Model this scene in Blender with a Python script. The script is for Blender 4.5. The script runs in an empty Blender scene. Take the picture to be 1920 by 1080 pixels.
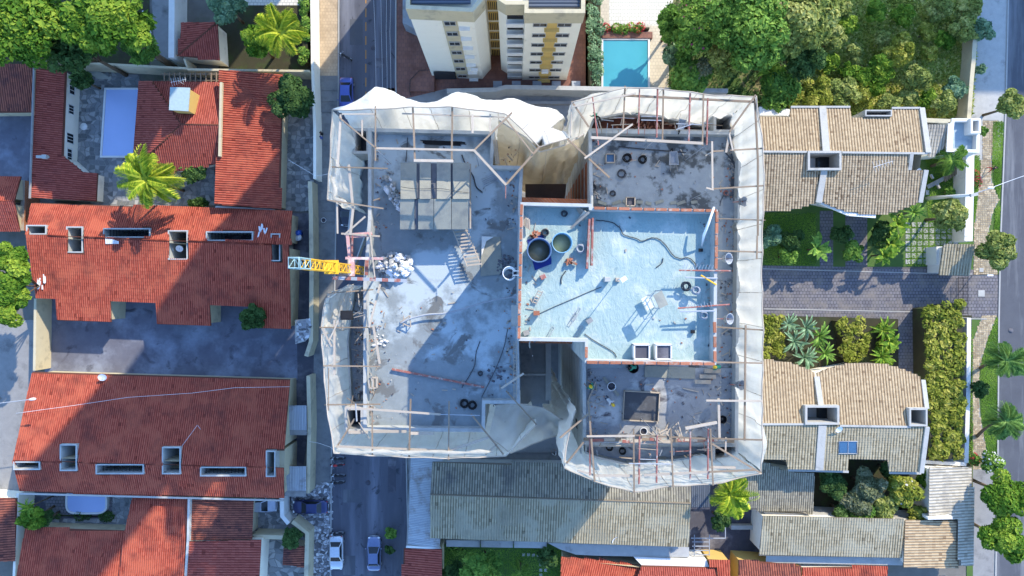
import bpy, bmesh, math, random
import numpy as np
from mathutils import Vector, Matrix, Euler
from mathutils.geometry import tessellate_polygon
random.seed(7); RNG = np.random.default_rng(7)
PI = math.pi; R = math.radians
S = bpy.context.scene; COL = S.collection
# ------------------------------------------------ camera, sky, sun, exposure
CAMH = 85.0; F = 1280.0                      # drone height in metres, focal length in photo pixels
cam = bpy.data.objects.new('camera', bpy.data.cameras.new('camera')); COL.objects.link(cam)
cam.location = (0, 0, CAMH); cam.data.sensor_width = 36; cam.data.lens = 24
cam.data.clip_start = 1; cam.data.clip_end = 4000; S.camera = cam
SUN_EL = 33.5; SUN_AZ = 37.0                 # elevation; azimuth clockwise from +Y
world = bpy.data.worlds.new('World'); S.world = world; world.use_nodes = True
wn = world.node_tree.nodes; wl = world.node_tree.links
bg = wn['Background']; sky = wn.new('ShaderNodeTexSky'); sky.sky_type = 'NISHITA'; sky.sun_disc = False
sky.sun_elevation = R(SUN_EL); sky.sun_rotation = R(SUN_AZ); sky.air_density = 1.0; sky.dust_density = 0.3; sky.ozone_density = 6.5
wl.new(sky.outputs[0], bg.inputs[0]); bg.inputs[1].default_value = 0.15
sl = bpy.data.lights.new('sun', 'SUN'); sl.energy = 2.0; sl.angle = R(0.5); sl.color = (1.0, 0.88, 0.70)
sun = bpy.data.objects.new('sun', sl); COL.objects.link(sun)
SD = Vector((math.sin(R(SUN_AZ))*math.cos(R(SUN_EL)), math.cos(R(SUN_AZ))*math.cos(R(SUN_EL)), math.sin(R(SUN_EL))))
sun.rotation_euler = SD.to_track_quat('Z', 'Y').to_euler(); sun.location = (60, 80, 120)
S.view_settings.view_transform = 'Standard'; S.view_settings.look = 'None'; S.view_settings.gamma = 1.0
S.view_settings.use_curve_mapping = False; S.view_settings.exposure = 1.85
# ------------------------------------------------ helpers: measuring
def at(px, py, z=0.0):
    k = (CAMH - z) / F
    return Vector(((px - 960) * k, (540 - py) * k, z))
def plane(a, b, zr, e, ze):                    # ridge through a,b at height zr, eave point e at height ze
    A = at(*a, zr); B = at(*b, zr); E = at(*e, ze)
    n = (B - A).cross(E - A).normalized()
    return (A, n if n.z > 0 else -n, (B - A).normalized())
def flat(z): return (Vector((0, 0, z)), Vector((0, 0, 1)), Vector((1, 0, 0)))
def hit(px, py, pl):
    d = Vector(((px - 960) / F, (540 - py) / F, -1.0)); c = Vector((0, 0, CAMH))
    return c + d * (pl[1].dot(pl[0] - c) / pl[1].dot(d))
def pz(x, y, pl):
    A, n = pl[0], pl[1]; return A.z - (n.x * (x - A.x) + n.y * (y - A.y)) / n.z
def area2(p): return sum(p[i][0]*p[(i+1) % len(p)][1]-p[(i+1) % len(p)][0]*p[i][1] for i in range(len(p)))
def offset(pts, d):                            # shrink a 2-D outline by d metres
    n = len(pts); s = 1 if area2(pts) > 0 else -1; out = []
    for i in range(n):
        p0 = Vector(pts[i-1][:2]); p = Vector(pts[i][:2]); p1 = Vector(pts[(i+1) % n][:2])
        e0 = (p - p0).normalized(); e1 = (p1 - p).normalized()
        n0 = Vector((-e0.y, e0.x)) * s; n1 = Vector((-e1.y, e1.x)) * s
        m = n0 + n1; L = m.length
        if L < 0.3: m = n0; k = 1
        else: m = m / L; k = 1 / max(0.4, m.dot(n0))
        out.append(p + m * d * k)
    return out
def inpoly(x, y, poly):
    c = np.zeros(x.shape, bool); n = len(poly)
    for i in range(n):
        x0, y0 = poly[i][0], poly[i][1]; x1, y1 = poly[(i+1) % n][0], poly[(i+1) % n][1]
        if y0 == y1: continue
        t = ((y0 > y) != (y1 > y)) & (x < (x1 - x0) * (y - y0) / (y1 - y0) + x0); c ^= t
    return c
# ------------------------------------------------ helpers: objects
def root_off(p):
    v = Vector((0, 0, 0))
    while p is not None: v += p.location; p = p.parent
    return v
def tag(o, label=None, cat=None, group=None, kind=None):
    for k, v in (('label', label), ('category', cat), ('group', group), ('kind', kind)):
        if v: o[k] = v
    return o
def thing(name, label, cat, loc=(0, 0, 0), rz=0, group=None):
    o = bpy.data.objects.new(name, None); o.empty_display_size = 0.3; COL.objects.link(o)
    o.location = loc; o.rotation_euler = (0, 0, rz); return tag(o, label, cat, group)
def fastmesh(name, V, Q, mat, parent=None, tone=None, kind=None, smooth=False, world=True):
    V = np.asarray(V, np.float32); Q = np.asarray(Q, np.int32)
    off = root_off(parent) if world else Vector((0, 0, 0)); V = V - np.array(off[:], np.float32)
    me = bpy.data.meshes.new(name); k = Q.shape[1]
    me.vertices.add(len(V)); me.vertices.foreach_set('co', V.ravel())
    me.loops.add(Q.size); me.loops.foreach_set('vertex_index', Q.ravel())
    me.polygons.add(len(Q)); me.polygons.foreach_set('loop_start', np.arange(0, Q.size, k, dtype=np.int32))
    me.polygons.foreach_set('loop_total', np.full(len(Q), k, np.int32))
    me.polygons.foreach_set('use_smooth', np.full(len(Q), bool(smooth)))
    me.update(calc_edges=True)
    if tone is not None:
        a = me.attributes.new('tone', 'FLOAT', 'FACE'); a.data.foreach_set('value', np.asarray(tone, np.float32))
    me.materials.append(mat)
    o = bpy.data.objects.new(name, me); COL.objects.link(o); o.parent = parent
    if kind: o['kind'] = kind
    return o
class MB:
    def __init__(s): s.v = []; s.f = []; s.m = []; s.cur = 0; s.sm = []
    def add(s, vs, fs, sm=False):
        b = len(s.v); s.v += [tuple(v) for v in vs]
        for f in fs: s.f.append([b+i for i in f]); s.m.append(s.cur); s.sm.append(sm)
        return s
    def box(s, c, d, rz=0, M=None):
        x, y, z = d[0]/2, d[1]/2, d[2]/2; c = Vector(c); q = M or Matrix.Rotation(rz, 3, 'Z')
        vs = [c + q @ Vector((i*x, j*y, k*z)) for k in (-1, 1) for j in (-1, 1) for i in (-1, 1)]
        return s.add(vs, [(0, 2, 3, 1), (4, 5, 7, 6), (0, 1, 5, 4), (2, 6, 7, 3), (0, 4, 6, 2), (1, 3, 7, 5)])
    def prism(s, pts, z0, z1, top=True, bottom=False):   # z1 may be a list
        n = len(pts); P = [Vector((p[0], p[1], 0)) for p in pts]
        if area2(pts) < 0: P.reverse(); z1 = list(reversed(z1)) if isinstance(z1, list) else z1
        zz = z1 if isinstance(z1, list) else [z1]*n
        z00 = z0 if not callable(z0) else None
        vs = [(p.x, p.y, z0) for p in P] + [(p.x, p.y, z) for p, z in zip(P, zz)]
        fs = [(i, (i+1) % n, n+(i+1) % n, n+i) for i in range(n)]
        if top or bottom:
            t = tessellate_polygon([P])
            for a, b, c in t:
                if (P[b]-P[a]).cross(P[c]-P[a]).z < 0: b, c = c, b
                if top: fs.append((n+a, n+b, n+c))
                if bottom: fs.append((a, c, b))
        return s.add(vs, fs)
    def tube(s, p0, p1, r, n=6, r1=None, caps=True):
        p0 = Vector(p0); p1 = Vector(p1); d = p1 - p0
        if d.length < 1e-6: return s
        q = d.to_track_quat('Z', 'Y'); r1 = r if r1 is None else r1
        vs = [p + q @ Vector((math.cos(2*PI*i/n)*rr, math.sin(2*PI*i/n)*rr, 0)) for p, rr in ((p0, r), (p1, r1)) for i in range(n)]
        fs = [(i, (i+1) % n, n+(i+1) % n, n+i) for i in range(n)]
        if caps: fs += [tuple(range(n-1, -1, -1)), tuple(range(n, 2*n))]
        return s.add(vs, fs, sm=n > 6)
    def path(s, pts, r, n=6, closed=False):
        pts = [Vector(p) for p in pts]; N = len(pts); vs = []; rr = r if isinstance(r, list) else [r]*N
        for i, p in enumerate(pts):
            a = pts[i-1] if (i or closed) else pts[0]; b = pts[(i+1) % N] if (i < N-1 or closed) else pts[-1]
            q = (b - a).to_track_quat('Z', 'Y')
            vs += [p + q @ Vector((math.cos(2*PI*k/n)*rr[i], math.sin(2*PI*k/n)*rr[i], 0)) for k in range(n)]
        fs = [(i*n+k, i*n+(k+1) % n, ((i+1) % N)*n+(k+1) % n, ((i+1) % N)*n+k) for i in range(N if closed else N-1) for k in range(n)]
        if not closed: fs += [tuple(range(n-1, -1, -1)), tuple(range((N-1)*n, N*n))]
        return s.add(vs, fs, sm=True)
    def torus(s, c, Rr, r, M=None, n=16, k=6):
        M = M or Matrix.Identity(3); c = Vector(c)
        return s.path([c + M @ Vector((math.cos(2*PI*i/n)*Rr, math.sin(2*PI*i/n)*Rr, 0)) for i in range(n)], r, k, True)
    def cyl(s, c, r, h, n=20, r1=None): c = Vector(c); return s.tube(c, c+Vector((0, 0, h)), r, n, r1)
    def ell(s, c, rad, n=10, m=6, M=None, jit=0, rnd=random):
        c = Vector(c); M = M or Matrix.Identity(3); vs = []
        for j in range(m+1):
            for i in range(n):
                a = PI*j/m; b = 2*PI*i/n; k = 1+rnd.uniform(-jit, jit)
                vs.append(c + M @ Vector((rad[0]*math.sin(a)*math.cos(b)*k, rad[1]*math.sin(a)*math.sin(b)*k, rad[2]*math.cos(a)*k)))
        return s.add(vs, [(j*n+i, (j+1)*n+i, (j+1)*n+(i+1) % n, j*n+(i+1) % n) for j in range(m) for i in range(n)], sm=jit == 0)
    def grid(s, P, sm=True):                        # P: rows of points
        n = len(P[0]); vs = [p for row in P for p in row]
        return s.add(vs, [(j*n+i, j*n+i+1, (j+1)*n+i+1, (j+1)*n+i) for j in range(len(P)-1) for i in range(n-1)], sm)
    def build(s, name, mat, parent=None, kind=None, world=True, bevel=0):
        off = root_off(parent) if world else Vector((0, 0, 0))
        me = bpy.data.meshes.new(name); me.from_pydata([(v[0]-off.x, v[1]-off.y, v[2]-off.z) for v in s.v], [], s.f)
        for m in (mat if isinstance(mat, (list, tuple)) else [mat]): me.materials.append(m)
        me.polygons.foreach_set('material_index', s.m); me.polygons.foreach_set('use_smooth', s.sm); me.update()
        o = bpy.data.objects.new(name, me); COL.objects.link(o); o.parent = parent
        if bevel: b = o.modifiers.new('bevel', 'BEVEL'); b.width = bevel; b.segments = 1; b.limit_method = 'ANGLE'
        if kind: o['kind'] = kind
        return o
    def solo(s, name, mat, label, cat, group=None, kind=None, bevel=0):   # one-mesh thing, origin at its foot
        c = Vector((sum(v[0] for v in s.v), sum(v[1] for v in s.v), 0))/len(s.v); c.z = min(v[2] for v in s.v)
        s.v = [(v[0]-c.x, v[1]-c.y, v[2]-c.z) for v in s.v]
        o = s.build(name, mat, None, kind, True, bevel); o.location = c; return tag(o, label, cat, group)
def struct(name, mb, mat, parent=None): return mb.build(name, mat, parent, 'structure' if parent is None else None)
def copy_tree(o, parent=None, first=True):
    c = o.copy(); COL.objects.link(c); c.parent = parent
    for ch in [x for x in o.children]: copy_tree(ch, c, False)
    return c
# ------------------------------------------------ helpers: materials
def _new(name, rough=0.8, spec=0.3):
    m = bpy.data.materials.new(name); m.use_nodes = True; nt = m.node_tree; b = nt.nodes['Principled BSDF']
    b.inputs['Roughness'].default_value = rough; b.inputs['Specular IOR Level'].default_value = spec
    return m, nt, b
def _mix(nt, fac, c1, c2):
    n = nt.nodes.new('ShaderNodeMix'); n.data_type = 'RGBA'
    for i, v in ((0, fac), (6, c1), (7, c2)):
        if hasattr(v, 'links'): nt.links.new(v, n.inputs[i])
        else: n.inputs[i].default_value = (*v, 1) if i else v
    return n.outputs[2]
def _noise(nt, scale, detail=4, rough=0.6, lo=0.4, hi=0.6, coord=None, stretch=None, distort=0):
    n = nt.nodes.new('ShaderNodeTexNoise'); n.inputs['Scale'].default_value = scale; n.inputs['Detail'].default_value = detail
    n.inputs['Roughness'].default_value = rough; n.inputs['Distortion'].default_value = distort
    g = nt.nodes.new('ShaderNodeNewGeometry').outputs['Position'] if coord is None else coord
    if stretch:
        mp = nt.nodes.new('ShaderNodeMapping'); mp.inputs['Scale'].default_value = stretch; nt.links.new(g, mp.inputs[0]); g = mp.outputs[0]
    nt.links.new(g, n.inputs['Vector'])
    r = nt.nodes.new('ShaderNodeMapRange'); nt.links.new(n.outputs[0], r.inputs[0]); r.inputs[1].default_value = lo; r.inputs[2].default_value = hi
    return r.outputs[0]
def _bump(nt, b, h, strength, dist=0.02):
    bp = nt.nodes.new('ShaderNodeBump'); bp.inputs['Strength'].default_value = strength; bp.inputs['Distance'].default_value = dist
    nt.links.new(h, bp.inputs['Height']); nt.links.new(bp.outputs[0], b.inputs['Normal'])
def mat(name, base,  var=None, scale=1.5, dirt=None, dscale=0.35, damt=(0.5, 0.72), rough=0.85, spec=0.15, bump=0.3, metal=0, dirt2=None, d2=(0.6, 0.7), d2scale=1.2, objvar=0, fine=0.25, stretch=None, dstretch=None):
    m, nt, b = _new(name, rough, spec); b.inputs['Metallic'].default_value = metal
    var = var or tuple(c*0.78 for c in base)
    c = _mix(nt, _noise(nt, scale, 6, 0.65, 0.3, 0.7, stretch=stretch), base, var)
    if fine: c = _mix(nt, _noise(nt, 22, 2, 0.7, 0.35, 0.75), c, tuple(x*(1-fine) for x in base))
    if dirt: c = _mix(nt, _noise(nt, dscale, 6, 0.62, damt[0], damt[1], stretch=dstretch), c, dirt)
    if dirt2: c = _mix(nt, _noise(nt, d2scale, 7, 0.6, d2[0], d2[1], distort=0.6), c, dirt2)
    if objvar:
        oi = nt.nodes.new('ShaderNodeObjectInfo'); mr = nt.nodes.new('ShaderNodeMapRange'); nt.links.new(oi.outputs['Random'], mr.inputs[0])
        mr.inputs[3].default_value = 0.0; mr.inputs[4].default_value = objvar; c = _mix(nt, mr.outputs[0], c, tuple(x*0.35 for x in base))
    nt.links.new(c, b.inputs['Base Color'])
    if bump: _bump(nt, b, _noise(nt, 9, 6, 0.7, 0.2, 0.8), bump)
    return m
def tone_mat(name, c0, c1, c2, dirt=None, dscale=0.25, damt=(0.5, 0.7), rough=0.8, transl=0, bump=0.2, patch=None):
    m, nt, b = _new(name, rough, 0.08)                  # colour per piece from the mesh's own 'tone'
    a = nt.nodes.new('ShaderNodeAttribute'); a.attribute_name = 'tone'
    r = nt.nodes.new('ShaderNodeValToRGB'); e = r.color_ramp.elements; e[0].color = (*c0, 1); e[1].color = (*c2, 1); e[0].position = 0.05; e[1].position = 0.95
    x = e.new(0.5); x.color = (*c1, 1); nt.links.new(a.outputs['Fac'], r.inputs[0]); c = r.outputs[0]
    if patch: c = _mix(nt, _noise(nt, 0.5, 3, 0.5, 0.5, 0.62), c, patch)
    if dirt: c = _mix(nt, _noise(nt, dscale, 7, 0.65, damt[0], damt[1]), c, dirt)
    nt.links.new(c, b.inputs['Base Color'])
    if bump: _bump(nt, b, _noise(nt, 14, 4, 0.7, 0.2, 0.8), bump)
    if transl:
        t = nt.nodes.new('ShaderNodeBsdfTranslucent'); nt.links.new(c, t.inputs[0]); mx = nt.nodes.new('ShaderNodeMixShader'); mx.inputs[0].default_value = transl
        nt.links.new(b.outputs[0], mx.inputs[1]); nt.links.new(t.outputs[0], mx.inputs[2]); nt.links.new(mx.outputs[0], nt.nodes['Material Output'].inputs[0])
    return m
def fabric(name, c1, c2, transl=0.45, open_=0.04, weave=True):
    m, nt, b = _new(name, 0.9, 0.1)
    c = _mix(nt, _noise(nt, 0.5, 5, 0.6, 0.35, 0.7), c1, c2); c = _mix(nt, _noise(nt, 2.2, 6, 0.7, 0.62, 0.8), c, tuple(x*0.6 for x in c2))
    nt.links.new(c, b.inputs['Base Color']); _bump(nt, b, _noise(nt, 1.6, 7, 0.72, 0.25, 0.75, stretch=(1, 1, .45), distort=1.2), 0.9, 0.14)
    t = nt.nodes.new('ShaderNodeBsdfTranslucent'); nt.links.new(c, t.inputs[0]); mx = nt.nodes.new('ShaderNodeMixShader'); mx.inputs[0].default_value = transl
    nt.links.new(b.outputs[0], mx.inputs[1]); nt.links.new(t.outputs[0], mx.inputs[2])
    tr = nt.nodes.new('ShaderNodeBsdfTransparent'); m2 = nt.nodes.new('ShaderNodeMixShader'); m2.inputs[0].default_value = open_
    nt.links.new(mx.outputs[0], m2.inputs[1]); nt.links.new(tr.outputs[0], m2.inputs[2]); nt.links.new(m2.outputs[0], nt.nodes['Material Output'].inputs[0])
    return m
def brickmat(name, c1, c2, mortar, w, h, scale=1.0, ms=0.02, vert=False, bump=0.5, dirt=None):
    m, nt, b = _new(name, 0.85, 0.2); t = nt.nodes.new('ShaderNodeTexBrick'); g = nt.nodes.new('ShaderNodeNewGeometry').outputs['Position']
    if vert:                                            # courses run along world Z
        sp = nt.nodes.new('ShaderNodeSeparateXYZ'); nt.links.new(g, sp.inputs[0]); ad = nt.nodes.new('ShaderNodeMath'); nt.links.new(sp.outputs[0], ad.inputs[0]); nt.links.new(sp.outputs[1], ad.inputs[1])
        cb = nt.nodes.new('ShaderNodeCombineXYZ'); nt.links.new(ad.outputs[0], cb.inputs[0]); nt.links.new(sp.outputs[2], cb.inputs[1]); g = cb.outputs[0]
    nt.links.new(g, t.inputs['Vector']); t.inputs['Scale'].default_value = scale; t.inputs['Brick Width'].default_value = w; t.inputs['Row Height'].default_value = h
    t.inputs['Mortar Size'].default_value = ms; t.inputs['Color1'].default_value = (*c1, 1); t.inputs['Color2'].default_value = (*c2, 1); t.inputs['Mortar'].default_value = (*mortar, 1)
    c = _mix(nt, _noise(nt, 0.7, 6, 0.6, 0.45, 0.75), t.outputs[0], dirt or tuple(x*0.6 for x in c1))
    nt.links.new(c, b.inputs['Base Color']); _bump(nt, b, t.outputs['Fac'], -bump, 0.02); return m
def plain(name, c, rough=0.5, metal=0, spec=0.5, coat=0):
    m, nt, b = _new(name, rough, spec); b.inputs['Metallic'].default_value = metal; b.inputs['Coat Weight'].default_value = coat
    nt.links.new(_mix(nt, _noise(nt, 4, 4, 0.6, 0.3, 0.8), c, tuple(x*0.8 for x in c)), b.inputs['Base Color']); return m
M = {}
M['ground'] = mat('ground_earth', (.20, .19, .17), (.12, .12, .11), .8, dirt=(.07, .09, .04), dscale=.15)
M['asphalt'] = mat('asphalt_worn', (.12, .125, .15), (.075, .08, .10), .5, dirt=(.20, .21, .25), dscale=.5, damt=(.5, .75), rough=.75, stretch=(1.6, .35, 1), dstretch=(1, .09, 1), dirt2=(.05, .053, .065), d2=(.6, .68), d2scale=.7)
M['asphalt2'] = mat('asphalt_side_road', (.11, .118, .135), (.075, .08, .095), .4, dirt=(.24, .25, .26), dscale=.4, damt=(.5, .72), dstretch=(1, .09, 1))
M['conc'] = mat('concrete_grey', (.30, .30, .29), (.22, .22, .22), 1.2, dirt=(.12, .12, .12), dscale=.5, damt=(.55, .75))
M['conc_l'] = mat('concrete_pale', (.47, .47, .44), (.36, .36, .34), 1.4, dirt=(.2, .2, .19), dscale=.6, damt=(.58, .78))
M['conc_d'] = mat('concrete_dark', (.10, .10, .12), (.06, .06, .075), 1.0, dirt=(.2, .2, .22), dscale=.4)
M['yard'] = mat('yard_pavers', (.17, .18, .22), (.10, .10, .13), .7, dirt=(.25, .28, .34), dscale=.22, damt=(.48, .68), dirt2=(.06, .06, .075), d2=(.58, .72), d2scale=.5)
M['slabdeck'] = mat('roof_slab_wet', (.29, .33, .34), (.19, .225, .24), 1.1, dirt=(.40, .47, .50), dscale=.16, damt=(.48, .55), dirt2=(.15, .16, .16), d2=(.57, .62), d2scale=.45, bump=.5)
M['slabdeck2'] = mat('roof_slab_patched', (.36, .40, .42), (.25, .28, .30), 1.1, dirt=(.085, .095, .1), dscale=.25, damt=(.5, .55), dirt2=(.46, .48, .46), d2=(.62, .72), d2scale=.6, bump=.5)
M['slabdeck3'] = mat('roof_slab_cement', (.33, .35, .37), (.22, .24, .27), .8, dirt=(.46, .49, .50), dscale=.25, damt=(.52, .62), dirt2=(.10, .10, .115), d2=(.58, .66), d2scale=.5, bump=.5)
M['plaster'] = mat('plaster_render', (.50, .52, .50), (.38, .40, .40), 2, dirt=(.28, .3, .3), dscale=.8)
M['white'] = mat('white_paint', (.74, .74, .70), (.62, .62, .6), 1.5, dirt=(.42, .42, .39), dscale=.7, damt=(.6, .8), fine=.1)
M['cream'] = mat('cream_paint', (.86, .82, .70), (.80, .76, .64), 1.2, dirt=(.45, .42, .34), dscale=.5, damt=(.6, .85), fine=.08)
M['yellow'] = mat('yellow_paint', (.62, .43, .14), (.55, .38, .13), 1.5, dirt=(.3, .22, .1), dscale=.8, damt=(.6, .85), fine=.1)
M['beige'] = mat('beige_wall_paint', (.56, .50, .34), (.47, .42, .3), 1.2, dirt=(.27, .25, .2), dscale=.6, damt=(.55, .78), fine=.12)
M['brick'] = brickmat('red_hollow_brick', (.42, .15, .07), (.34, .11, .05), (.35, .3, .25), .3, .2, vert=True, ms=.012)
M['brickp'] = mat('brick_clay', (.47, .19, .11), (.38, .15, .09), 5, dirt=(.45, .38, .32), dscale=2.5, damt=(.52, .7), objvar=.5)
M['pavred'] = brickmat('red_paving', (.25, .12, .09), (.2, .1, .08), (.12, .08, .07), .5, .5, ms=.02)
M['pavdrive'] = brickmat('grey_block_paving', (.18, .175, .19), (.135, .13, .145), (.05, .05, .055), .4, .4, ms=.03, dirt=(.2, .18, .16))
M['tilepatio'] = brickmat('beige_tiles', (.58, .52, .4), (.54, .48, .37), (.36, .32, .26), .42, .42, ms=.02, dirt=(.45, .4, .31))
M['tilewhite'] = brickmat('white_patio_tiles', (.66, .64, .56), (.62, .6, .53), (.3, .3, .28), .45, .45, ms=.025, dirt=(.5, .48, .42))
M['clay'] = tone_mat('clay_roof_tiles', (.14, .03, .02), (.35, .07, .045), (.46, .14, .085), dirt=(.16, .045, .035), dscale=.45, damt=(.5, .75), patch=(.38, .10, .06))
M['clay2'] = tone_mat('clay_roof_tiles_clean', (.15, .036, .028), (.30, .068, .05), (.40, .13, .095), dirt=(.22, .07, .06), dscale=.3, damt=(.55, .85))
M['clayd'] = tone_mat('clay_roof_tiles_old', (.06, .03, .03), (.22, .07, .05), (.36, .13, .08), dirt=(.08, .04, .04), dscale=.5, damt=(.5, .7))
M['claybase'] = mat('clay_dark_bed', (.16, .06, .04))
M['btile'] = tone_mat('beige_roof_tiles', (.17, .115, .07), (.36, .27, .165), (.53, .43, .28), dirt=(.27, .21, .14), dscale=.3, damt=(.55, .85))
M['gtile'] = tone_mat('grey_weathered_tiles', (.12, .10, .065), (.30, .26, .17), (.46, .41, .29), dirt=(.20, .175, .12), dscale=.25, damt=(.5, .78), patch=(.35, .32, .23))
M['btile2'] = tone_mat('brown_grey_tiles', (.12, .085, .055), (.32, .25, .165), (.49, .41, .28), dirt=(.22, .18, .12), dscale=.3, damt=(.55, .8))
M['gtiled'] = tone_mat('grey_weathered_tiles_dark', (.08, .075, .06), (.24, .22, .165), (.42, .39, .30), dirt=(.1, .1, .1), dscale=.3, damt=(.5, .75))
M['btilebase'] = mat('tile_bed', (.2, .17, .13))
M['wtile'] = tone_mat('pale_roof_tiles', (.20, .18, .14), (.40, .37, .30), (.56, .52, .44), dirt=(.26, .24, .2), dscale=.4)
M['metal'] = tone_mat('corrugated_metal', (.26, .29, .32), (.34, .37, .40), (.42, .45, .48), dirt=(.2, .18, .16), dscale=.6, rough=.45)
M['metald'] = tone_mat('corrugated_metal_dark', (.06, .075, .10), (.09, .11, .14), (.13, .15, .18), rough=.5)
M['fibre'] = tone_mat('fibre_cement_sheet', (.25, .27, .27), (.32, .34, .34), (.4, .42, .41), dirt=(.15, .16, .16), dscale=.5)
M['cyan'] = mat('roof_membrane_cyan', (.36, .47, .45), (.29, .41, .41), 1.6, dirt=(.48, .54, .51), dscale=.6, damt=(.5, .7), dirt2=(.22, .32, .33), d2=(.6, .72), d2scale=2.2, rough=.7, bump=0)
_nt = M['cyan'].node_tree; _bump(_nt, _nt.nodes['Principled BSDF'], _noise(_nt, 1.3, 5, .62, .3, .7, distort=2.0, stretch=(1.6, .8, 1)), .4, .1)
M['net'] = fabric('white_safety_net', (.82, .79, .71), (.70, .67, .59), .5, .15)
M['netw'] = fabric('bright_safety_net', (.90, .88, .82), (.80, .78, .71), .4, .05)
M['netb'] = fabric('tan_safety_net', (.62, .53, .38), (.50, .42, .29), .5, .05)
M['wood'] = mat('scaffold_wood', (.36, .28, .20), (.27, .2, .14), 3, objvar=.6, bump=.3, fine=.3)
M['woodp'] = mat('pale_timber', (.56, .49, .40), (.45, .38, .3), 3, objvar=.4)
M['steelred'] = mat('red_primed_steel', (.40, .16, .13), (.3, .12, .1), 4, objvar=.3, dirt=(.4, .36, .33), dscale=2.5, damt=(.5, .65))
M['steelpink'] = mat('pink_painted_steel', (.60, .36, .34), (.5, .28, .26), 4, dirt=(.6, .56, .52), dscale=2, damt=(.5, .65))
M['steelgrey'] = mat('grey_steel', (.42, .46, .5), (.32, .35, .4), 4, rough=.5, objvar=.3)
M['craney'] = plain('yellow_crane_paint', (.85, .46, .02), .5)
M['cranec'] = plain('pale_blue_crane_paint', (.28, .44, .47), .5)
M['black'] = plain('black_rubber', (.02, .02, .022), .7, spec=.2)
M['hose'] = plain('dark_hose', (.045, .05, .06), .6)
M['whiteplastic'] = plain('white_plastic', (.78, .8, .82), .35)
M['blueplastic'] = plain('blue_plastic', (.03, .12, .55), .35)
M['tarpblue'] = mat('dark_blue_tarp', (.03, .05, .25), (.02, .03, .15), 2, rough=.5, bump=.6)
M['poolwater'] = mat('turquoise_pool', (.07, .34, .42), (.06, .31, .39), .4, rough=.12, spec=.5, bump=.05, fine=0)
M['poolwater2'] = mat('still_pool', (.42, .52, .78), (.39, .49, .74), .4, rough=.25, spec=.5, bump=.05, fine=0)
M['tankwater'] = mat('murky_water', (.16, .15, .10), (.22, .19, .10), .9, rough=.1, spec=.5, bump=.05, fine=0)
M['glass'] = plain('dark_glass', (.02, .025, .03), .12, spec=.35)
M['glassb'] = plain('blue_glass_panel', (.05, .13, .24), .15, spec=.8)
M['dark'] = plain('dark_opening', (.02, .02, .025), .8)
M['panel'] = mat('plywood_panel_grey', (.36, .36, .30), (.27, .28, .25), 1.4, dirt=(.2, .21, .2), dscale=.8, objvar=.3, bump=.4)
M['lawn'] = mat('lawn_ground', (.09, .17, .04), (.06, .11, .03), 1.2, dirt=(.12, .16, .05), dscale=.3)
M['soil'] = mat('garden_soil', (.06, .055, .035), (.035, .04, .02), 1.2, dirt=(.05, .08, .025), dscale=.5)
M['lot'] = mat('vacant_lot_earth', (.34, .27, .16), (.2, .2, .09), .35, dirt=(.07, .12, .03), dscale=.2, damt=(.42, .6), dirt2=(.33, .26, .17), d2=(.62, .75), d2scale=.4)
M['stone'] = tone_mat('stone_slabs', (.14, .15, .15), (.24, .25, .25), (.38, .38, .36))
M['rubblem'] = tone_mat('pale_rubble', (.12, .12, .13), (.33, .34, .36), (.66, .67, .68))
M['cobble'] = tone_mat('tan_cobbles', (.27, .21, .13), (.40, .32, .20), (.52, .43, .29), dirt=(.30, .26, .18), dscale=.3)
M['sidewalk'] = mat('sidewalk_concrete', (.26, .27, .27), (.19, .2, .2), 1.2, dirt=(.12, .13, .14), dscale=.6, objvar=.25)
M['tanwalk'] = brickmat('tan_sidewalk_tiles', (.46, .36, .25), (.42, .33, .23), (.3, .24, .17), .4, .4, ms=.02)
M['kerb'] = mat('kerb_stone', (.42, .42, .4))
M['paintw'] = mat('road_white_paint', (.5, .5, .5), fine=.3); M['painto'] = mat('road_orange_paint', (.5, .25, .06))
M['skin'] = plain('skin', (.30, .17, .11), .6); M['hair'] = plain('dark_hair', (.02, .015, .012), .7)
M['shirtg'] = plain('green_cloth', (.03, .30, .19), .85); M['pants'] = plain('grey_blue_trousers', (.08, .10, .15), .85)
M['helmety'] = plain('yellow_helmet', (.85, .55, .02), .3); M['helmetw'] = plain('white_helmet', (.8, .8, .78), .3)
M['shirtr'] = plain('red_cloth', (.5, .04, .04), .8); M['shirtk'] = plain('black_cloth', (.02, .02, .025), .8); M['shirtw'] = plain('white_cloth', (.7, .7, .7), .8); M['shirtb'] = plain('blue_cloth', (.05, .1, .35), .8)
M['bark'] = mat('bark', (.16, .12, .08), (.1, .075, .05), 4, bump=.8)
def leafmat(n, c0, c1, c2): return tone_mat(n, c0, c1, c2, transl=.28, bump=0, rough=.6)
M['leaf_bright'] = leafmat('bright_leaves', (.025, .085, .010), (.115, .235, .025), (.34, .44, .055))
M['leaf_mid'] = leafmat('green_leaves', (0.036, 0.103, 0.022), (0.128, 0.261, 0.046), (0.304, 0.455, 0.084))
M['leaf_dark'] = leafmat('dark_leaves', (.02, .05, .018), (.06, .125, .035), (.13, .22, .07))
M['leaf_olive'] = leafmat('olive_leaves', (.08, .12, .03), (.25, .31, .075), (.50, .50, .17))
M['leaf_yellow'] = leafmat('yellow_green_leaves', (.07, .11, .015), (.25, .29, .04), (.50, .47, .11))
M['leaf_blue'] = leafmat('blue_green_leaves', (0.051, 0.114, 0.062), (0.152, 0.273, 0.148), (0.355, 0.501, 0.294))
M['leaf_grey'] = leafmat('grey_green_foliage', (.06, .08, .04), (.17, .20, .10), (.36, .37, .24))
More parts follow.
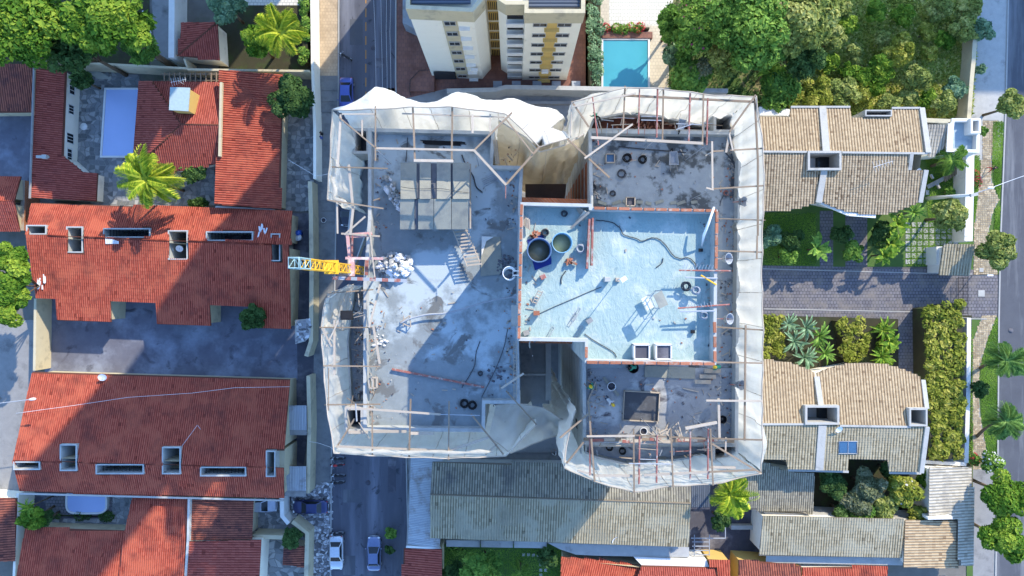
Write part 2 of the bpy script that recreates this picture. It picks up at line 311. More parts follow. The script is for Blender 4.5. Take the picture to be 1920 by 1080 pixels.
M['palm'] = leafmat('palm_leaflets', (0.075, 0.160, 0.025), (0.254, 0.410, 0.042), (0.660, 0.683, 0.084))
M['palmd'] = leafmat('dark_palm_leaflets', (0.038, 0.114, 0.031), (0.128, 0.251, 0.062), (0.280, 0.455, 0.126))
M['flow_w'] = leafmat('white_flowers', (.6, .6, .6), (.75, .75, .75), (.85, .85, .85)); M['flow_r'] = leafmat('red_flowers', (.3, .03, .05), (.45, .05, .06), (.6, .12, .1))
M['flow_p'] = leafmat('magenta_flowers', (.2, .02, .08), (.3, .04, .14), (.4, .1, .22))
M['grass'] = leafmat('wild_grass_blades', (.12, .19, .03), (.32, .40, .07), (.60, .54, .20))
M['turf'] = leafmat('turf', (0.075, 0.182, 0.022), (0.178, 0.342, 0.042), (0.331, 0.501, 0.084))
from mathutils import noise as mn
# ------------------------------------------------ builders: roofs and houses
def uvframe(pl, along=None):
    A, n, e = pl; U = (along or e) - n * (along or e).dot(n); U = U.normalized(); V = n.cross(U)
    if V.z > 0: V = -V                                   # V runs down the slope
    if abs(V.z) < 1e-6 and along is None: pass
    return U, V
def clip_roof(parent, outline, pl, m, pitch=.27, course=.42, amp=.075, holes=(), base='claybase', name='roof', thick=.1, across=False, step=.018, seg=4, patchy=.25):
    """one roof plane: a slab of real thickness with rows of tiles laid on it"""
    P3 = [hit(x, y, pl) for x, y in outline]; H3 = [[hit(x, y, pl) for x, y in h] for h in holes]
    A, n, e = pl; U, V = uvframe(pl)
    if across: U, V = V, U
    uv = [((p-A).dot(U), (p-A).dot(V)) for p in P3]; huv = [[((p-A).dot(U), (p-A).dot(V)) for p in h] for h in H3]
    # slab
    loops = [P3] + H3; flatp = [p for l in loops for p in l]; tri = tessellate_polygon([[Vector((((p-A).dot(U)), (p-A).dot(V), 0)) for p in l] for l in loops])
    s = MB(); k = len(flatp); dn = Vector((0, 0, thick)); vs = flatp + [p - dn for p in flatp]; fs = []
    for a, b, c in tri:
        if (flatp[b]-flatp[a]).cross(flatp[c]-flatp[a]).z < 0: b, c = c, b
        fs += [(a, b, c), (k+a, k+c, k+b)]
    i0 = 0
    for l in loops:
        L = len(l)
        for i in range(L): fs.append((i0+i, k+i0+i, k+i0+(i+1) % L, i0+(i+1) % L))
        i0 += L
    s.add(vs, fs); slab = s.build(name, M[base], parent)
    # tiles
    u0, u1 = min(p[0] for p in uv), max(p[0] for p in uv); v0, v1 = min(p[1] for p in uv), max(p[1] for p in uv)
    nu = max(1, int((u1-u0)/pitch)+1); nv = max(1, int((v1-v0)/course)+1); w = nu*seg+1
    us = u0 + np.arange(w)*pitch/seg; prof = amp*np.abs(np.sin(np.pi*np.arange(w)/seg)) if seg > 2 else amp*(np.arange(w) % 2)
    V3 = np.zeros((nv, 2, w, 3)); Un = np.array(U[:]); Vn = np.array(V[:]); nn = np.array(n[:]); An = np.array(A[:])
    jit = RNG.normal(0, .006, (nv, w))
    for j in range(nv):
        for t in (0, 1):
            v = v0 + (j+t)*course; h = .012 + prof + (step if t else 0) + jit[j]
            V3[j, t] = An + us[:, None]*Un + v*Vn + h[:, None]*nn
    idx = np.arange(nv*2*w).reshape(nv, 2, w)
    q1 = np.stack([idx[:, 0, :-1], idx[:, 0, 1:], idx[:, 1, 1:], idx[:, 1, :-1]], -1)      # tile tops
    cu = (us[:-1]+us[1:])/2; cv = v0 + (np.arange(nv)+.5)*course; CU, CV = np.meshgrid(cu, cv)
    mask = inpoly(CU, CV, uv)
    for h in huv: mask &= ~inpoly(CU, CV, h)
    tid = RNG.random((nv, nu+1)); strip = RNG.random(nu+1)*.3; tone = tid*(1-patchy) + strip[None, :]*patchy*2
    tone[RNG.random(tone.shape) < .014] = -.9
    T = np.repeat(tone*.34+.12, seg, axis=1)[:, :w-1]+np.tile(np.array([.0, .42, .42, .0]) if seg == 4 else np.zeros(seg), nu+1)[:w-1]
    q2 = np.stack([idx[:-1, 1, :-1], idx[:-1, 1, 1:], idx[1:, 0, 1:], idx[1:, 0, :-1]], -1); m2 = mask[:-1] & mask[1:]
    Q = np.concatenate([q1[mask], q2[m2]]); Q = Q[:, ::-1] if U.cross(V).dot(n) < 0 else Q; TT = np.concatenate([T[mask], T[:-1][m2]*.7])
    if len(Q):
        usedv, inv = np.unique(Q.ravel(), return_inverse=True)
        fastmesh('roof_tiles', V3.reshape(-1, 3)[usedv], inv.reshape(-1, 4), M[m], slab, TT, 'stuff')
    return slab
def walls(parent, outline, pl, m, inset=.35, z0=0, drop=.1, name='wall'):
    P = [hit(x, y, pl) for x, y in outline]; q = offset(P, inset)
    s = MB(); s.prism([(p.x, p.y) for p in q], z0, [pz(p.x, p.y, pl)-drop for p in q], top=False); return s.build(name, M[m], parent)
def well(parent, x0, y0, x1, y1, zt, zb=.1, m='white', skew=0, floor='conc_d', rim=.14, proud=.3, bars=0):
    """light well: a lined shaft with a raised rim"""
    c = [at(x0+skew, y0, zt), at(x1+skew, y0, zt), at(x1, y1, zt), at(x0, y1, zt)]; s = MB()
    o = [(p.x, p.y) for p in c]; i = offset(o, rim); n = 4
    vs = [(p[0], p[1], zb) for p in o]+[(p[0], p[1], zt+proud) for p in o]+[(p[0], p[1], zb) for p in i]+[(p[0], p[1], zt+proud) for p in i]
    fs = []
    for k in range(4):
        l = (k+1) % 4; fs += [(k, k+4, l+4, l), (k+8, l+8, l+12, k+12), (k+4, k+12, l+12, l+4)]
    s.add(vs, fs); w = s.build('light_well', M[m], parent)
    f = MB(); f.prism(i, zb-.1, zb+.02); f.build('well_floor', M[floor], w)
    if bars:
        b = MB(); lo = Vector(i[0]); hi = Vector(i[2]); zz = zt-.6
        for k in range(bars):
            x = i[0][0] + (i[1][0]-i[0][0])*(k+.5)/bars; b.box((x, (i[0][1]+i[3][1])/2, zz), (.05, abs(i[0][1]-i[3][1]), .05))
        b.build('grille', M['dark'], w, kind='stuff')
    return w
def wallrun(name, pts, h, t, m, label=None, cat='wall', z0=0, parent=None, cap=None, group=None):
    """free-standing wall following a polyline of plan points measured on its top"""
    s = MB()
    P = [at(x, y, z0+h) for x, y in pts]; n = len(P); L = []; Rr = []
    for i, p in enumerate(P):
        a = P[max(0, i-1)]; b = P[min(n-1, i+1)]; d = (b-a); d.z = 0; d.normalize(); k = Vector((-d.y, d.x, 0))*t/2; L.append(p+k); Rr.append(p-k)
    s.prism([(p.x, p.y) for p in L+Rr[::-1]], z0, z0+h)
    if label: return s.solo(name, M[m], label, cat, group)
    return s.build(name, M[m], parent)
def beam(parent, a, b, za, zb, w, h, m, name='coping'):
    A = at(*a, za); B = at(*b, zb); d = B-A; s = MB(); q = Matrix.Rotation(math.atan2(d.y, d.x), 3, 'Z')
    tilt = Matrix.Rotation(-math.asin(max(-1, min(1, d.z/d.length))), 3, 'Y'); s.box((A+B)/2+Vector((0, 0, h/2)), (d.length, w, h), M=q @ tilt); return s.build(name, M[m], parent)
def window(parent, c, n, w, h, frame='white', panes=1, name='window'):
    """window in a wall: frame, pane(s); n is the outward 2-D normal"""
    n = Vector((n[0], n[1], 0)).normalized(); t = Vector((-n.y, n.x, 0)); c = Vector(c); Mx = Matrix((t, n, Vector((0, 0, 1)))).transposed()
    s = MB(); f = .07
    for dx, dz, ww, hh in ((0, h/2, w+f, f), (0, -h/2, w+f, f), (-w/2, 0, f, h), (w/2, 0, f, h)): s.box(c+n*.03+t*dx+Vector((0, 0, dz)), (ww, .1, hh), M=Mx)
    for k in range(1, panes): s.box(c+n*.03+t*(-w/2+w*k/panes), (.05, .09, h), M=Mx)
    o = s.build(name, M[frame], parent); g = MB(); g.box(c+n*.015, (w-.02, .04, h-.02), M=Mx); g.build('pane', M['glass'], o); return o
# ------------------------------------------------ builders: plants
def leaves(centers, radii, n, size, seed=0, up=.5, flat_=.75, aspect=1.7):
    """many small leaf faces over clumps; returns verts, quads, tones"""
    g = np.random.default_rng(seed); C = np.asarray(centers, float); Rr = np.asarray(radii, float)
    if Rr.ndim == 1: Rr = np.stack([Rr, Rr, Rr*flat_], -1)
    wgt = Rr[:, 0]**2; k = g.choice(len(C), n, p=wgt/wgt.sum()); d = g.normal(size=(n, 3)); d[:, 2] = np.abs(d[:, 2])*1.0-.25; d /= np.linalg.norm(d, axis=1)[:, None]
    rr = g.uniform(.72, 1.04, n)[:, None]; P = C[k]+d*Rr[k]*rr
    nrm = d*.8+g.normal(size=(n, 3))*.55+np.array([0, 0, up]); nrm /= np.linalg.norm(nrm, axis=1)[:, None]
    a = np.cross(nrm, g.normal(size=(n, 3))); a /= np.linalg.norm(a, axis=1)[:, None]; b = np.cross(nrm, a)
    s = size*np.clip(g.lognormal(-.12, .38, n), .4, 1.9)[:, None]; sag = nrm*s*.18
    V = np.stack([P-a*s, P+b*s/aspect+sag, P+a*s, P-b*s/aspect+sag], 1).reshape(-1, 3)
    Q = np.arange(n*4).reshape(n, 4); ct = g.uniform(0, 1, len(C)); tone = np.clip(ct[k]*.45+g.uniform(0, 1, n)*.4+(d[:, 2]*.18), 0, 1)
    return V, Q, tone
def crown_clumps(c, r, h, k, seed, squash=.8):
    g = np.random.default_rng(seed); out = []; rad = []
    for i in range(k):
        a = g.uniform(0, 2*PI); q = math.sqrt(g.uniform(0, 1))*.78; z = g.uniform(-.2, .75)*(1-q*.6)
        out.append((c[0]+math.cos(a)*q*r[0], c[1]+math.sin(a)*q*r[1], c[2]+z*h)); rad.append(g.uniform(.24, .42)*min(r)*(1.15-q*.35))
    out.append(tuple(c)); rad.append(min(r)*.6)
    return out, rad
def tree(px, py, rpx, zc, m, label, name='leafy_tree', n=2600, size=.24, seed=1, ry=None, group=None, cat='tree', trunk=True, clumps=22, flowers=None, h=None):
    """trunk with limbs, and a crown of leaf clumps; zc = height of the crown's middle"""
    k = (CAMH-zc)/F; r = rpx*k; r2 = (ry or rpx)*k; c = at(px, py, zc); t = thing(name, label, cat, (c.x, c.y, 0), 0, group)
    hh = h or min(r, r2)*.75; C, Rd = crown_clumps(c, (r, r2), hh, clumps, seed); V, Q, T = leaves(C, Rd, n, size, seed)
    fastmesh('crown', V, Q, M[m], t, T)
    if trunk:
        s = MB(); g = random.Random(seed); top = Vector((c.x, c.y, zc-hh*.2)); s.tube((c.x, c.y, 0), (c.x+.1, c.y-.1, zc*.55), .09+r*.05, 8, .07+r*.035)
        for i in range(6):
            q = Vector(C[g.randrange(len(C)-1)]); s.path([(c.x+.1, c.y-.1, zc*.5), ((c.x+q.x)/2, (c.y+q.y)/2, (zc*.5+q.z)/2+.2), q], [.05+r*.02, .04+r*.012, .02], 5)
        s.build('trunk', M['bark'], t)
    if flowers:
        V, Q, T = leaves(C, [x*1.04 for x in Rd], flowers[1], flowers[2], seed+5, up=1.2, aspect=1.1); fastmesh('blossom', V, Q, M[flowers[0]], t, T, 'stuff')
    return t
def frond_mesh(name, L, wid, droop, m, pairs=22, seed=0, lift=.45, side=.0, lw=.05):
    """one feather frond along +X: a bowed rib with paired hanging leaflets"""
    g = np.random.default_rng(seed); V = []; Q = []; T = []
    def rib(t): return np.array([L*t*(1-.12*t), side*t*t*L, L*(lift*t-droop*t*t)])
    P = [rib(t) for t in np.linspace(0, 1, 9)]
    for i in range(8):
        b = len(V); w0 = .05*(1-i/9); w1 = .05*(1-(i+1)/9)
        V += [P[i]+[0, -w0, 0], P[i]+[0, w0, 0], P[i+1]+[0, w1, 0], P[i+1]+[0, -w1, 0]]; Q.append((b, b+1, b+2, b+3)); T.append(.9)
        V += [P[i]+[0, -w0, 0], P[i]+[0, 0, -.04], P[i+1]+[0, 0, -.04], P[i+1]+[0, -w1, 0]]; Q.append((b+4, b+5, b+6, b+7)); T.append(.5)
    for i in range(pairs):
        t = .1+.9*i/pairs; p = rib(t); ll = wid*math.sin(PI*min(1, t*.85+.13))**.6*g.uniform(.85, 1.1)
        for sgn in (-1, 1):
            d = np.array([.55, sgn*.85, -.22+g.uniform(-.12, .12)]); d /= np.linalg.norm(d); w = np.array([lw, 0, .02]); mid = p+d*ll*.55+[0, 0, .03]; tip = p+d*ll+[0, 0, -ll*.28]
            b = len(V); V += [p-w*.6, p+w*.6, mid+w, mid-w]; Q.append((b, b+1, b+2, b+3)); T.append(g.uniform(.2, .8)); b = len(V)
            V += [mid-w, mid+w, tip+w*.1, tip-w*.1]; Q.append((b, b+1, b+2, b+3)); T.append(g.uniform(.3, 1))
    o = fastmesh(name, V, Q, M[m], None, T, world=False); me = o.data; bpy.data.objects.remove(o); return me
def blade_mesh(name, L, w, droop, m, lift=.9, seed=0, seg=8, ruffle=.1):
    """one broad strap or banana leaf along +X, folded at its midrib"""
    g = np.random.default_rng(seed); V = []; Q = []; T = []
    for i in range(seg+1):
        t = i/seg; x = L*t*(1-.1*t); z = L*(lift*t-droop*t*t); ww = w*math.sin(PI*(t*.9+.07))**.7; r = g.uniform(-ruffle, ruffle)*ww
        V += [(x, -ww, z+ww*.25+r), (x, 0, z), (x, ww, z+ww*.25-r)]
    for i in range(seg):
        b = 3*i; Q += [(b, b+1, b+4, b+3), (b+1, b+2, b+5, b+4)]; T += [g.uniform(.2, .7), g.uniform(.4, 1)]
    o = fastmesh(name, V, Q, M[m], None, T, world=False); me = o.data; bpy.data.objects.remove(o); return me
FM = {}
def place_parts(t, meshes, name, n, z, rnd, tilt=(0, 0), scale=(.85, 1.1), r0=0.05):
    for i in range(n):
        o = bpy.data.objects.new(name, meshes[i % len(meshes)]); COL.objects.link(o); o.parent = t
        a = 2*PI*i/n*1.0+rnd.uniform(-.22, .22)+(PI/n if i >= n/2 else 0); s = rnd.uniform(*scale)
        o.location = (math.cos(a)*r0, math.sin(a)*r0, z+rnd.uniform(-.05, .05)); o.rotation_euler = (rnd.uniform(-.2, .2), -R(rnd.uniform(*tilt)), a); o.scale = (s, s, s)
def palm(px, py, rpx, z, label, style='coco', n=20, seed=1, name='palm_tree', group=None, base=None):
    L = rpx*(CAMH-z)/F; key = (style,)
    if key not in FM:
        if style == 'coco': FM[key] = [frond_mesh('frond', 1, .30, d, 'palm', 26, i, .5, sd, .016) for i, (d, sd) in enumerate(((.62, .06), (.85, -.08), (.45, .1)))]
        elif style == 'fan': FM[key] = [frond_mesh('frond', 1, .36, d, 'palmd', 20, i+9, .35, 0, .022) for i, d in enumerate((.5, .75))]
        else: FM[key] = [frond_mesh('frond', 1, .26, d, 'leaf_mid', 22, i+5, .6, 0, .02) for i, d in enumerate((.7, .95))]
    c = at(px, py, z); b = at(*base, 0) if base else Vector((c.x, c.y, 0)); t = thing(name, label, 'palm tree', (c.x, c.y, 0), 0, group); rnd = random.Random(seed)
    off = Vector((b.x-c.x, b.y-c.y, 0)); s = MB(); N = 9
    pts = [off*(1-(i/N))**1.6+Vector((0, 0, z*i/N)) for i in range(N+1)]; s.path(pts, [.2-.07*i/N for i in range(N+1)], 8); s.build('trunk', M['bark'], t, world=False)
    place_parts(t, FM[key], 'frond', n, z, rnd, (-25, 42), (.82*L, 1.12*L)); return t
def rosette(px, py, rpx, z, label, kind='strap', n=14, seed=1, name='garden_plant', group=None, m='leaf_bright', tilt=(-12, 40)):
    L = rpx*(CAMH-z)/F; key = (kind, m)
    if key not in FM:
        if kind == 'strap': FM[key] = [blade_mesh('leaf', 1, .085, d, m, .75, i) for i, d in enumerate((.6, .8, .95))]
        else: FM[key] = [blade_mesh('leaf', 1, .17, d, m, .7, i+4, 9, .35) for i, d in enumerate((.55, .85))]
    c = at(px, py, z); t = thing(name, label, 'plant', (c.x, c.y, 0), 0, group); s = MB(); s.tube((0, 0, 0), (0, 0, z), .1, 7, .07); s.build('stem', M['bark'], t, world=False)
    place_parts(t, FM[key], 'leaf', n, z, random.Random(seed), tilt, (.8*L, 1.15*L)); return t
def hedge(poly, z0, z1, m, label, seed=1, dens=55, size=.14, name='hedge', cat='hedge', group=None, flowers=None):
    """clipped hedge: inner twig mass plus leaf shell filling a plan outline"""
    P = [at(x, y, z1) for x, y in poly]; c = sum(P, Vector())/len(P); t = thing(name, label, cat, (c.x, c.y, 0), 0, group)
    x0, x1 = min(p.x for p in P), max(p.x for p in P); y0, y1 = min(p.y for p in P), max(p.y for p in P); g = np.random.default_rng(seed)
    A = (x1-x0)*(y1-y0); n = int(A*dens*2.6); X = g.uniform(x0, x1, n); Y = g.uniform(y0, y1, n); k = inpoly(X, Y, [(p.x, p.y) for p in P]); X = X[k]; Y = Y[k]
    nc = max(6, int(A*1.6)); cx = g.uniform(x0, x1, nc*2); cy = g.uniform(y0, y1, nc*2); kk = inpoly(cx, cy, [(p.x, p.y) for p in offset(P, .3)]); C = [(a, b, z1-.35+g.uniform(-.15, .12)) for a, b in zip(cx[kk], cy[kk])] or [(P[0].lerp(P[2], q).x, P[0].lerp(P[2], q).y, z1-.3) for q in (.25, .5, .75)]
    V, Q, T = leaves(C, g.uniform(.38, .7, len(C)), len(X), size, seed, up=.7, flat_=.8); fastmesh('foliage', V, Q, M[m], t, T)
    s = MB(); o = offset([(p.x, p.y) for p in P], .35); s.prism(o, z0, z1-.3); s.build('twig_mass', M['soil'], t)
    if flowers: V, Q, T = leaves(C, g.uniform(.5, .72, len(C)), flowers[1], flowers[2], seed+5, up=1.2, aspect=1.1); fastmesh('blossom', V, Q, M[flowers[0]], t, T, 'stuff')
    return t
def scatter_stones(name, poly, z, m, cell=.5, gap=.05, th=.03, jit=.3, label=None, cat=None, holes=(), kind='structure', seed=0, tilt=0):
    """irregular flat stones set side by side with open joints"""
    P = [at(x, y, z) for x, y in poly]; g = np.random.default_rng(seed); x0, x1 = min(p.x for p in P), max(p.x for p in P); y0, y1 = min(p.y for p in P), max(p.y for p in P)
    nx = int((x1-x0)/cell)+2; ny = int((y1-y0)/cell)+2; gx, gy = np.meshgrid(np.arange(nx), np.arange(ny)); X = x0+(gx+g.uniform(-jit, jit, gx.shape)+(gy % 2)*.5)*cell; Y = y0+(gy+g.uniform(-jit, jit, gx.shape))*cell
    c = np.stack([X[:-1, :-1], X[:-1, 1:], X[1:, 1:], X[1:, :-1]], -1), np.stack([Y[:-1, :-1], Y[:-1, 1:], Y[1:, 1:], Y[1:, :-1]], -1)
    cx = c[0].mean(-1, keepdims=True); cy = c[1].mean(-1, keepdims=True); k = 1-gap/cell*2; x = cx+(c[0]-cx)*k; y = cy+(c[1]-cy)*k
    mk = inpoly(cx[..., 0], cy[..., 0], [(p.x, p.y) for p in P])
    for h in holes: mk &= ~inpoly(cx[..., 0], cy[..., 0], [(at(a, b, z).x, at(a, b, z).y) for a, b in h])
    x = x[mk]; y = y[mk]; n = len(x); top = z+th*g.uniform(.6, 1.4, n)[:, None]+g.uniform(-tilt, tilt, (n, 4)); V = np.stack([np.concatenate([x, x], 1), np.concatenate([y, y], 1), np.concatenate([top, np.full((n, 4), z-.01)], 1)], -1).reshape(-1, 3)
    b = (np.arange(n)*8)[:, None]; Q = np.concatenate([b+[0, 1, 2, 3], b+[0, 4, 5, 1], b+[1, 5, 6, 2], b+[2, 6, 7, 3], b+[3, 7, 4, 0]]); tn = g.random(n); o = fastmesh(name, V, Q, M[m], None, np.tile(tn, 5), kind); return tag(o, label, cat)
def tufts(name, poly, z, m, n, size, seed, label, cat, zt=.4, kind='stuff', clump=None, holes=()):
    P = [at(x, y, z) for x, y in poly]; g = np.random.default_rng(seed); x0, x1 = min(p.x for p in P), max(p.x for p in P); y0, y1 = min(p.y for p in P), max(p.y for p in P)
    X = g.uniform(x0, x1, n); Y = g.uniform(y0, y1, n)
    if clump:
        cx = g.uniform(x0, x1, clump); cy = g.uniform(y0, y1, clump); k = g.integers(0, clump, n); sp = g.uniform(.3, 1.3, clump); X = cx[k]+g.normal(size=n)*sp[k]; Y = cy[k]+g.normal(size=n)*sp[k]; ct = g.random(clump)[k]
    else: ct = (np.sin(X*.7)*np.cos(Y*.9)+1)/2
    mk = inpoly(X, Y, [(p.x, p.y) for p in P])
    for h in holes: mk &= ~inpoly(X, Y, [(at(a, b, z).x, at(a, b, z).y) for a, b in h])
    X, Y, ct = X[mk], Y[mk], ct[mk]; n = len(X); a = g.uniform(0, 2*PI, n); L = size*g.uniform(.6, 1.5, n); zz = zt*g.uniform(.3, 1, n); w = .25*L
    dx, dy = np.cos(a), np.sin(a); B = np.stack([X, Y, np.full(n, z)], -1); tip = B+np.stack([dx*L, dy*L, zz], -1); s = np.stack([-dy*w, dx*w, np.zeros(n)], -1); mid = B+np.stack([dx*L*.4, dy*L*.4, zz*.9], -1)
    V = np.stack([B-s*.6, mid-s, tip, mid+s], 1).reshape(-1, 3); Q = np.arange(n*4).reshape(n, 4); o = fastmesh(name, V, Q, M[m], None, np.clip(ct*.6+g.random(n)*.4, 0, 1), kind); return tag(o, label, cat)
# ------------------------------------------------ builders: nets, poles, vehicles, people
def net(label, top, depth, m='net', bulge=None, inward=0.0, folds=.18, seed=0, rows=34, dens=3.0, hem=True, name='safety_net', zend=None, wave=1.0, part=None):
    """hanging debris net. top: list of (px,py,z); depth in metres; bulge(s)-> metres outward at belly"""
    P = [at(*p) for p in top]; n2 = []; cum = [0]
    for a, b in zip(P, P[1:]): cum.append(cum[-1]+(b-a).length)
    N = max(8, int(cum[-1]*dens*1.7)); g = np.random.default_rng(seed); f1, f2, f3 = g.uniform(0, 6, 3); rowsP = []
    pts = []
    for i in range(N+1):
        s = cum[-1]*i/N; k = max(j for j in range(len(cum)-1) if cum[j] <= s+1e-6); t = (s-cum[k])/(cum[k+1]-cum[k]); p = P[k].lerp(P[k+1], t)
        p.z -= .22*math.sin(PI*min(1, max(0, (s % 2.9)/2.9))); pts.append((p, s))
    nor = []
    for i in range(N+1):
        a = pts[max(0, i-2)][0]; b = pts[min(N, i+2)][0]; d = b-a; d.z = 0; d.normalize(); nn = Vector((-d.y, d.x, 0)); nor.append(nn)
    cc = sum((p for p, _ in pts), Vector())/len(pts)
    for j in range(rows+1):
        v = j/rows; row = []
        for i, (p, s) in enumerate(pts):
            nn = nor[i]*wave
            D = depth if not callable(depth) else depth(s/cum[-1])
            fold = folds*(math.sin(s*1.9+f1+v*2.2)+.6*math.sin(s*4.3+f2-v*1.3)+.35*math.sin(s*8.1+f3+v*4))*min(1, v*5+.15)
            bb = (bulge(s/cum[-1]) if bulge else 0)*math.sin(PI*v**.5)**.9
            cr = .30*mn.noise(Vector((s*.55+seed, v*D*.4, 1)))+.16*mn.noise(Vector((s*1.4+v*D*.8, v*D*1.1, seed)))+.07*mn.noise(Vector((s*3.5, v*D*2.6+s, seed+4)))
            q = p+nn*(fold+cr*min(1, v*9)+bb-inward*v*D); q.z = p.z-v*D; row.append(q)
        rowsP.append(row)
    s = MB(); s.grid(rowsP)
    c = pts[N//2][0]; t = thing(name, label, 'safety net', (c.x, c.y, c.z)); s.build('fabric', M[m], t)
    sm = MB()
    for i in range(9, N-4, 13): sm.path([rowsP[j][i]-nor[i]*.03 for j in range(rows+1)], .022, 4)
    if sm.v: sm.build('seams', M['woodp'], t, kind='stuff')
    if hem: r = MB(); r.path([p+Vector((0, 0, .02)) for p, _ in pts], .05, 5); r.build('edge_rope', M['woodp'], t)
    return t
def poles(t, items, z, mats, rad=.045, name='pole', zj=.0):
    rnd = random.Random(len(items))
    for k, it in enumerate(items):
        (x0, y0, x1, y1), m, r = it[0], it[1] if len(it) > 1 else mats, it[2] if len(it) > 2 else rad
        zz = z+(.12*(k % 3))+zj; a = at(x0, y0, zz); b = at(x1, y1, zz+(it[3] if len(it) > 3 else 0)); s = MB()
        if m in ('woodp', 'wood') and r >= .045:
            d = b-a; s.box((a+b)/2, (d.length, r*2.2, r*1.6), M=Matrix.Rotation(math.atan2(d.y, d.x), 3, 'Z'))
        else: s.tube(a, b, r, 6)
        s.build(name, M[m], t)
def loft(s, st, n=12, cap=True):
    rings = []
    for (y, hw, z0, z1, sq) in st:
        ring = []
        for k in range(n):
            a = 2*PI*(k+.5)/n; ca, sa = math.cos(a), math.sin(a); p = sq
            x = hw*math.copysign(abs(ca)**p, ca); z = (z0+z1)/2+(z1-z0)/2*math.copysign(abs(sa)**p, sa); ring.append((x, y, z))
        rings.append(ring)
    vs = [p for r in rings for p in r]; fs = [(j*n+k, j*n+(k+1) % n, (j+1)*n+(k+1) % n, (j+1)*n+k) for j in range(len(st)-1) for k in range(n)]
    if cap: fs += [tuple(range(n-1, -1, -1)), tuple(range((len(st)-1)*n, len(st)*n))]
    return s.add(vs, fs, True)
def car(x, y, rz, paint, label, L=4.2, Wd=1.72, hatch=False, z=0.03):
    t = thing('parked_car', label, 'car', (x, y, z), rz); k = L/4.2; w = Wd/2; B = lambda s, n, m, p=t: s.build(n, m, p, world=False)
    s = MB(); loft(s, [(-2.1*k, w*.72, .38, .68, .6), (-2.04*k, w*.9, .28, .86, .55), (-1.7*k, w*.99, .22, .93, .5), (-.9*k, w, .2, .95, .5), (.6*k, w, .2, .94, .5), (1.3*k, w*.99, .22, .88, .5), (1.85*k, w*.93, .26, .78, .55), (2.05*k, w*.78, .32, .64, .6), (2.1*k, w*.6, .4, .56, .7)], 16)
    B(s, 'body', paint); yb = (-1.95 if hatch else -1.45)*k; yb2 = (-1.65 if hatch else -.95)*k; yf = 1.0*k; yf2 = .25*k
    s = MB(); b0 = [(-w*.88, yb, .9), (w*.88, yb, .9), (w*.88, yf, .88), (-w*.88, yf, .88)]; t0 = [(-w*.66, yb2, 1.4), (w*.66, yb2, 1.4), (w*.68, yf2, 1.42), (-w*.68, yf2, 1.42)]
    s.add(b0+t0, [(0, 1, 5, 4), (1, 2, 6, 5), (2, 3, 7, 6), (3, 0, 4, 7), (4, 5, 6, 7)]); cb = B(s, 'cabin', paint)
    m = MB(); P = [[(-w*.67+w*1.34*i/4, yb2+(yf2-yb2)*j/4, 1.425+.035*math.sin(PI*i/4)*math.sin(PI*j/4)) for i in range(5)] for j in range(5)]; m.grid(P); B(m, 'roof_panel', paint)
    def glass(a, b, c, d, nm, out):
        a, b, c, d = map(Vector, (a, b, c, d)); ce = (a+b+c+d)/4; q = [ce+(p-ce)*.88+Vector(out)*.014 for p in (a, b, c, d)]; g = MB(); g.add(q+[p-Vector(out)*.012 for p in q], [(0, 1, 2, 3), (0, 4, 5, 1), (1, 5, 6, 2), (2, 6, 7, 3), (3, 7, 4, 0)]); B(g, nm, M['glass'])
    glass(b0[3], b0[2], t0[2], t0[3], 'windshield', (0, .6, .8)); glass(b0[0], b0[1], t0[1], t0[0], 'rear_window', (0, -.7, .7))
    glass(b0[1], b0[2], t0[2], t0[1], 'side_window', (.9, 0, .4)); glass(b0[0], b0[3], t0[3], t0[0], 'side_window', (-.9, 0, .4))
    for sx in (-1, 1):
        for yy in (-1.3*k, 1.3*k):
            wq = MB(); wq.tube((sx*(w-.18), yy, .31), (sx*(w+.005), yy, .31), .31, 18); o = B(wq, 'wheel', M['black']); q = MB(); q.tube((sx*(w), yy, .31), (sx*(w+.015), yy, .31), .19, 12); B(q, 'rim', M['steelgrey'], o)
        q = MB(); q.ell((sx*w*.68, 1.98*k, .66), (.17, .12, .08), 10, 6); B(q, 'headlight', M['whiteplastic']); q = MB(); q.ell((sx*w*.74, -2.03*k, .72), (.13, .07, .09), 10, 6); B(q, 'tail_light', M['shirtr'])
        q = MB(); q.ell((sx*(w+.1), .75*k, .98), (.11, .07, .07), 8, 6); B(q, 'side_mirror', paint)
    q = MB(); q.box((0, 2.09*k, .45), (.5, .03, .12)); B(q, 'number_plate', M['white']); q = MB(); q.path([(-w*.7, 2.08*k, .36), (0, 2.13*k, .36), (w*.7, 2.08*k, .36)], .05, 6); B(q, 'bumper', M['steelgrey']); return t
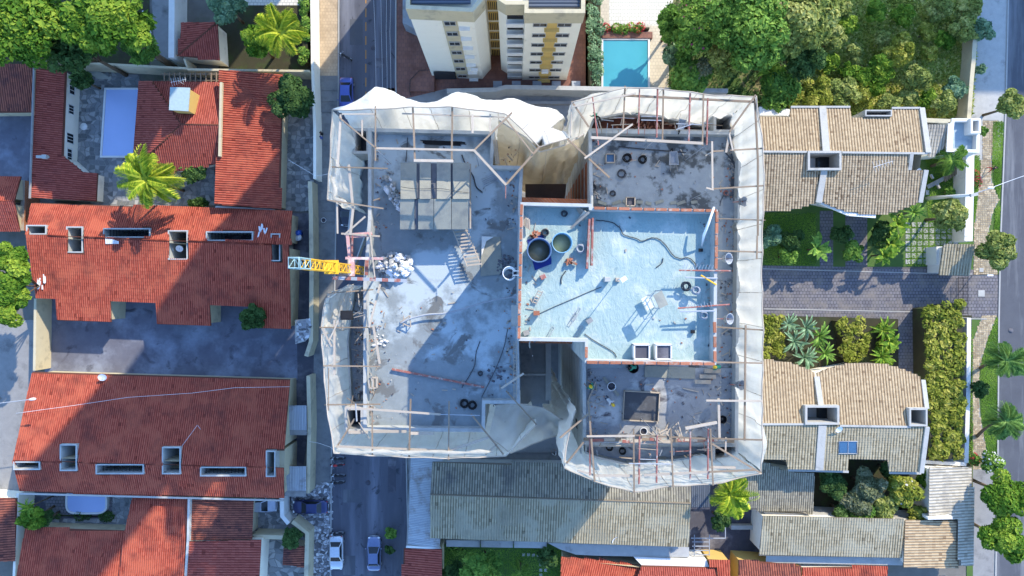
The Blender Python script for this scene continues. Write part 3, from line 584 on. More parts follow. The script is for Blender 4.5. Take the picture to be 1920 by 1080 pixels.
def motorbike(x, y, rz, paint, label, z=.03, group=None):
    t = thing('motorbike', label, 'motorbike', (x, y, z), rz, group); B = lambda s, n, m, p=t: s.build(n, m, p, world=False); V = Matrix.Rotation(PI/2, 3, 'Y')
    for yy in (-.62, .66):
        s = MB(); s.torus((0, yy, .3), .25, .055, V, 18, 7); w = B(s, 'wheel', M['black']); s = MB(); s.torus((0, yy, .3), .19, .015, V, 14, 5); s.tube((-.07, yy, .3), (.07, yy, .3), .06, 8)
        for a in range(5): s.tube((0, yy, .3), (0, yy+.19*math.cos(a*1.256), .3+.19*math.sin(a*1.256)), .012, 4)
        B(s, 'rim', M['steelgrey'], w)
    s = MB(); s.ell((0, .18, .82), (.16, .28, .14), 12, 8); B(s, 'fuel_tank', paint); s = MB(); loft(s, [(-.75, .09, .78, .86, .6), (-.6, .13, .74, .86, .5), (-.2, .15, .72, .82, .5), (-.02, .1, .72, .8, .6)], 10); B(s, 'seat', M['shirtk'])
    s = MB(); s.ell((0, .05, .42), (.15, .22, .18), 10, 7); s.tube((.15, -.1, .3), (.17, -.8, .4), .045, 8); B(s, 'engine', M['steelgrey'])
    s = MB(); s.path([(0, -.5, .68), (0, .3, .7), (0, .48, .85)], .035, 6); s.path([(0, -.62, .3), (.08, -.2, .35), (0, .2, .35), (0, .45, .8)], .025, 6); B(s, 'frame', paint)
    s = MB(); [s.tube((sx*.09, .66, .3), (sx*.09, .47, .95), .025, 6) for sx in (-1, 1)]; B(s, 'fork', M['steelgrey']); s = MB(); s.path([(-.38, .28, 1.02), (-.2, .42, 1.0), (0, .46, .97), (.2, .42, 1.0), (.38, .28, 1.02)], .02, 6); B(s, 'handlebar', M['steelgrey'])
    for sx in (-1, 1): s = MB(); s.tube((sx*.24, .4, 1.0), (sx*.3, .42, 1.15), .01, 5); s.ell((sx*.32, .42, 1.17), (.06, .02, .04), 8, 5); B(s, 'mirror', M['steelgrey'])
    s = MB(); s.ell((0, .56, .9), (.09, .09, .09), 10, 6); B(s, 'headlight', M['whiteplastic']); s = MB(); s.path([(0, .38+.66-.2, .58), (0, .72, .61), (0, .5, .58)], .05, 6); B(s, 'mudguard', paint); s = MB(); s.path([(0, -.4, .6), (0, -.66, .62), (0, -.92, .5)], .06, 6); B(s, 'mudguard', paint); return t
def person(x, y, z, rz, label, shirt, pants, hat=None, pose='stand', cat='person', hold=None):
    """one skinned body on a posed skeleton (facing +Y locally), clothing as child shells"""
    t = thing('person', label, cat, (x, y, z), rz); bend = {'stand': 0, 'bend': .95, 'walk': .08, 'lean': .45, 'sit': .2}[pose]; hipz = {'sit': .32}.get(pose, .93 if pose != 'bend' else .86)
    hip = Vector((0, 0, hipz)); sp = lambda d: hip+Vector((0, math.sin(bend)*d, math.cos(bend)*d))
    ch, sh, nk = sp(.28), sp(.50), sp(.58); hd = nk+Vector((0, math.sin(bend*.7)*.17, math.cos(bend*.7)*.17)); step = .28 if pose == 'walk' else .05
    J = [(hip, .14)]; E = []
    def add(p, r, par): J.append((Vector(p), r)); E.append((par, len(J)-1)); return len(J)-1
    a = add(sp(.15), .125, 0); c = add(ch, .15, a); s_ = add(sh, .13, c); n_ = add(nk, .055, s_); arms = []; legs = []
    for sx in (-1, 1):
        k = add(sh+Vector((sx*.19, 0, -.03)), .062, s_); reach = {'stand': (.10, -.26, .22, -.48), 'bend': (.12, -.30, .2, -.56), 'walk': (sx*.14, -.26, sx*.26, -.46), 'lean': (.2, -.2, .44, -.26), 'sit': (.2, -.2, .4, -.2)}[pose]
        el = sh+Vector((sx*.27, reach[0], reach[1])); wr = sh+Vector((sx*.22, reach[2], reach[3])); k2 = add(el, .046, k); k3 = add(wr, .032, k2); arms.append((sh+Vector((sx*.19, 0, -.03)), el, wr))
        h = add(hip+Vector((sx*.10, 0, -.06)), .092, 0)
        if pose == 'sit': kn = hip+Vector((sx*.16, .42, .10)); an = kn+Vector((0, .12, -.36))
        else: kn = Vector((sx*.11, sx*step*.6+.05, .49)); an = Vector((sx*.11, sx*step, .08))
        h2 = add(kn, .062, h); h3 = add(an, .042, h2); add(an+Vector((0, .14, -.04)), .04, h3); legs.append((hip+Vector((sx*.10, 0, -.06)), kn, an))
    me = bpy.data.meshes.new('body'); me.from_pydata([p[0] for p in J], E, []); o = bpy.data.objects.new('body', me); COL.objects.link(o)
    mo = o.modifiers.new('skin', 'SKIN'); 
    for i, (p, r) in enumerate(J): me.skin_vertices[0].data[i].radius = (r, r*.82 if i < 4 else r)
    me.skin_vertices[0].data[0].use_root = True; o.modifiers.new('sub', 'SUBSURF').levels = 1
    dg = bpy.context.evaluated_depsgraph_get(); m2 = bpy.data.meshes.new_from_object(o.evaluated_get(dg)); bpy.data.objects.remove(o)
    hb = MB(); nv = len(m2.vertices); hb.v = [tuple(v.co) for v in m2.vertices]; hb.f = [list(p.vertices) for p in m2.polygons]; hb.m = []; hb.sm = [True]*len(hb.f)
    for p in m2.polygons:
        q = p.center; low = q.z < hipz+.04 if pose != 'sit' else q.y > .0 or q.z < hipz+.06; mi = 0
        if (q-hip).dot((sh-hip).normalized()) < .04: mi = 2
        elif (q-sh).length < .62 and (q-nk).length > .09: mi = 1
        for s2, e2, w2 in arms:
            if (q-w2).length < .24: mi = 0
        if q.z < .1 and pose != 'sit': mi = 3
        hb.m.append(mi)
    hb.cur = 0; hb.ell(hd, (.085, .10, .125), 12, 8); hb.ell(hd+Vector((0, .10, -.01)), (.018, .025, .025), 6, 4)
    for sx in (-1, 1): hb.ell(hd+Vector((sx*.088, 0, 0)), (.018, .03, .038), 6, 4)
    for (sh_, el, wr) in arms:
        d = (wr-el).normalized(); q = d.to_track_quat('Z', 'Y').to_matrix(); pc = wr+d*.05; hb.ell(pc, (.045, .022, .055), 8, 5, q)
        for f_ in range(4): b0 = pc+q @ Vector((-.033+.022*f_, 0, .045)); hb.path([b0, b0+q @ Vector((0, .012, .035-.004*abs(f_-1.5))), b0+q @ Vector((0, .035, .055))], .009, 5)
        b0 = pc+q @ Vector((.04, 0, 0)); hb.path([b0, b0+q @ Vector((.025, .012, .02)), b0+q @ Vector((.028, .02, .045))], .01, 5)
    hb.cur = 4
    for sx in (-1, 1): hb.ell(hd+Vector((sx*.035, .092, .02)), (.014, .012, .009), 6, 4)
    hb.cur = 5; hb.ell(hd+Vector((0, .094, -.05)), (.03, .012, .008), 6, 4)
    hb.build('body', [M['skin'], shirt, pants, M['black'], M['dark'], M['shirtr']], t, world=False)
    hc = MB(); hc.ell(hd+Vector((0, -.015, .035)), (.095, .108, .105), 12, 7); hc.build('hair', M['hair'], t, world=False)
    if hat: h = MB(); h.ell(hd+Vector((0, -.005, .075)), (.125, .145, .105), 14, 8); h.ell(hd+Vector((0, .03, .055)), (.14, .18, .018), 14, 4); h.build('helmet', M[hat], t, world=False)
    return t
def coil(px, py, r, z, label, m='hose', name='hose_coil', turns=4, group=None, cat='coil'):
    s = MB(); c = at(px, py, z); rnd = random.Random(int(px)); pts = []
    for i in range(turns*14+6):
        a = 2*PI*i/14; rr = r*(.8+.2*math.sin(i*.37)); pts.append(c+Vector((math.cos(a)*rr+rnd.uniform(-.02, .02), math.sin(a)*rr, .05+.05*(i/14))))
    s.path(pts, .035, 5); return s.solo(name, M[m], label, cat, group)
def bricks_row(parent, a, b, z, L=.62, w=.16, h=.16, name='brick', m='brickp', rnd=random):
    A = at(*a, z); B = at(*b, z); d = B-A; n = max(1, int(d.length/L)); u = d.normalized(); rz = math.atan2(u.y, u.x)
    key = ('brick', L, w, h)
    if key not in FM: s = MB(); s.box((0, 0, h/2), (L-.05, w, h)); o = s.build('brick', M[m], None, world=False, bevel=0); FM[key] = o.data; bpy.data.objects.remove(o)
    off = root_off(parent)
    for i in range(n):
        o = bpy.data.objects.new(name, FM[key]); COL.objects.link(o); o.parent = parent; p = A+u*((i+.5)*d.length/n)-off; o.location = p+Vector((0, 0, rnd.uniform(-.015, .02))); o.rotation_euler = (0, 0, rz+rnd.uniform(-.03, .03))
# ================================================ SETTING: ground sheets
def sheet(name, poly, lvl, m, kind='structure', parent=None, th=.05):
    s = MB(); z = .006*lvl; s.prism([(p.x, p.y) for p in (at(x, y, 0) for x, y in poly)], z-th, z); o = s.build(name, M[m], parent)
    if kind: o['kind'] = kind
    return o
def rect(x0, y0, x1, y1): return [(x0, y0), (x1, y0), (x1, y1), (x0, y1)]
s = MB(); s.box((0, 0, -.5), (3000, 3000, .9)); struct('ground', s, M['ground'])
ROADL = [(637, -300), (744, -300), (742, 150), (762, 860), (772, 1500), (618, 1500), (622, 860), (635, 150)]
sheet('road', ROADL, 2, 'asphalt')
ROADR = [(1896, -300), (1886, 200), (1881, 330), (1876, 450), (1873, 600), (1871, 850), (1866, 1140), (1860, 1500), (2100, 1500), (2110, -300)]
sheet('road', ROADR, 2, 'asphalt2')
sheet('pavement', [(592, -300), (637, -300), (635, 152), (620, 900), (560, 1300), (530, 1300), (585, 930), (592, 400)], 3, 'sidewalk')
sheet('pavement', [(600, -300), (634, -300), (633, 142), (600, 142)], 5, 'tanwalk')
for i in range(14):                                    # concrete slabs of the left pavement
    y0 = 150+i*20.5; s = MB(); a = at(602, y0+1.0, .06); b = at(633-i*.25, y0+19.5, .06); s.prism([(a.x, a.y), (b.x, a.y), (b.x, b.y), (a.x, b.y)], 0, .055+.008*(i % 3)); 
    o = s.build('pavement_slab', M['sidewalk']); o.parent = bpy.data.objects['pavement']
s = MB()
for y in range(-80, 200, 26): a = at(686, y, 0); s.box((a.x, a.y, .014), (.12, 1.1, .004))
struct('road_marking', s, M['painto'])
s = MB()
for pts in ([(636, -200), (635, 152), (622, 860), (618, 1300)], [(743, -200), (742, 150), (762, 860), (771, 1300)]):
    for (x0, y0), (x1, y1) in zip(pts, pts[1:]):
        a = at(x0, y0, 0); b = at(x1, y1, 0); d = b-a; s.box((a+b)/2+Vector((0, 0, .06)), (d.length, .16, .12), rz=math.atan2(d.y, d.x))
pts = [(1894, -200), (1885, 200), (1880, 330), (1875, 450), (1872, 600), (1870, 850), (1865, 1140)]
for (x0, y0), (x1, y1) in zip(pts, pts[1:]):
    a = at(x0, y0, 0); b = at(x1, y1, 0); d = b-a; s.box((a+b)/2+Vector((0, 0, .06)), (d.length, .18, .12), rz=math.atan2(d.y, d.x))
struct('kerb', s, M['kerb'])
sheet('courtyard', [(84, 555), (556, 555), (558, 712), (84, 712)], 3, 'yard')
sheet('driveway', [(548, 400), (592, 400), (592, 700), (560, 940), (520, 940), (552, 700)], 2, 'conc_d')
sheet('courtyard', rect(-60, 205, 62, 340), 3, 'yard')
sheet('courtyard', rect(-60, 600, 66, 935), 3, 'conc')
sheet('driveway', [(276, -200), (322, -200), (320, 112), (290, 112)], 3, 'conc')
sheet('garden_bed', rect(-80, -200, 280, 125), 2, 'soil'); sheet('garden_bed', rect(410, -200, 592, 135), 2, 'soil')
sheet('terrace', rect(450, -10, 572, 10), 4, 'tilewhite')
for nm, poly, cell, sd, holes in (('stone_paving', [(118, 135), (258, 140), (330, 310), (410, 300), (410, 385), (190, 400), (120, 330)], .55, 1, [rect(192, 165, 262, 296)]),
        ('stone_paving', [(533, 200), (586, 200), (590, 395), (528, 395)], .55, 2, []), ('stone_paving', [(205, 925), (252, 925), (245, 995), (80, 995), (100, 972), (205, 972)], .5, 3, []),
        ('stone_paving', [(470, 930), (535, 930), (540, 1002), (470, 1008)], .5, 4, []), ('stone_paving', [(488, 1012), (580, 1012), (575, 1140), (480, 1140)], .75, 5, [])):
    c = [sum(p[0] for p in poly)/len(poly), sum(p[1] for p in poly)/len(poly)]
    bed = sheet(nm+'_bed', poly, 3, 'conc'); scatter_stones(nm, poly, .03, 'stone', cell, .045, .03, .36, seed=sd, holes=holes)
sheet('plaza', [(744, -200), (1102, -200), (1104, 166), (838, 166), (740, 190)], 3, 'pavred')
sheet('service_yard', [(700, 165), (1120, 165), (1120, 500), (700, 500)], 2, 'conc'); sheet('service_yard', [(800, 500), (1140, 500), (1140, 900), (760, 900)], 2, 'conc')
sheet('lawn_strip', rect(1098, -200, 1134, 168), 3, 'lawn')
sheet('pool_terrace', rect(1126, -100, 1254, 205), 4, 'tilepatio'); sheet('patio', rect(1142, -60, 1262, 48), 5, 'tilewhite')
LOT = [(1250, -200), (1835, -200), (1830, 230), (1250, 230)]
sheet('vacant_lot', LOT, 2, 'lot'); sheet('pavement', [(1826, -200), (1896, -200), (1885, 230), (1872, 300), (1815, 300)], 4, 'conc_l')
sheet('garden', rect(1425, 285, 1822, 500), 2, 'lawn'); sheet('garden', rect(1420, 585, 1700, 700), 2, 'soil'); sheet('garden_soil', rect(1725, 560, 1822, 875), 4, 'soil'); sheet('garden_soil', rect(1500, 860, 1760, 985), 2, 'soil')
sheet('drive', [(1395, 497), (1820, 505), (1875, 515), (1875, 592), (1735, 590), (1740, 720), (1685, 720), (1684, 598), (1395, 590)], 5, 'pavdrive')
for a in ((1512, 400, 1520, 497), (1536, 400, 1562, 500), (1583, 395, 1640, 500)): pass
sheet('path', rect(1537, 395, 1562, 500), 4, 'pavdrive'); sheet('path', rect(1585, 400, 1626, 500), 4, 'pavdrive')
s = MB()
for pts in ([(1430, 504), (1760, 513), (1822, 514)], [(1432, 579), (1735, 585)], [(1760, 597), (1850, 598)]):
    for (x0, y0), (x1, y1) in zip(pts, pts[1:]): a = at(x0, y0, 0); b = at(x1, y1, 0); d = b-a; s.box((a+b)/2+Vector((0, 0, .04)), (d.length, .12, .06), rz=math.atan2(d.y, d.x))
struct('kerb', s, M['kerb'])
# right pavement: cobbled path between lawn strips
sheet('verge', [(1815, 285), (1884, 285), (1875, 520), (1815, 520)], 3, 'lawn'); sheet('verge', [(1815, 592), (1873, 592), (1868, 1150), (1812, 1150)], 3, 'lawn')
PATH = [(1843, 225), (1872, 225), (1860, 290), (1858, 330), (1862, 352), (1873, 375), (1862, 395), (1854, 430), (1860, 470), (1872, 515), (1825, 515), (1826, 440), (1832, 380), (1838, 330), (1842, 280)]
PATH2 = [(1842, 592), (1868, 592), (1850, 640), (1838, 680), (1834, 720), (1838, 780), (1850, 850), (1840, 880), (1824, 880), (1823, 700), (1824, 640)]
for k, p in enumerate((PATH, PATH2)): sheet('path', p, 5, 'conc'); scatter_stones('cobbled_path', p, .035, 'cobble', .27, .02, .02, .2, seed=20+k)
sheet('forecourt', [(1822, 515), (1874, 515), (1872, 596), (1822, 596)], 6, 'pavdrive'); sheet('pavement', [(1824, 880), (1868, 880), (1864, 1200), (1824, 1200)], 5, 'conc')
scatter_stones('rubble_ground', [(548, 930), (606, 905), (622, 905), (620, 1140), (582, 1140), (582, 1005), (545, 970)], .02, 'rubblem', .34, .03, .06, .42, seed=9, tilt=.05)
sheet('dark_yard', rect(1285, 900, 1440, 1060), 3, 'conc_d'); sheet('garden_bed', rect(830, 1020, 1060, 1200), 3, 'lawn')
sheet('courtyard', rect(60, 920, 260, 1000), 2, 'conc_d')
# ================================================ STREET WALLS AND FENCES
T_ = lambda *a, **k: wallrun(*a, **k)
T_('boundary_wall', [(40, 112), (200, 120), (350, 128)], 3, .25, 'beige', 'long cream garden wall below the big trees, top left')
T_('boundary_wall', [(345, 110), (352, 130), (580, 133)], 3, .25, 'beige', 'cream wall running from the small tiled hut to the street corner')
T_('boundary_wall', [(322, -30), (321, 108)], 3.2, .7, 'white', 'white wall beside the narrow concrete driveway at the top')
T_('street_wall', [(584, -60), (586, 130), (590, 240), (590, 335)], 2.6, .35, 'cream', 'cream street wall along the pavement by the stone paved side yard')
T_('street_wall', [(581, 340), (583, 405), (584, 520), (583, 640), (574, 668)], 2.4, .5, 'beige', 'cream wall between dark side drive and pavement, left of the yellow mast')
T_('street_wall', [(578, 705), (580, 800), (577, 925)], 2.4, .45, 'beige', 'cream wall beside the corrugated sheet carports')
T_('zigzag_wall', [(528, 932), (529, 968), (541, 982)], 2.2, .5, 'white', 'short pale wall with kinked end near the parked hatchback')
T_('zigzag_wall', [(548, 978), (576, 1000), (573, 1120)], 2.3, .5, 'beige', 'cream zigzag wall between rubble pavement and stone paved yard')
T_('courtyard_wall', [(66, 560), (64, 695)], 2.8, .3, 'beige', 'cream wall closing the left end of the blue courtyard')
T_('boundary_wall', [(33, 925), (24, 1120)], 2.8, .3, 'cream', 'sunlit cream wall at the bottom left between two tiled roofs')
T_('boundary_wall', [(838, 170), (930, 168), (948, 163), (1130, 166), (1365, 170)], 3, .5, 'conc_l', 'grey concrete wall behind the apartment block plaza')
T_('yard_kerb', [(972, 200), (975, 192), (1070, 192)], .6, .4, 'conc', 'low concrete kerb framing the empty service yard')
T_('lot_wall', [(1829, 60), (1826, 110), (1822, 150), (1817, 222)], 2.6, .5, 'beige', 'cream wall along the right edge of the vacant lot')
T_('garden_wall', [(1819, 285), (1818, 370), (1816, 452)], 2.4, 1.0, 'white', 'broad white wall top between lawn garden and cobbled path')
T_('garden_wall', [(1817, 596), (1816, 720), (1812, 868)], 2.2, .5, 'white', 'long white wall beside the big yellow green hedge')
T_('garden_wall', [(1732, 866), (1812, 871)], 2.4, .4, 'white', 'white cross wall at the lower end of the big hedge')
T_('garden_wall', [(1433, 962), (1527, 966), (1700, 974), (1796, 972)], 3.1, .25, 'conc_l', 'grey wall between shrub garden and long weathered roof')
T_('yard_wall', [(474, 1006), (530, 1008)], 2.2, .5, 'beige', 'cream cross wall between two stone paved yards, bottom left')
# steel gate and hatch covers
t = thing('driveway_gate', 'dark barred sliding gate at the street end of the paved drive', 'gate', tuple(at(1806, 555, 0)))
for k in range(26):
    s = MB(); a = at(1797+((k*7) % 3)*0, 520+k*2.7, 1.5); b = at(1817, 520+k*2.7, 1.6); s.tube((a.x+.9, a.y, .1), (a.x+.9, a.y, 1.9), .022, 5); s.build('bar', M['dark'], t)
for zz in (.15, 1.0, 1.9): s = MB(); a = at(1808, 519, zz); b = at(1808, 590, zz); x = at(1797, 520, 1.5).x+.9; s.box((x, (a.y+b.y)/2, zz), (.05, abs(a.y-b.y), .05)); s.build('rail', M['dark'], t)
# ================================================ POOLS
def pool(poly, z, m, label, rim='tilepatio', rnd_=False):
    P = [at(x, y, z) for x, y in poly]; t = thing('swimming_pool', label, 'pool', tuple(sum(P, Vector())/len(P))); s = MB(); o = [(p.x, p.y) for p in P]; oo = offset(o, -.22); n = len(o)
    vs = [(p[0], p[1], z+.05) for p in oo]+[(p[0], p[1], z+.05) for p in o]+[(p[0], p[1], z-.35) for p in o]+[(p[0], p[1], 0) for p in oo]
    s.add(vs, [f for k in range(n) for f in ((k, (k+1) % n, n+(k+1) % n, n+k), (n+k, n+(k+1) % n, 2*n+(k+1) % n, 2*n+k), (3*n+k, 3*n+(k+1) % n, (k+1) % n, k))]); s.build('coping', M[rim], t)
    w = MB(); w.prism(o, z-.2, z-.05); w.build('water', M[m], t); return t
pool(rect(1131, 75, 1215, 166), .3, 'poolwater', 'turquoise rectangular pool beside beige tiled terrace', 'white')
pool([(199, 168), (262, 168), (256, 292), (191, 292)], .3, 'poolwater2', 'lavender blue pool half under the hipped red roof', 'white')
a = at(162, 942, .5); el = [(162+36*math.copysign(abs(math.cos(k*PI/12))**.4, math.cos(k*PI/12)), 941+20*math.copysign(abs(math.sin(k*PI/12))**.5, math.sin(k*PI/12))) for k in range(24)]
pool(el, .5, 'poolwater2', 'rounded pale fibreglass spa pool in the lower left yard', 'white'); sheet('deck', [(85, 925), (212, 925), (210, 968), (88, 965)], 12, 'pavdrive')
# planter hedge row by the turquoise pool
hedge(rect(1133, 44, 1224, 58), 0, 1.0, 'leaf_mid', 'low planted border above the turquoise pool', 3, 60, .12, name='flower_border', cat='hedge', flowers=('flow_r', 300, .08))
s = MB(); s.box(at(1176, 67, .2), (6.2, .8, .5)); s.solo('terrace_step', M['pavred'], 'brown tiled step along the top edge of the turquoise pool', 'step')
hedge(rect(1101, -20, 1131, 164), 0, 2.4, 'leaf_blue', 'tall dull green hedge between apartment plaza and pool', 4, 50, .14)
# ================================================ HOUSES
def house(name, label, px, py, cat='house'): return thing(name, label, cat, tuple(at(px, py, 0)))
def ridge(parent, a, b, z, m='clay', r=.11): s = MB(); A = at(*a, z); B = at(*b, z); s.tube(A, B, r, 8); return s.build('ridge_cap', M[m], parent)
def ridge3(parent, A, B, m='claybase', r=.1): s = MB(); s.tube(A, B, r, 8); return s.build('ridge_cap', M[m], parent)
def antenna(px, py, z, label, rz=.4, size=1.0):
    s = MB(); c = at(px, py, z); s.tube(c, c+Vector((0, 0, 1.4*size)), .03, 6); d = Vector((math.cos(rz), math.sin(rz), 0)); n = Vector((-d.y, d.x, 0)); top = c+Vector((0, 0, 1.35*size)); s.tube(top-d*.9*size, top+d*.9*size, .02, 5)
    for k in range(7): q = top+d*(-.8+.27*k)*size; s.tube(q-n*(.5-.04*k)*size, q+n*(.5-.04*k)*size, .014, 4)
    return s.solo('tv_antenna', M['whiteplastic'], label, 'antenna')
def dish(px, py, z, r, label, az=.8, group=None):
    c = at(px, py, z); t = thing('satellite_dish', label, 'satellite dish', tuple(c), az, group); s = MB(); rows = []
    for j in range(6):
        rr = r*j/5; rows.append([(math.cos(2*PI*k/16)*rr, math.sin(2*PI*k/16)*rr*1.05, .22*(rr/r)**2*r) for k in range(17)])
    q = Matrix.Rotation(R(32), 3, 'X'); s.grid([[Vector((0, 0, .45)) + q @ Vector(p) for p in row] for row in rows]); s.build('reflector', M['whiteplastic'], t, world=False)
    s = MB(); s.tube((0, 0, 0), (0, 0, .45), .03, 6); s.tube((0, .05, .4), (0, -.35*r*2, .5+r*.8), .015, 5); s.ell((0, -.35*r*2, .5+r*.8), (.04, .04, .05), 6, 4); s.build('mount', M['steelgrey'], t, world=False); return t
# --- neighbour at the far left edge
h = house('tiled_house', 'dark brown roofed house at the left edge above the grey patio', 30, 165); pl = plane((-40, 120), (62, 122), 4.2, (20, 212), 3.0)
o = [(-60, 118), (62, 122), (60, 211), (-60, 212)]; clip_roof(h, o, pl, 'clayd', .27); walls(h, o, pl, 'beige')
h = house('tiled_house', 'small lit tiled house at left edge above the bright tree', 15, 380); pl = plane((-30, 377), (26, 377), 4.6, (0, 329), 3.2); o1 = [(-50, 329), (40, 331), (27, 377), (-50, 377)]
clip_roof(h, o1, pl, 'clay', .25); walls(h, o1, pl, 'beige'); pl = plane((-30, 377), (26, 377), 4.6, (0, 435), 3.0); o2 = [(-50, 377), (27, 377), (38, 434), (-50, 435)]; clip_roof(h, o2, pl, 'clay2', .25); walls(h, o2, pl, 'beige')
T_('brick_wall', [(43, 338), (41, 432)], 2.6, .5, 'brick', 'rough brick wall strip beside the small house at the left edge')
# --- W1
h = house('garden_house', 'long red tiled house with cream facade facing the lavender pool', 95, 250); pl = plane((66, 130), (56, 370), 4.0, (120, 250), 2.9)
o = [(70, 130), (125, 133), (119, 293), (141, 310), (156, 323), (184, 325), (181, 378), (58, 370)]; clip_roof(h, o, pl, 'clay2', .26); w = walls(h, o, pl, 'cream', .15)
for (px, py, ww, hh) in ((130, 165, 1.5, 1.0), (128, 205, 1.1, 1.0), (127, 259, 1.2, 1.3), (127, 290, 1.6, .9)): p = at(px, py, 1.7); xx = hit(119+(293-py)*.037, py, pl).x-.15; window(h, (xx, p.y, 1.6), (1, 0), ww, hh, 'white', 3)
s = MB(); a = at(64, 128, 4.3); b = at(56, 372, 4.3); s.tube(a, b, .14, 6); s.build('parapet', M['conc'], h)
s = MB(); s.box(at(80, 294, 4.2), (1.4, .3, .3)); s.box(at(84, 294, 4.4), (.5, .45, .4)); s.build('chimney', M['conc_l'], h)
# --- W2 hipped
h = house('hipped_house', 'hipped red roofed house between lavender pool and long lean-to roof', 335, 230)
rA, rB = (340, 233), (413, 234); zr, ze = 5.0, 3.0
pw = plane((340, 233), (338, 260), zr, (254, 225), ze); o = [(260, 152), (285, 152), (340, 233), (281, 290), (249, 293)]; clip_roof(h, o, pw, 'clay2', .26)
pn = plane(rA, rB, zr, (350, 152), ze); o = [(285, 152), (414, 154), (413, 234), (340, 233)]; clip_roof(h, o, pn, 'clay2', .26)
ps = plane(rA, rB, zr, (350, 318), ze); o = [(340, 233), (413, 234), (411, 296), (404, 308), (326, 323), (281, 322), (281, 290)]; clip_roof(h, o, ps, 'clay2', .26)
walls(h, [(260, 152), (414, 154), (411, 296), (404, 308), (326, 323), (281, 322), (249, 293)], flat(3.0), 'cream', .5)
ridge3(h, hit(340, 233, pn), hit(413, 234, pn)); ridge3(h, hit(285, 152, pn)+Vector((0, 0, .1)), hit(340, 233, pn)); ridge3(h, hit(281, 290, ps)+Vector((0, 0, .1)), hit(340, 233, ps))
tk = house('roof_turret', 'yellow roof turret with pale blue top on the hipped house', 345, 190, 'turret'); a = [at(x, y, 6.4) for x, y in ((322, 166), (355, 167), (352, 207), (320, 205))]
s = MB(); s.prism([(p.x, p.y) for p in a], 3.2, 6.4); s.build('wall', M['yellow'], tk); s = MB(); s.prism([tuple(p) for p in offset([(p.x, p.y) for p in a], -.12)], 6.4, 6.55); s.build('roof', plain('pale_blue_sheet', (.38, .5, .53), .5), tk)
antenna(345, 158, 5.2, 'tv antenna standing beside the yellow turret', .2)
# --- W3
h = house('lean_to_house', 'large red lean-to roof with yellowish parapet, right of the hipped house', 470, 260); pl = plane((415, 150), (407, 385), 4.6, (528, 260), 3.2)
o = [(412, 131), (531, 140), (525, 392), (404, 383), (405, 296), (413, 294)]; clip_roof(h, o, pl, 'clay', .27); walls(h, o, pl, 'beige')
beam(h, (417, 156), (414, 294), 4.7, 4.7, .28, .4, 'beige', 'parapet')
T_('low_wall', [(404, 388), (512, 394)], 3.0, .25, 'white', 'narrow white wall along the lower edge of the large lean-to roof')
# hut top
h = house('tiled_hut', 'small square hut with diagonal hip ridge at the top left', 375, 78); q = plane((405, 43), (333, 105), 4.3, (341, 42), 3.3)
pa = plane((408, 42), (300, 42), 4.3, (370, 110), 3.0); 
o = [(341, 42), (408, 42), (333, 105)]; pb = plane((408, 20), (408, 60), 4.4, (336, 74), 3.1); clip_roof(h, o, pb, 'clay2', .26)
o = [(408, 42), (412, 113), (333, 105)]; pc = plane((408, 42), (300, 42), 4.4, (370, 110), 3.1); clip_roof(h, o, pc, 'clay2', .26)
walls(h, [(341, 42), (408, 42), (412, 113), (333, 105)], flat(3.1), 'cream', .2); ridge3(h, hit(408, 42, pc), hit(333, 105, pc)+Vector((0, 0, .05)))
# pergola beams
t = thing('pergola', 'row of dark timber pergola beams above the hipped roof', 'pergola', tuple(at(350, 146, 0)))
for k in range(11): s = MB(); a = at(308+k*9.8, 138, 2.8); b = at(308+k*9.8, 153, 2.8); s.box((a+b)/2, (.1, 1.2, .16)); s.build('beam', M['wood'], t)
for y in (139, 151): s = MB(); a = at(302, y, 2.7); b = at(412, y, 2.7); s.box((a+b)/2, ((b-a).length, .1, .12)); s.build('rail', M['wood'], t)
# --- row house A (middle left)
h = house('row_house', 'middle row of red roofed terraces with six light wells above the blue courtyard', 300, 480)
RA, RB = (48, 440), (548, 460); pu = plane(RA, RB, 5.2, (300, 390), 3.4); pd = plane(RA, RB, 5.2, (300, 566), 3.9)
wells = [(52, 422, 90, 440), (127, 425, 158, 474), (196, 428, 284, 446), (317, 432, 354, 487), (388, 434, 476, 452), (509, 438, 527, 490)]
up = [(59, 380), (548, 397), (545, 444), (548, 459), (48, 440)]
dn = [(48, 440), (509, 458), (511, 491), (530, 492), (530, 460), (542, 460), (546, 617), (475, 615), (470, 572), (393, 569), (396, 611), (295, 608), (293, 565), (207, 564), (209, 604), (108, 601), (105, 560), (68, 558)]
hl = lambda r: [(r[0], r[1]), (r[2], r[1]), (r[2], r[3]), (r[0], r[3])]
def cut(rs, y0, y1, ya):
    return [[(a, max(b, y0)), (c, max(b, y0)), (c, min(d, y1)), (a, min(d, y1))] for a, b, c, d in rs if max(b, y0) < min(d, y1)-1]
def ry(x): return 440+(x-48)*.04
def cutr(rs, upper):
    out = []
    for a, b, c, d in rs:
        ra, rc = ry(a), ry(c)
        if upper: 
            if d > ra-3: out.append([(a, b), (c, b), (c, min(d, rc-.6)), (a, min(d, ra-.6))])
            else: out.append([(a, b), (c, b), (c, d), (a, d)])
        elif d > rc+2: out.append([(a, max(b, ra+.6)), (c, max(b, rc+.6)), (c, d), (a, d)])
    return out
W_in = [(54, 423, 90, 440), (127, 425, 158, 474), (196, 428, 284, 446), (317, 432, 354, 487), (388, 434, 476, 452)]
clip_roof(h, up, pu, 'clay', .25, holes=cutr(W_in, True)); clip_roof(h, dn, pd, 'clay', .25, holes=cutr([w_ for w_ in W_in if w_[3] > 447], False))
walls(h, dn, pd, 'beige', .3); walls(h, [(59, 380), (548, 397), (546, 459), (50, 441)], flat(3.3), 'beige', .3)
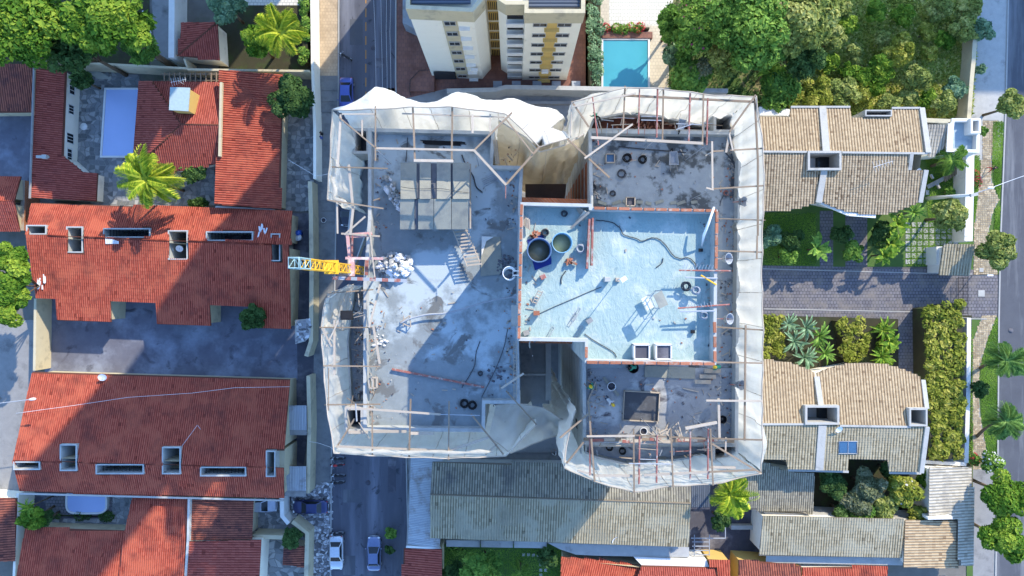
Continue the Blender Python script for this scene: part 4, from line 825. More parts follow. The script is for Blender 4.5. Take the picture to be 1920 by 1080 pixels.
for k, (a, b, c, d) in enumerate(wells): well(h, a, b, c, d, 4.75 if k in (0, 2, 4) else 4.6, .1, 'plaster', bars=(14 if k in (2, 4) else 0), floor='white' if k in (1, 3) else 'conc_d')
for a, b in (((90, 441.5), (127, 443)), ((158, 444.5), (317, 451)), ((354, 452), (509, 458.5))): ridge(h, a, b, 5.25)
# --- row house B (lower left)
h = house('row_house', 'lower row of red roofed terraces with ridge wells, above the spa pool yard', 280, 810)
RA, RB = (24, 863), (535, 877); pu = plane(RA, RB, 6.0, (300, 703), 3.3); pd = plane(RA, RB, 6.0, (300, 925), 4.6)
def ry(x): return 863+(x-24)*.0274
Wb = [(28, 864, 78, 880), (115, 832, 147, 882), (182, 869, 272, 888), (306, 837, 341, 888), (377, 874, 463, 892), (500, 844, 518, 893)]
up = [(61, 697), (544, 711), (533, 845), (519, 845), (519, 842), (499, 842), (499, 875), (24, 863)]; dn = [(24, 863), (532, 877), (533, 934), (200, 928), (37, 921)]
clip_roof(h, up, pu, 'clay', .25, holes=cutr([w_ for w_ in Wb if w_[1] < 860 and w_[0] < 480], True)); clip_roof(h, dn, pd, 'clay', .25, holes=cutr([(29.5, 865.5, 78, 880)]+[w_ for w_ in Wb[1:]], False))
walls(h, up, pu, 'beige', .3); walls(h, [(26, 865), (530, 878), (533, 934), (37, 921)], flat(4.7), 'beige', .3)
for k, (a, b, c, d) in enumerate(Wb): well(h, a, b, c, d, 5.7, .1, 'plaster', bars=(12 if k in (2, 4) else 0), floor='white' if k in (1, 3) else 'conc_d')
for a, b in (((79, 865.5), (114, 866)), ((149, 867), (180, 868)), ((274, 870.5), (305, 871)), ((342, 872), (376, 873)), ((465, 875), (498, 876))): ridge(h, a, b, 6.0)
beam(h, (38, 925), (532, 938), 4.5, 4.5, .2, .15, 'conc_l', 'gutter')
dish(196, 706, 3.6, .45, 'satellite dish near the top edge of the lower red terrace roof')
for k, (x, y) in enumerate(((322, 468), (340, 466))): dish(x, y, 3.6, .4, ('left' if k == 0 else 'right')+' of two satellite dishes in the central light well', .5)
# white loose tiles lying on the roofs
t = thing('spare_tiles', 'patch of pale replacement tiles beside the third light well', 'tiles', tuple(at(211, 452, 5.2)))
for k in range(7): s = MB(); s.box(hit(200+k*3.7, 451+k*.6, plane((48, 440), (548, 460), 5.2, (300, 566), 3.9))+Vector((0, 0, .1)), (.16, .8-.08*k, .07), M=Matrix.Rotation(.1, 3, 'X')); s.build('tile', M['whiteplastic'], t)
for lb, (px, py) in (('scatter of pale broken tiles at the lower left corner of the middle red roof', (78, 532)), ('few pale loose tiles near the right end of the middle red roof', (494, 430))):
    t = thing('loose_tiles', lb, 'tiles', tuple(at(px, py, 4))); rnd = random.Random(px)
    for k in range(9): s = MB(); s.box(hit(px+rnd.uniform(-9, 9), py+rnd.uniform(-12, 12), plane((48, 440), (548, 460), 5.2, (300, 566 if py > 460 else 390), 3.9 if py > 460 else 3.4))+Vector((0, 0, .12)), (.15, rnd.uniform(.4, 1.1), .06), rz=rnd.uniform(-.4, .2)); s.build('tile', M['whiteplastic'], t)
# wires over roofs
def wire(pts, z, label, m='whiteplastic', r=.02, sag=.3, name='cable'):
    s = MB(); P = [at(x, y, zz) for (x, y), zz in zip(pts, z)]; out = []
    for a, b in zip(P, P[1:]): out += [a.lerp(b, t/6)-Vector((0, 0, sag*math.sin(PI*t/6))) for t in range(6)]
    s.path(out+[P[-1]], r, 4); return s.solo(name, M[m], label, 'cable')
wire([(30, 775), (140, 760), (240, 745), (360, 737), (440, 727), (544, 725)], [5.2, 5, 4.7, 4.6, 4.5, 4.4], 'long pale cable lying across the lower red roof', sag=.02)
wire([(340, 838), (370, 797), (376, 805)], [5.6, 5.2, 5.2], 'short pale cable rising from the middle well of the lower roof', sag=.02)
wire([(354, 462), (375, 446), (392, 460), (372, 475), (356, 468)], [4.9]*5, 'looped cable beside the central light well', sag=.02)
# --- carports with corrugated sheets
for lb, y0, y1, x0, x1 in (('upper corrugated sheet carport beside the lower red terrace', 760, 816, 538, 575), ('lower corrugated sheet carport near the cream wall', 874, 931, 534, 574)):
    h = house('carport', lb, (x0+x1)/2, (y0+y1)/2, 'carport'); pl = plane((x0, y0), (x1, y0), 2.8, (x0, y1), 2.6); clip_roof(h, [(x0, y0), (x1, y0+1), (x1, y1), (x0, y1)], pl, 'metal', .2, 3, .05, base='conc', step=0, thick=.04)
    for x, y in ((x0+2, y0+3), (x1-2, y0+3), (x1-2, y1-3), (x0+2, y1-3)): s = MB(); p = at(x, y, 2.5); s.tube((p.x, p.y, 0), (p.x, p.y, 2.55), .05, 6); s.build('post', M['steelgrey'], h)
T_('side_wall', [(527, 842), (526, 895)], 4.6, .9, 'beige', 'pale plastered wall end between the two carports')
s = MB(); P = [at(x, y, 2.4) for x, y in ((553, 600), (583, 597), (582, 630), (572, 640), (554, 645))]; s.prism([(p.x, p.y) for p in P], 2.25, 2.42); t = s.solo('canopy_slab', M['conc_l'], 'white mosaic canopy slab with black chips beside the courtyard drive', 'canopy')
scatter_stones('mosaic', [(554, 601), (582, 598), (581, 629), (571, 638), (555, 643)], 2.43, 'rubblem', .3, .02, .015, .4, seed=3, kind='stuff').parent = None
bpy.data.objects['mosaic'].parent = t; bpy.data.objects['mosaic'].matrix_parent_inverse = t.matrix_basis.inverted() if False else Matrix.Translation(-t.location)
# --- bottom left roofs
h = house('tiled_house', 'blackened old tiled roof at the bottom left edge', 10, 990); pl = plane((-60, 935), (-60, 1050), 4.2, (30, 990), 3.0); o = [(-70, 932), (32, 934), (27, 1052), (-70, 1052)]; clip_roof(h, o, pl, 'clayd', .3); walls(h, o, pl, 'cream', .2)
h = house('tiled_house', 'bottom left red roof directly below the spa pool yard', 135, 1040); pl = plane((40, 1130), (224, 1130), 5.0, (140, 991), 3.0); o = [(48, 989), (234, 995), (222, 1130), (22, 1130)]; clip_roof(h, o, pl, 'clay', .25); walls(h, o, pl, 'beige')
h = house('tiled_house', 'tall red roof slope right of the spa pool yard', 290, 1000); pl = plane((300, 1140), (340, 1140), 5.2, (300, 930), 3.4); o = [(249, 929), (353, 931), (342, 1140), (216, 1140), (234, 995)]; clip_roof(h, o, pl, 'clay', .25); walls(h, o, pl, 'beige')
h = house('tiled_house', 'small old red roof beside the pale parked car', 415, 975); pl = plane((357, 936), (354, 1013), 4.0, (473, 970), 3.1); o = [(360, 936), (474, 936), (471, 1011), (356, 1013)]; clip_roof(h, o, pl, 'clayd', .27); walls(h, o, pl, 'beige')
h = house('tiled_house', 'red roof at the bottom edge beside the flagstone yard', 420, 1050); pl = plane((352, 1015), (345, 1130), 4.4, (489, 1060), 3.2); o = [(354, 1015), (490, 1012), (483, 1140), (344, 1140)]; clip_roof(h, o, pl, 'clay2', .3); walls(h, o, pl, 'cream', .1)
T_('party_wall', [(354, 934), (352, 1010), (345, 1120)], 4.6, .25, 'plaster', 'narrow grey party wall between two roofs at the bottom left')
h = house('shed', 'tiny dark tiled shed roof inside the zigzag wall', 549, 1043, 'shed'); pl = plane((531, 1022), (529, 1060), 2.6, (568, 1040), 2.1); o = [(532, 1022), (570, 1024), (568, 1064), (530, 1058)]; clip_roof(h, o, pl, 'clayd', .28); walls(h, o, pl, 'beige', .1)
# --- beige tiled pair, upper right
h = house('beige_house', 'upper pair of beige tiled houses with curved eaves, beside the vacant lot', 1580, 300); Z = 7.2
pu = plane((1433, 284), (1737, 287), Z, (1580, 202), 6.0); pd = plane((1433, 284), (1737, 287), Z, (1580, 402), 6.3)
o = [(1424, 218), (1480, 219), (1482, 203), (1537, 202), (1546, 284), (1428, 283)]; clip_roof(h, o, pu, 'btile', .33, .28, .07, base='btilebase', seg=4)
o = [(1543, 202), (1593, 202), (1597, 220), (1669, 221), (1671, 205), (1724, 205), (1736, 286), (1549, 284)]; clip_roof(h, o, pu, 'btile', .33, .28, .07, base='btilebase', seg=4)
arc1 = [(1531, 380), (1516, 385), (1500, 390), (1475, 395), (1425, 398)]; o = [(1425, 284), (1513, 285), (1513, 320), (1534, 320)]+arc1; clip_roof(h, o, pd, 'btile2', .33, .28, .07, base='btilebase')
arc2 = [(1683, 396), (1662, 401), (1639, 402), (1612, 400), (1589, 397), (1562, 388), (1538, 377)]; o = [(1578, 286), (1710, 287), (1705, 319), (1735, 319), (1724, 379)]+arc2+[(1546, 319), (1577, 319)]; clip_roof(h, o, pd, 'btile2', .33, .28, .07, base='btilebase')
walls(h, [(1430, 222), (1480, 222), (1482, 205), (1593, 206), (1597, 223), (1724, 210), (1735, 286), (1724, 376), (1640, 396), (1538, 374), (1475, 392), (1430, 396)], flat(5.6), 'cream', .35)
beam(h, (1541, 200), (1548, 284), 6.0, 7.3, .8, .22, 'conc_l'); beam(h, (1727, 203), (1739, 287), 6.0, 7.3, .6, .25, 'conc_l'); beam(h, (1482, 201), (1593, 201), 6.0, 6.0, .22, .2, 'conc_l'); beam(h, (1671, 203), (1724, 203), 6.0, 6.0, .22, .2, 'conc_l')
beam(h, (1425, 284.5), (1512, 285), 7.25, 7.25, .22, .15, 'conc_l'); beam(h, (1578, 286), (1738, 288), 7.25, 7.25, .22, .18, 'conc_l'); beam(h, (1544, 320), (1534, 380), 6.95, 6.5, .7, .22, 'conc_l'); beam(h, (1735, 319), (1724, 380), 6.9, 6.4, .5, .25, 'conc_l'); beam(h, (1708, 288), (1704, 319), 7.2, 6.8, .4, .25, 'conc_l')
beam(h, (1538, 379), (1590, 401), 6.0, 6.0, .5, .25, 'white', 'fascia'); beam(h, (1590, 401), (1640, 405), 6.0, 6.0, .5, .25, 'white', 'fascia')
w = well(h, 1514, 283, 1577, 319, 7.4, 4.2, 'conc_l', rim=.24, proud=.12, floor='white'); s = MB(); s.box(at(1545, 308, 4.6), (1.7, 1.6, .8)); s.build('roof_light', M['glass'], w)
# parapet at the back towards the lot
well(h, 1620, 207, 1670, 219, 6.3, 2.5, 'conc_l', bars=8)
antenna(1640, 313, 6.9, 'tv antenna on the grey slope of the upper beige houses', .3, 1.3); dish(1717, 323, 6.3, .4, 'satellite dish on the right corner of the upper beige houses', .6)
s = MB(); P = [(1424, 200), (1484, 205), (1484, 217), (1424, 216)]; s.prism([(at(x, y, 4).x, at(x, y, 4).y) for x, y in P], 0, 4); s.solo('water_tank_block', M['white'], 'white flat block behind the upper beige houses', 'outbuilding')
h = house('annex', 'pale tiled annex roof joining the upper beige house to the white terrace', 1757, 262, 'annex'); pl = plane((1735, 233), (1735, 293), 4.2, (1778, 260), 3.9); pl = plane((1735, 233), (1780, 234), 4.2, (1757, 293), 3.4); o = [(1734, 233), (1777, 235), (1776, 290), (1740, 292)]; clip_roof(h, o, pl, 'wtile', .34, .42, .06, base='btilebase'); walls(h, o, pl, 'cream', .1); beam(h, (1735, 226), (1780, 228), 4.2, 4.2, .5, .2, 'beige', 'parapet')
h = house('terrace_block', 'white parapet terrace with pale blue floor at the right of the upper houses', 1808, 255, 'terrace'); o = [(p.x, p.y) for p in (at(x, y, 4.2) for x, y in ((1785, 222), (1837, 222), (1836, 286), (1778, 284)))]
s = MB(); s.prism(o, 0, 3.5); s.build('floor', mat('pale_blue_screed', (.42, .52, .56), (.3, .38, .44), 1, dirt=(.2, .26, .32), dscale=.6), h); i = offset(o, .35); n = 4; s = MB()
s.add([(p[0], p[1], .1) for p in offset(o, -.02)]+[(p[0], p[1], 4.2) for p in offset(o, -.02)]+[(p[0], p[1], 3.5) for p in i]+[(p[0], p[1], 4.2) for p in i], [f for k in range(4) for f in ((k, k+4, (k+1) % 4+4, (k+1) % 4), (k+8, (k+1) % 4+8, (k+1) % 4+12, k+12), (k+4, k+12, (k+1) % 4+12, (k+1) % 4+4))]); s.build('parapet', M['white'], h)
well(h, 1817, 223, 1836, 251, 4.4, 2.5, 'white', rim=.25)
beam(h, (1782, 230), (1779, 285), 4.25, 4.25, .7, .15, 'white', 'coping')
# --- beige pair, lower right
h = house('beige_house', 'lower pair of beige tiled houses with curved upper eaves, below the drive', 1580, 780); Z = 7.2
pu = plane((1428, 794), (1735, 799), Z, (1580, 684), 5.8); pd = plane((1428, 794), (1735, 799), Z, (1580, 884), 6.6)
o = [(1422, 676), (1445, 675.5), (1467, 678), (1485, 681.5), (1500, 687), (1516, 693), (1528, 700), (1533, 760), (1508, 760), (1510, 793), (1422, 793)]; clip_roof(h, o, pu, 'btile', .33, .28, .07, base='btilebase')
o = [(1531, 700), (1552, 691), (1577, 684), (1602, 681), (1627, 680), (1652, 682), (1677, 687), (1702, 696), (1725, 706), (1732, 764), (1703, 765), (1707, 798), (1574, 796), (1572, 762), (1541, 762)]; clip_roof(h, o, pu, 'btile', .33, .28, .07, base='btilebase')
o = [(1425, 794), (1535, 796), (1531, 880), (1477, 878), (1473, 863), (1425, 861)]; clip_roof(h, o, pd, 'gtile', .33, .28, .07, base='btilebase')
o = [(1547, 797), (1734, 800), (1724, 885), (1667, 883), (1664, 863), (1591, 861), (1590, 881), (1541, 880)]; clip_roof(h, o, pd, 'gtile', .33, .28, .07, base='btilebase', holes=[[(1572, 827), (1606, 827), (1605, 850), (1571, 850)]])
walls(h, [(1430, 684), (1465, 682), (1528, 703), (1627, 684), (1722, 708), (1733, 800), (1724, 880), (1664, 860), (1591, 858), (1541, 876), (1477, 874), (1430, 858)], flat(5.7), 'cream', .35)
beam(h, (1530, 706), (1538, 762), 6.0, 7.0, .6, .25, 'conc_l'); beam(h, (1541, 797), (1535, 881), 7.2, 6.6, .9, .2, 'conc_l'); beam(h, (1729, 712), (1736, 766), 5.9, 6.8, .5, .25, 'conc_l'); beam(h, (1737, 800), (1726, 886), 7.2, 6.6, .5, .25, 'conc_l')
beam(h, (1425, 795), (1509, 795), 7.2, 7.2, .22, .16, 'conc_l'); beam(h, (1574, 798), (1707, 800), 7.2, 7.2, .22, .16, 'conc_l'); beam(h, (1477, 881), (1590, 884), 6, 6, .25, .15, 'conc_l'); beam(h, (1667, 886), (1726, 887), 6, 6, .25, .15, 'conc_l')
w = well(h, 1509, 760, 1573, 796, 7.4, 4.2, 'conc_l', rim=.24, proud=.12, floor='conc_l'); s = MB(); s.box(at(1543, 778, 4.6), (1.2, 1.9, .8)); s.build('roof_light', M['glass'], w)
w = well(h, 1704, 765, 1738, 799, 7.4, 3.5, 'conc_l', rim=.2, proud=.12, floor='tilepatio'); s = MB(); [s.box(at(1722+k*6, 780, 5.5), (.07, 1.7, .07)) for k in range(3)]; s.build('bars', M['dark'], w, kind='stuff')
t = thing('roof_light', 'blue glazed roof light on the grey slope of the lower beige houses', 'roof light', tuple(hit(1589, 838, pd)))
for x0, x1 in ((1573, 1588.5), (1589.5, 1605)):
    P = [hit(x, y, pd)+Vector((0, 0, .12)) for x, y in ((x0, 828), (x1, 828), (x1, 849), (x0, 849))]; s = MB(); s.add([*P]+[p-Vector((0, 0, .1)) for p in P], [(0, 3, 2, 1), (4, 5, 6, 7), (0, 1, 5, 4), (1, 2, 6, 5), (2, 3, 7, 6), (3, 0, 4, 7)]); s.build('pane', M['glassb'], t)
P = [hit(x, y, pd)+Vector((0, 0, .15)) for x, y in ((1572, 827), (1606, 827), (1606, 850), (1571, 850))]; s = MB(); s.path(P, .06, 4, True); s.tube((P[0]+P[1])/2, (P[2]+P[3])/2, .05, 4); s.build('frame', M['steelgrey'], t)
dish(1569, 803, 7.2, .42, 'satellite dish below the upper ridge of the lower beige houses', .3)
dish(1710, 183, 1.0, .5, 'white dish lying in the weeds behind the upper beige houses', .3)
# gatehouse
h = house('gatehouse', 'small grey tiled gatehouse at the street end of the paved drive', 1793, 487, 'gatehouse'); pl = plane((1767, 457), (1827, 458), 3.6, (1790, 517), 2.9); o = [(1769, 457), (1828, 460), (1817, 518), (1760, 516)]; clip_roof(h, o, pl, 'gtile', .34, .42, .07, base='btilebase'); walls(h, o, pl, 'white', .35)
s = MB(); s.box(at(1757, 480, 1.1), (1.5, 2.2, 2.2)); s.solo('store_block', M['white'], 'low white block beside the gatehouse', 'outbuilding')
# --- right bottom roofs
h = house('tiled_house', 'grey tiled roof left of the shrub garden, bottom right', 1463, 910); pl = plane((1400, 955), (1526, 962), 3.4, (1460, 868), 4.6); pl = plane((1400, 870), (1526, 870), 4.4, (1460, 958), 3.6); o = [(1395, 862), (1434, 866), (1465, 880), (1527, 888), (1524, 962), (1398, 954)]; clip_roof(h, o, pl, 'gtiled', .26, .4, .05, base='btilebase'); walls(h, o, pl, 'cream')
h = house('long_house', 'long weathered grey tiled roof at the bottom right', 1560, 1005); pl = plane((1431, 967), (1695, 973), 4.8, (1560, 1044), 4.2); o = [(1431, 967), (1695, 973), (1690, 1046), (1423, 1042)]; clip_roof(h, o, pl, 'gtile', .3, .4, .06, base='btilebase'); walls(h, o, pl, 'cream')
s = MB(); o = [(p.x, p.y) for p in (at(x, y, 3.3) for x, y in ((1437, 1039), (1693, 1046), (1692, 1060), (1436, 1055)))]; s.prism(o, 3.2, 3.32); s.solo('gutter_roof', M['fibre'] if False else M['conc_l'], 'narrow pale ledge roof under the long grey roof', 'roof')
h = house('striped_roof_house', 'lit roof of horizontal pale tiles beside the bottom right street', 1745, 1018); pl = plane((1697, 975), (1694, 1062), 4.6, (1795, 1015), 3.6); o = [(1697, 975), (1795, 977), (1795, 1065), (1694, 1064)]; clip_roof(h, o, pl, 'btile', .33, .45, .06, base='btilebase'); walls(h, o, pl, 'cream')
h = house('striped_roof_house', 'pale striped roof between shrub garden and bottom right pavement', 1785, 950); pl = plane((1744, 878), (1743, 966), 4.7, (1824, 960), 3.5); o = [(1742, 876), (1823, 876), (1825, 1060), (1798, 1061), (1797, 974), (1743, 968)]; clip_roof(h, o, pl, 'wtile', .36, .45, .06, base='btilebase'); walls(h, o, pl, 'cream')
T_('party_wall', [(1740, 972), (1786, 971)], 5.0, .3, 'white', 'short white wall end on top of the striped roof')
# --- big shed at the bottom
h = house('long_shed', 'very long weathered tiled shed roof below the building site', 1050, 940, 'shed'); RA, RB = (807, 927), (1295, 944); pu = plane(RA, RB, 5.8, (1050, 872), 4.9); pd = plane(RA, RB, 5.8, (1050, 1016), 5.0)
clip_roof(h, [(811, 866), (1296, 874), (1295, 944), (807, 927)], pu, 'gtiled', .30, .45, .06, base='btilebase'); clip_roof(h, [(807, 927), (1295, 944), (1292, 1023), (807, 1007)], pd, 'gtile', .30, .45, .06, base='btilebase'); walls(h, [(811, 870), (1296, 876), (1292, 1019), (807, 1004)], flat(4.2), 'white', .4); ridge3(h, at(807, 927, 5.85), at(1295, 944, 5.85), 'btilebase')
dish(1153, 1010, 4.5, .5, 'pale dish at the lower edge of the long shed roof')
h = house('side_shed', 'blue grey corrugated lean-to at the left of the long shed', 790, 940, 'shed'); pl = plane((768, 855), (762, 1022), 3.6, (812, 930), 4.3); o = [(769, 855), (812, 858), (806, 1003), (825, 1004), (825, 1025), (762, 1022)]; clip_roof(h, o, pl, 'metal', .2, 4, .045, base='conc', step=0, thick=.05); walls(h, o, pl, 'conc_l', .2)
beam(h, (762, 1024), (826, 1027), 3.7, 3.8, .25, .2, 'white', 'gutter')
for k, (x0, x1, lb) in enumerate(((837, 900, 'leftmost'), (902, 962, 'second'), (964, 1025, 'third'))):
    s = MB(); o = [(p.x, p.y) for p in (at(x, y, 2.8) for x, y in ((x0, 1012+k), (x1, 1013+k), (x1, 1026+k), (x0, 1025+k)))]; s.prism(o, 2.7, 2.8); s.add([(p[0], p[1], 2.8) for p in o]+[(p[0], p[1], 3.0) for p in o], [(0, 1, 5, 4), (1, 2, 6, 5), (3, 0, 4, 7)]); s.solo('canopy_slab', M['conc_l'], lb+' pale canopy slab under the long shed eave', 'canopy')
s = MB(); o = [(p.x, p.y) for p in (at(x, y, 3.0) for x, y in ((1027, 1018), (1292, 1026), (1292, 1045), (1120, 1042), (1080, 1040), (1050, 1030)))]; s.prism(o, 0, 3.0); s.solo('flat_roof', M['conc_l'], 'pale flat roof strip between long shed and red roofs', 'flat roof')
s = MB(); o = [(p.x, p.y) for p in (at(x, y, 3.2) for x, y in ((1188, 1044), (1325, 1050), (1330, 1064), (1205, 1062)))]; s.prism(o, 0, 3.2); s.solo('flat_roof', M['white'], 'bright white flat roof strip above the bottom red roofs', 'flat roof')
h = house('tiled_house', 'dark brick red roof at the bottom beside the left street', 792, 1060); pl = plane((760, 1140), (828, 1140), 4.0, (790, 1027), 3.2); pl = plane((828, 1030), (828, 1120), 4.2, (758, 1080), 3.3); o = [(757, 1028), (829, 1030), (828, 1150), (754, 1150)]; clip_roof(h, o, pl, 'clay2', .28); walls(h, o, pl, 'beige', .15)
h = house('tiled_house', 'bottom red roof with diagonal hip, left of the bright white strip', 1200, 1075); pw = plane((1150, 1140), (1200, 1141), 5.5, (1100, 1048), 3.2); pw = plane((1060, 1150), (1180, 1190), 5.6, (1053, 1044), 3.2)
clip_roof(h, [(1052, 1044), (1120, 1048), (1202, 1060), (1170, 1140), (1050, 1140)], pw, 'clay', .26); pe = plane((1180, 1150), (1340, 1152), 6.0, (1270, 1062), 3.3); clip_roof(h, [(1203, 1060), (1344, 1064), (1345, 1150), (1171, 1150)], pe, 'clay2', .26); walls(h, [(1052, 1044), (1202, 1060), (1344, 1064), (1345, 1150), (1050, 1150)], flat(3.1), 'beige', .3)
h = house('tiled_house', 'narrow bright orange roof at the bottom between two red roofs', 1350, 1065); pl = plane((1330, 1150), (1370, 1150), 5.0, (1350, 1050), 3.5); o = [(1328, 1049), (1369, 1051), (1367, 1150), (1346, 1150), (1345, 1064), (1331, 1063)]; clip_roof(h, o, pl, 'clay', .28); walls(h, o, pl, 'yellow', .1)
h = house('tiled_house', 'bottom red roof at right below the dark yard', 1440, 1070); pl = plane((1385, 1150), (1505, 1150), 5.0, (1440, 1052), 3.4); o = [(1385, 1050), (1440, 1054), (1502, 1061), (1500, 1150), (1384, 1150)]; clip_roof(h, o, pl, 'clayd', .28); walls(h, o, pl, 'yellow', .1)
h = house('tiled_house', 'last red roof at the bottom edge right of the grey ledge', 1600, 1075); pl = plane((1505, 1150), (1665, 1155), 5.0, (1600, 1062), 3.4); o = [(1504, 1064), (1664, 1062), (1664, 1150), (1503, 1150)]; clip_roof(h, o, pl, 'clay', .28); walls(h, o, pl, 'cream', .1)
# dark yard bits
t = thing('steel_pergola', 'pale steel grid frame over the dark bottom yard', 'pergola', tuple(at(1328, 1024, 0)))
for a, b in [((1296, 1009), (1360, 1009))]+[((1298, 1016+k*8), (1330, 1016+k*8)) for k in range(4)]+[((1302, 1003), (1302, 1042)), ((1330, 1003), (1330, 1042)), ((1360, 985), (1360, 1010))]: s = MB(); s.box((at(*a, 2.4)+at(*b, 2.4))/2, (max(.08, abs(at(*a, 2.4).x-at(*b, 2.4).x)), max(.08, abs(at(*a, 2.4).y-at(*b, 2.4).y)), .1)); s.build('beam', M['steelgrey'], t)
s = MB(); a = at(1396, 985, 0); s.box((a.x, a.y, .4), (3.8, .5, .8)); s.solo('low_planter', M['conc_l'], 'pale low wall crossing the dark bottom yard', 'planter')
s = MB(); a = at(1350, 922, 0); pl = plane((1296, 900), (1330, 900), 2.8, (1310, 960), 2.6); h = house('dark_shed', 'dark sheet roof right of the long shed beneath the palm', 1312, 925, 'shed'); clip_roof(h, [(1296, 905), (1332, 905), (1331, 955), (1296, 955)], pl, 'metald', .25, 3, .04, base='conc_d', step=0)
# stepping stones in the bottom garden
t = thing('stepping_stones', 'square stepping stones in the dark bottom garden', 'stepping stones', tuple(at(990, 1050, 0)))
for x, y in [(982, 1040), (991, 1040), (1000, 1041), (1009, 1041), (1013, 1050), (1014, 1059), (1014, 1069), (1014, 1078), (1023, 1069)]: s = MB(); s.box(at(x, y, .04), (.36, .36, .06)); s.build('stone', M['conc_l'], t)
# grid of grass pavers, upper right garden
t = thing('paver_grid', 'grid of square concrete pavers set in grass beside the gatehouse', 'paving', tuple(at(1740, 455, 0)))
mesh = None
for j in range(7):
    for i in range(9):
        x = 1702+i*11.2; y = 421+j*11.6
        if x > 1800 or (x > 1742 and y > 465): continue
        if mesh is None: s = MB(); s.box((0, 0, .03), (.56, .58, .05)); o = s.build('paver', M['conc_l'], None, world=False); mesh = o.data; bpy.data.objects.remove(o)
        o = bpy.data.objects.new('paver', mesh); COL.objects.link(o); o.parent = t; o.location = at(x, y, 0)-t.location; o.rotation_euler = (0, 0, random.uniform(-.02, .02))
# ================================================ APARTMENT BLOCK (top of the picture)
def apartment():
    T = 20.0; t = thing('apartment_block', 'cream apartment block with rows of dark windows beside the left street', 'building', (-1.5, 34, 0))
    out = [(-9.9, 26.3), (-3.7, 26.0), (-2.6, 27.3), (-2.6, 29), (-1.35, 29), (-1.35, 27.2), (-.6, 26.7), (1.25, 26.7), (1.25, 25.9), (6.8, 25.9), (6.8, 46), (-9.9, 46)]
    s = MB(); s.prism(out, 0, T); s.build('wall', M['cream'], t)
    s = MB(); i = offset(out, .3); o = offset(out, -.08); n = len(out); s.add([(p[0], p[1], T-1.6) for p in o]+[(p[0], p[1], T+.9) for p in o]+[(p[0], p[1], T+.9) for p in i]+[(p[0], p[1], T) for p in i], [f for k in range(n) for f in ((k, (k+1) % n, n+(k+1) % n, n+k), (n+k, n+(k+1) % n, 2*n+(k+1) % n, 2*n+k), (2*n+k, 2*n+(k+1) % n, 3*n+(k+1) % n, 3*n+k))]); s.build('parapet', M['beige'], t)
    for x0, x1 in ((-9.4, -3.3), (1.6, 6.4)): pl = (Vector((0, 27, T+.55)), Vector((0, -.04, 1)).normalized(), Vector((1, 0, 0))); s = MB(); 
    def sheet_roof(x0, x1, y0, y1):
        ny = int((y1-y0)/.09); ys = y0+np.arange(ny)*.09; V = []; 
        for k, y in enumerate(ys): V += [(x0, y, T+.5+.07*(k % 4 in (1, 2))), (x1, y, T+.5+.07*(k % 4 in (1, 2)))]
        fastmesh('roof', V, [(2*k, 2*k+1, 2*k+3, 2*k+2) for k in range(ny-1)], M['metald'], t, np.random.default_rng(3).random(ny-1), 'stuff')
    sheet_roof(-9.5, -3.9, 26.8, 45.5); sheet_roof(1.5, 6.4, 26.5, 45.5); sheet_roof(-3.9, 1.5, 30.5, 45.5)
    for f in range(7):
        z = 17.9-2.78*f
        if z < 1: break
        for x in (-6.1,): window(t, (x, 26.04, z), (-.0, -1), 1.1, .95, 'conc_l', 2)
        for x in (2.75, 5.15): window(t, (x, 25.9, z), (0, -1), 1.35, .85, 'conc_l', 2)
        s = MB(); s.box((3.95, 25.7, z-.9), (1.5, .45, .1)); s.build('ledge', M['yellow'], t)
        s = MB(); s.box((-4.75, 25.85, z-.95), (1.1, .4, .1)); s.build('ledge', M['white'], t)
        # balcony: recessed opening, slab and rail wall
        s = MB(); s.box((.32, 26.72, z+.15), (1.6, .1, 1.5)); s.build('balcony_opening', M['dark'], t); s = MB(); s.box((.32, 26.35, z-.95), (1.78, .75, .14)); s.box((.32, 26.02, z-.55), (1.78, .1, .8)); s.build('balcony', M['white'], t)
        # screened stair window
        s = MB(); s.box((-1.97, 28.95, z), (1.1, .1, 2.1)); sc = s.build('stair_screen', M['yellow'], t); g = MB()
        for a in range(5): g.box((-2.37+a*.2, 28.88, z), (.09, .06, 1.8))
        g.build('slot', M['dark'], sc, kind='stuff')
    s = MB(); s.box((-6.1, 26.14, 10), (1.5, .14, 17.5)); s.build('pilaster', M['beige'], t); s = MB(); s.box((3.95, 25.9, 9.8), (1.1, .12, 18)); s.build('pilaster', M['yellow'], t)
    for x, z in ((-4.4, 4.8), (3.9, 4.3)): s = MB(); s.box((x, 25.6, z), (.8, .4, .55)); s.build('air_conditioner', M['white'], t, bevel=.03)
    s = MB(); s.box((-8.2, 26.05, 1.3), (2.6, .2, 2.4)); s.build('garage_door', M['dark'], t)
apartment()
for k, x in enumerate((933, 968, 1007, 1043, 1080)):
    s = MB(); a = at(x, 158, .4); s.box(a, (1.0, .75, .12)); s.box(a-Vector((0, 0, .2)), (1.1, .85, .3)); o = s.solo('vent_hatch', M['steelgrey'], ('leftmost', 'second', 'middle', 'fourth', 'rightmost')[k]+' pale vent hatch on the red plaza', 'hatch', 'vent hatches on the red plaza')
t = thing('ramp_railing', 'dark railing round the white ramp at the foot of the apartment block', 'railing', tuple(at(790, 150, 0)))
pts = [(768, 175), (769, 150), (785, 133), (812, 130)]
for a, b in zip(pts, pts[1:]):
    A, B = at(*a, 1), at(*b, 1); n = max(2, int((B-A).length/.3)); s = MB(); s.tube(A, B, .03, 5); s.tube(A-Vector((0, 0, .9)), B-Vector((0, 0, .9)), .03, 5); s.build('rail', M['dark'], t)
    for k in range(n): p = A.lerp(B, k/n); s = MB(); s.tube((p.x, p.y, 0), (p.x, p.y, 1), .02, 4); s.build('bar', M['dark'], t)
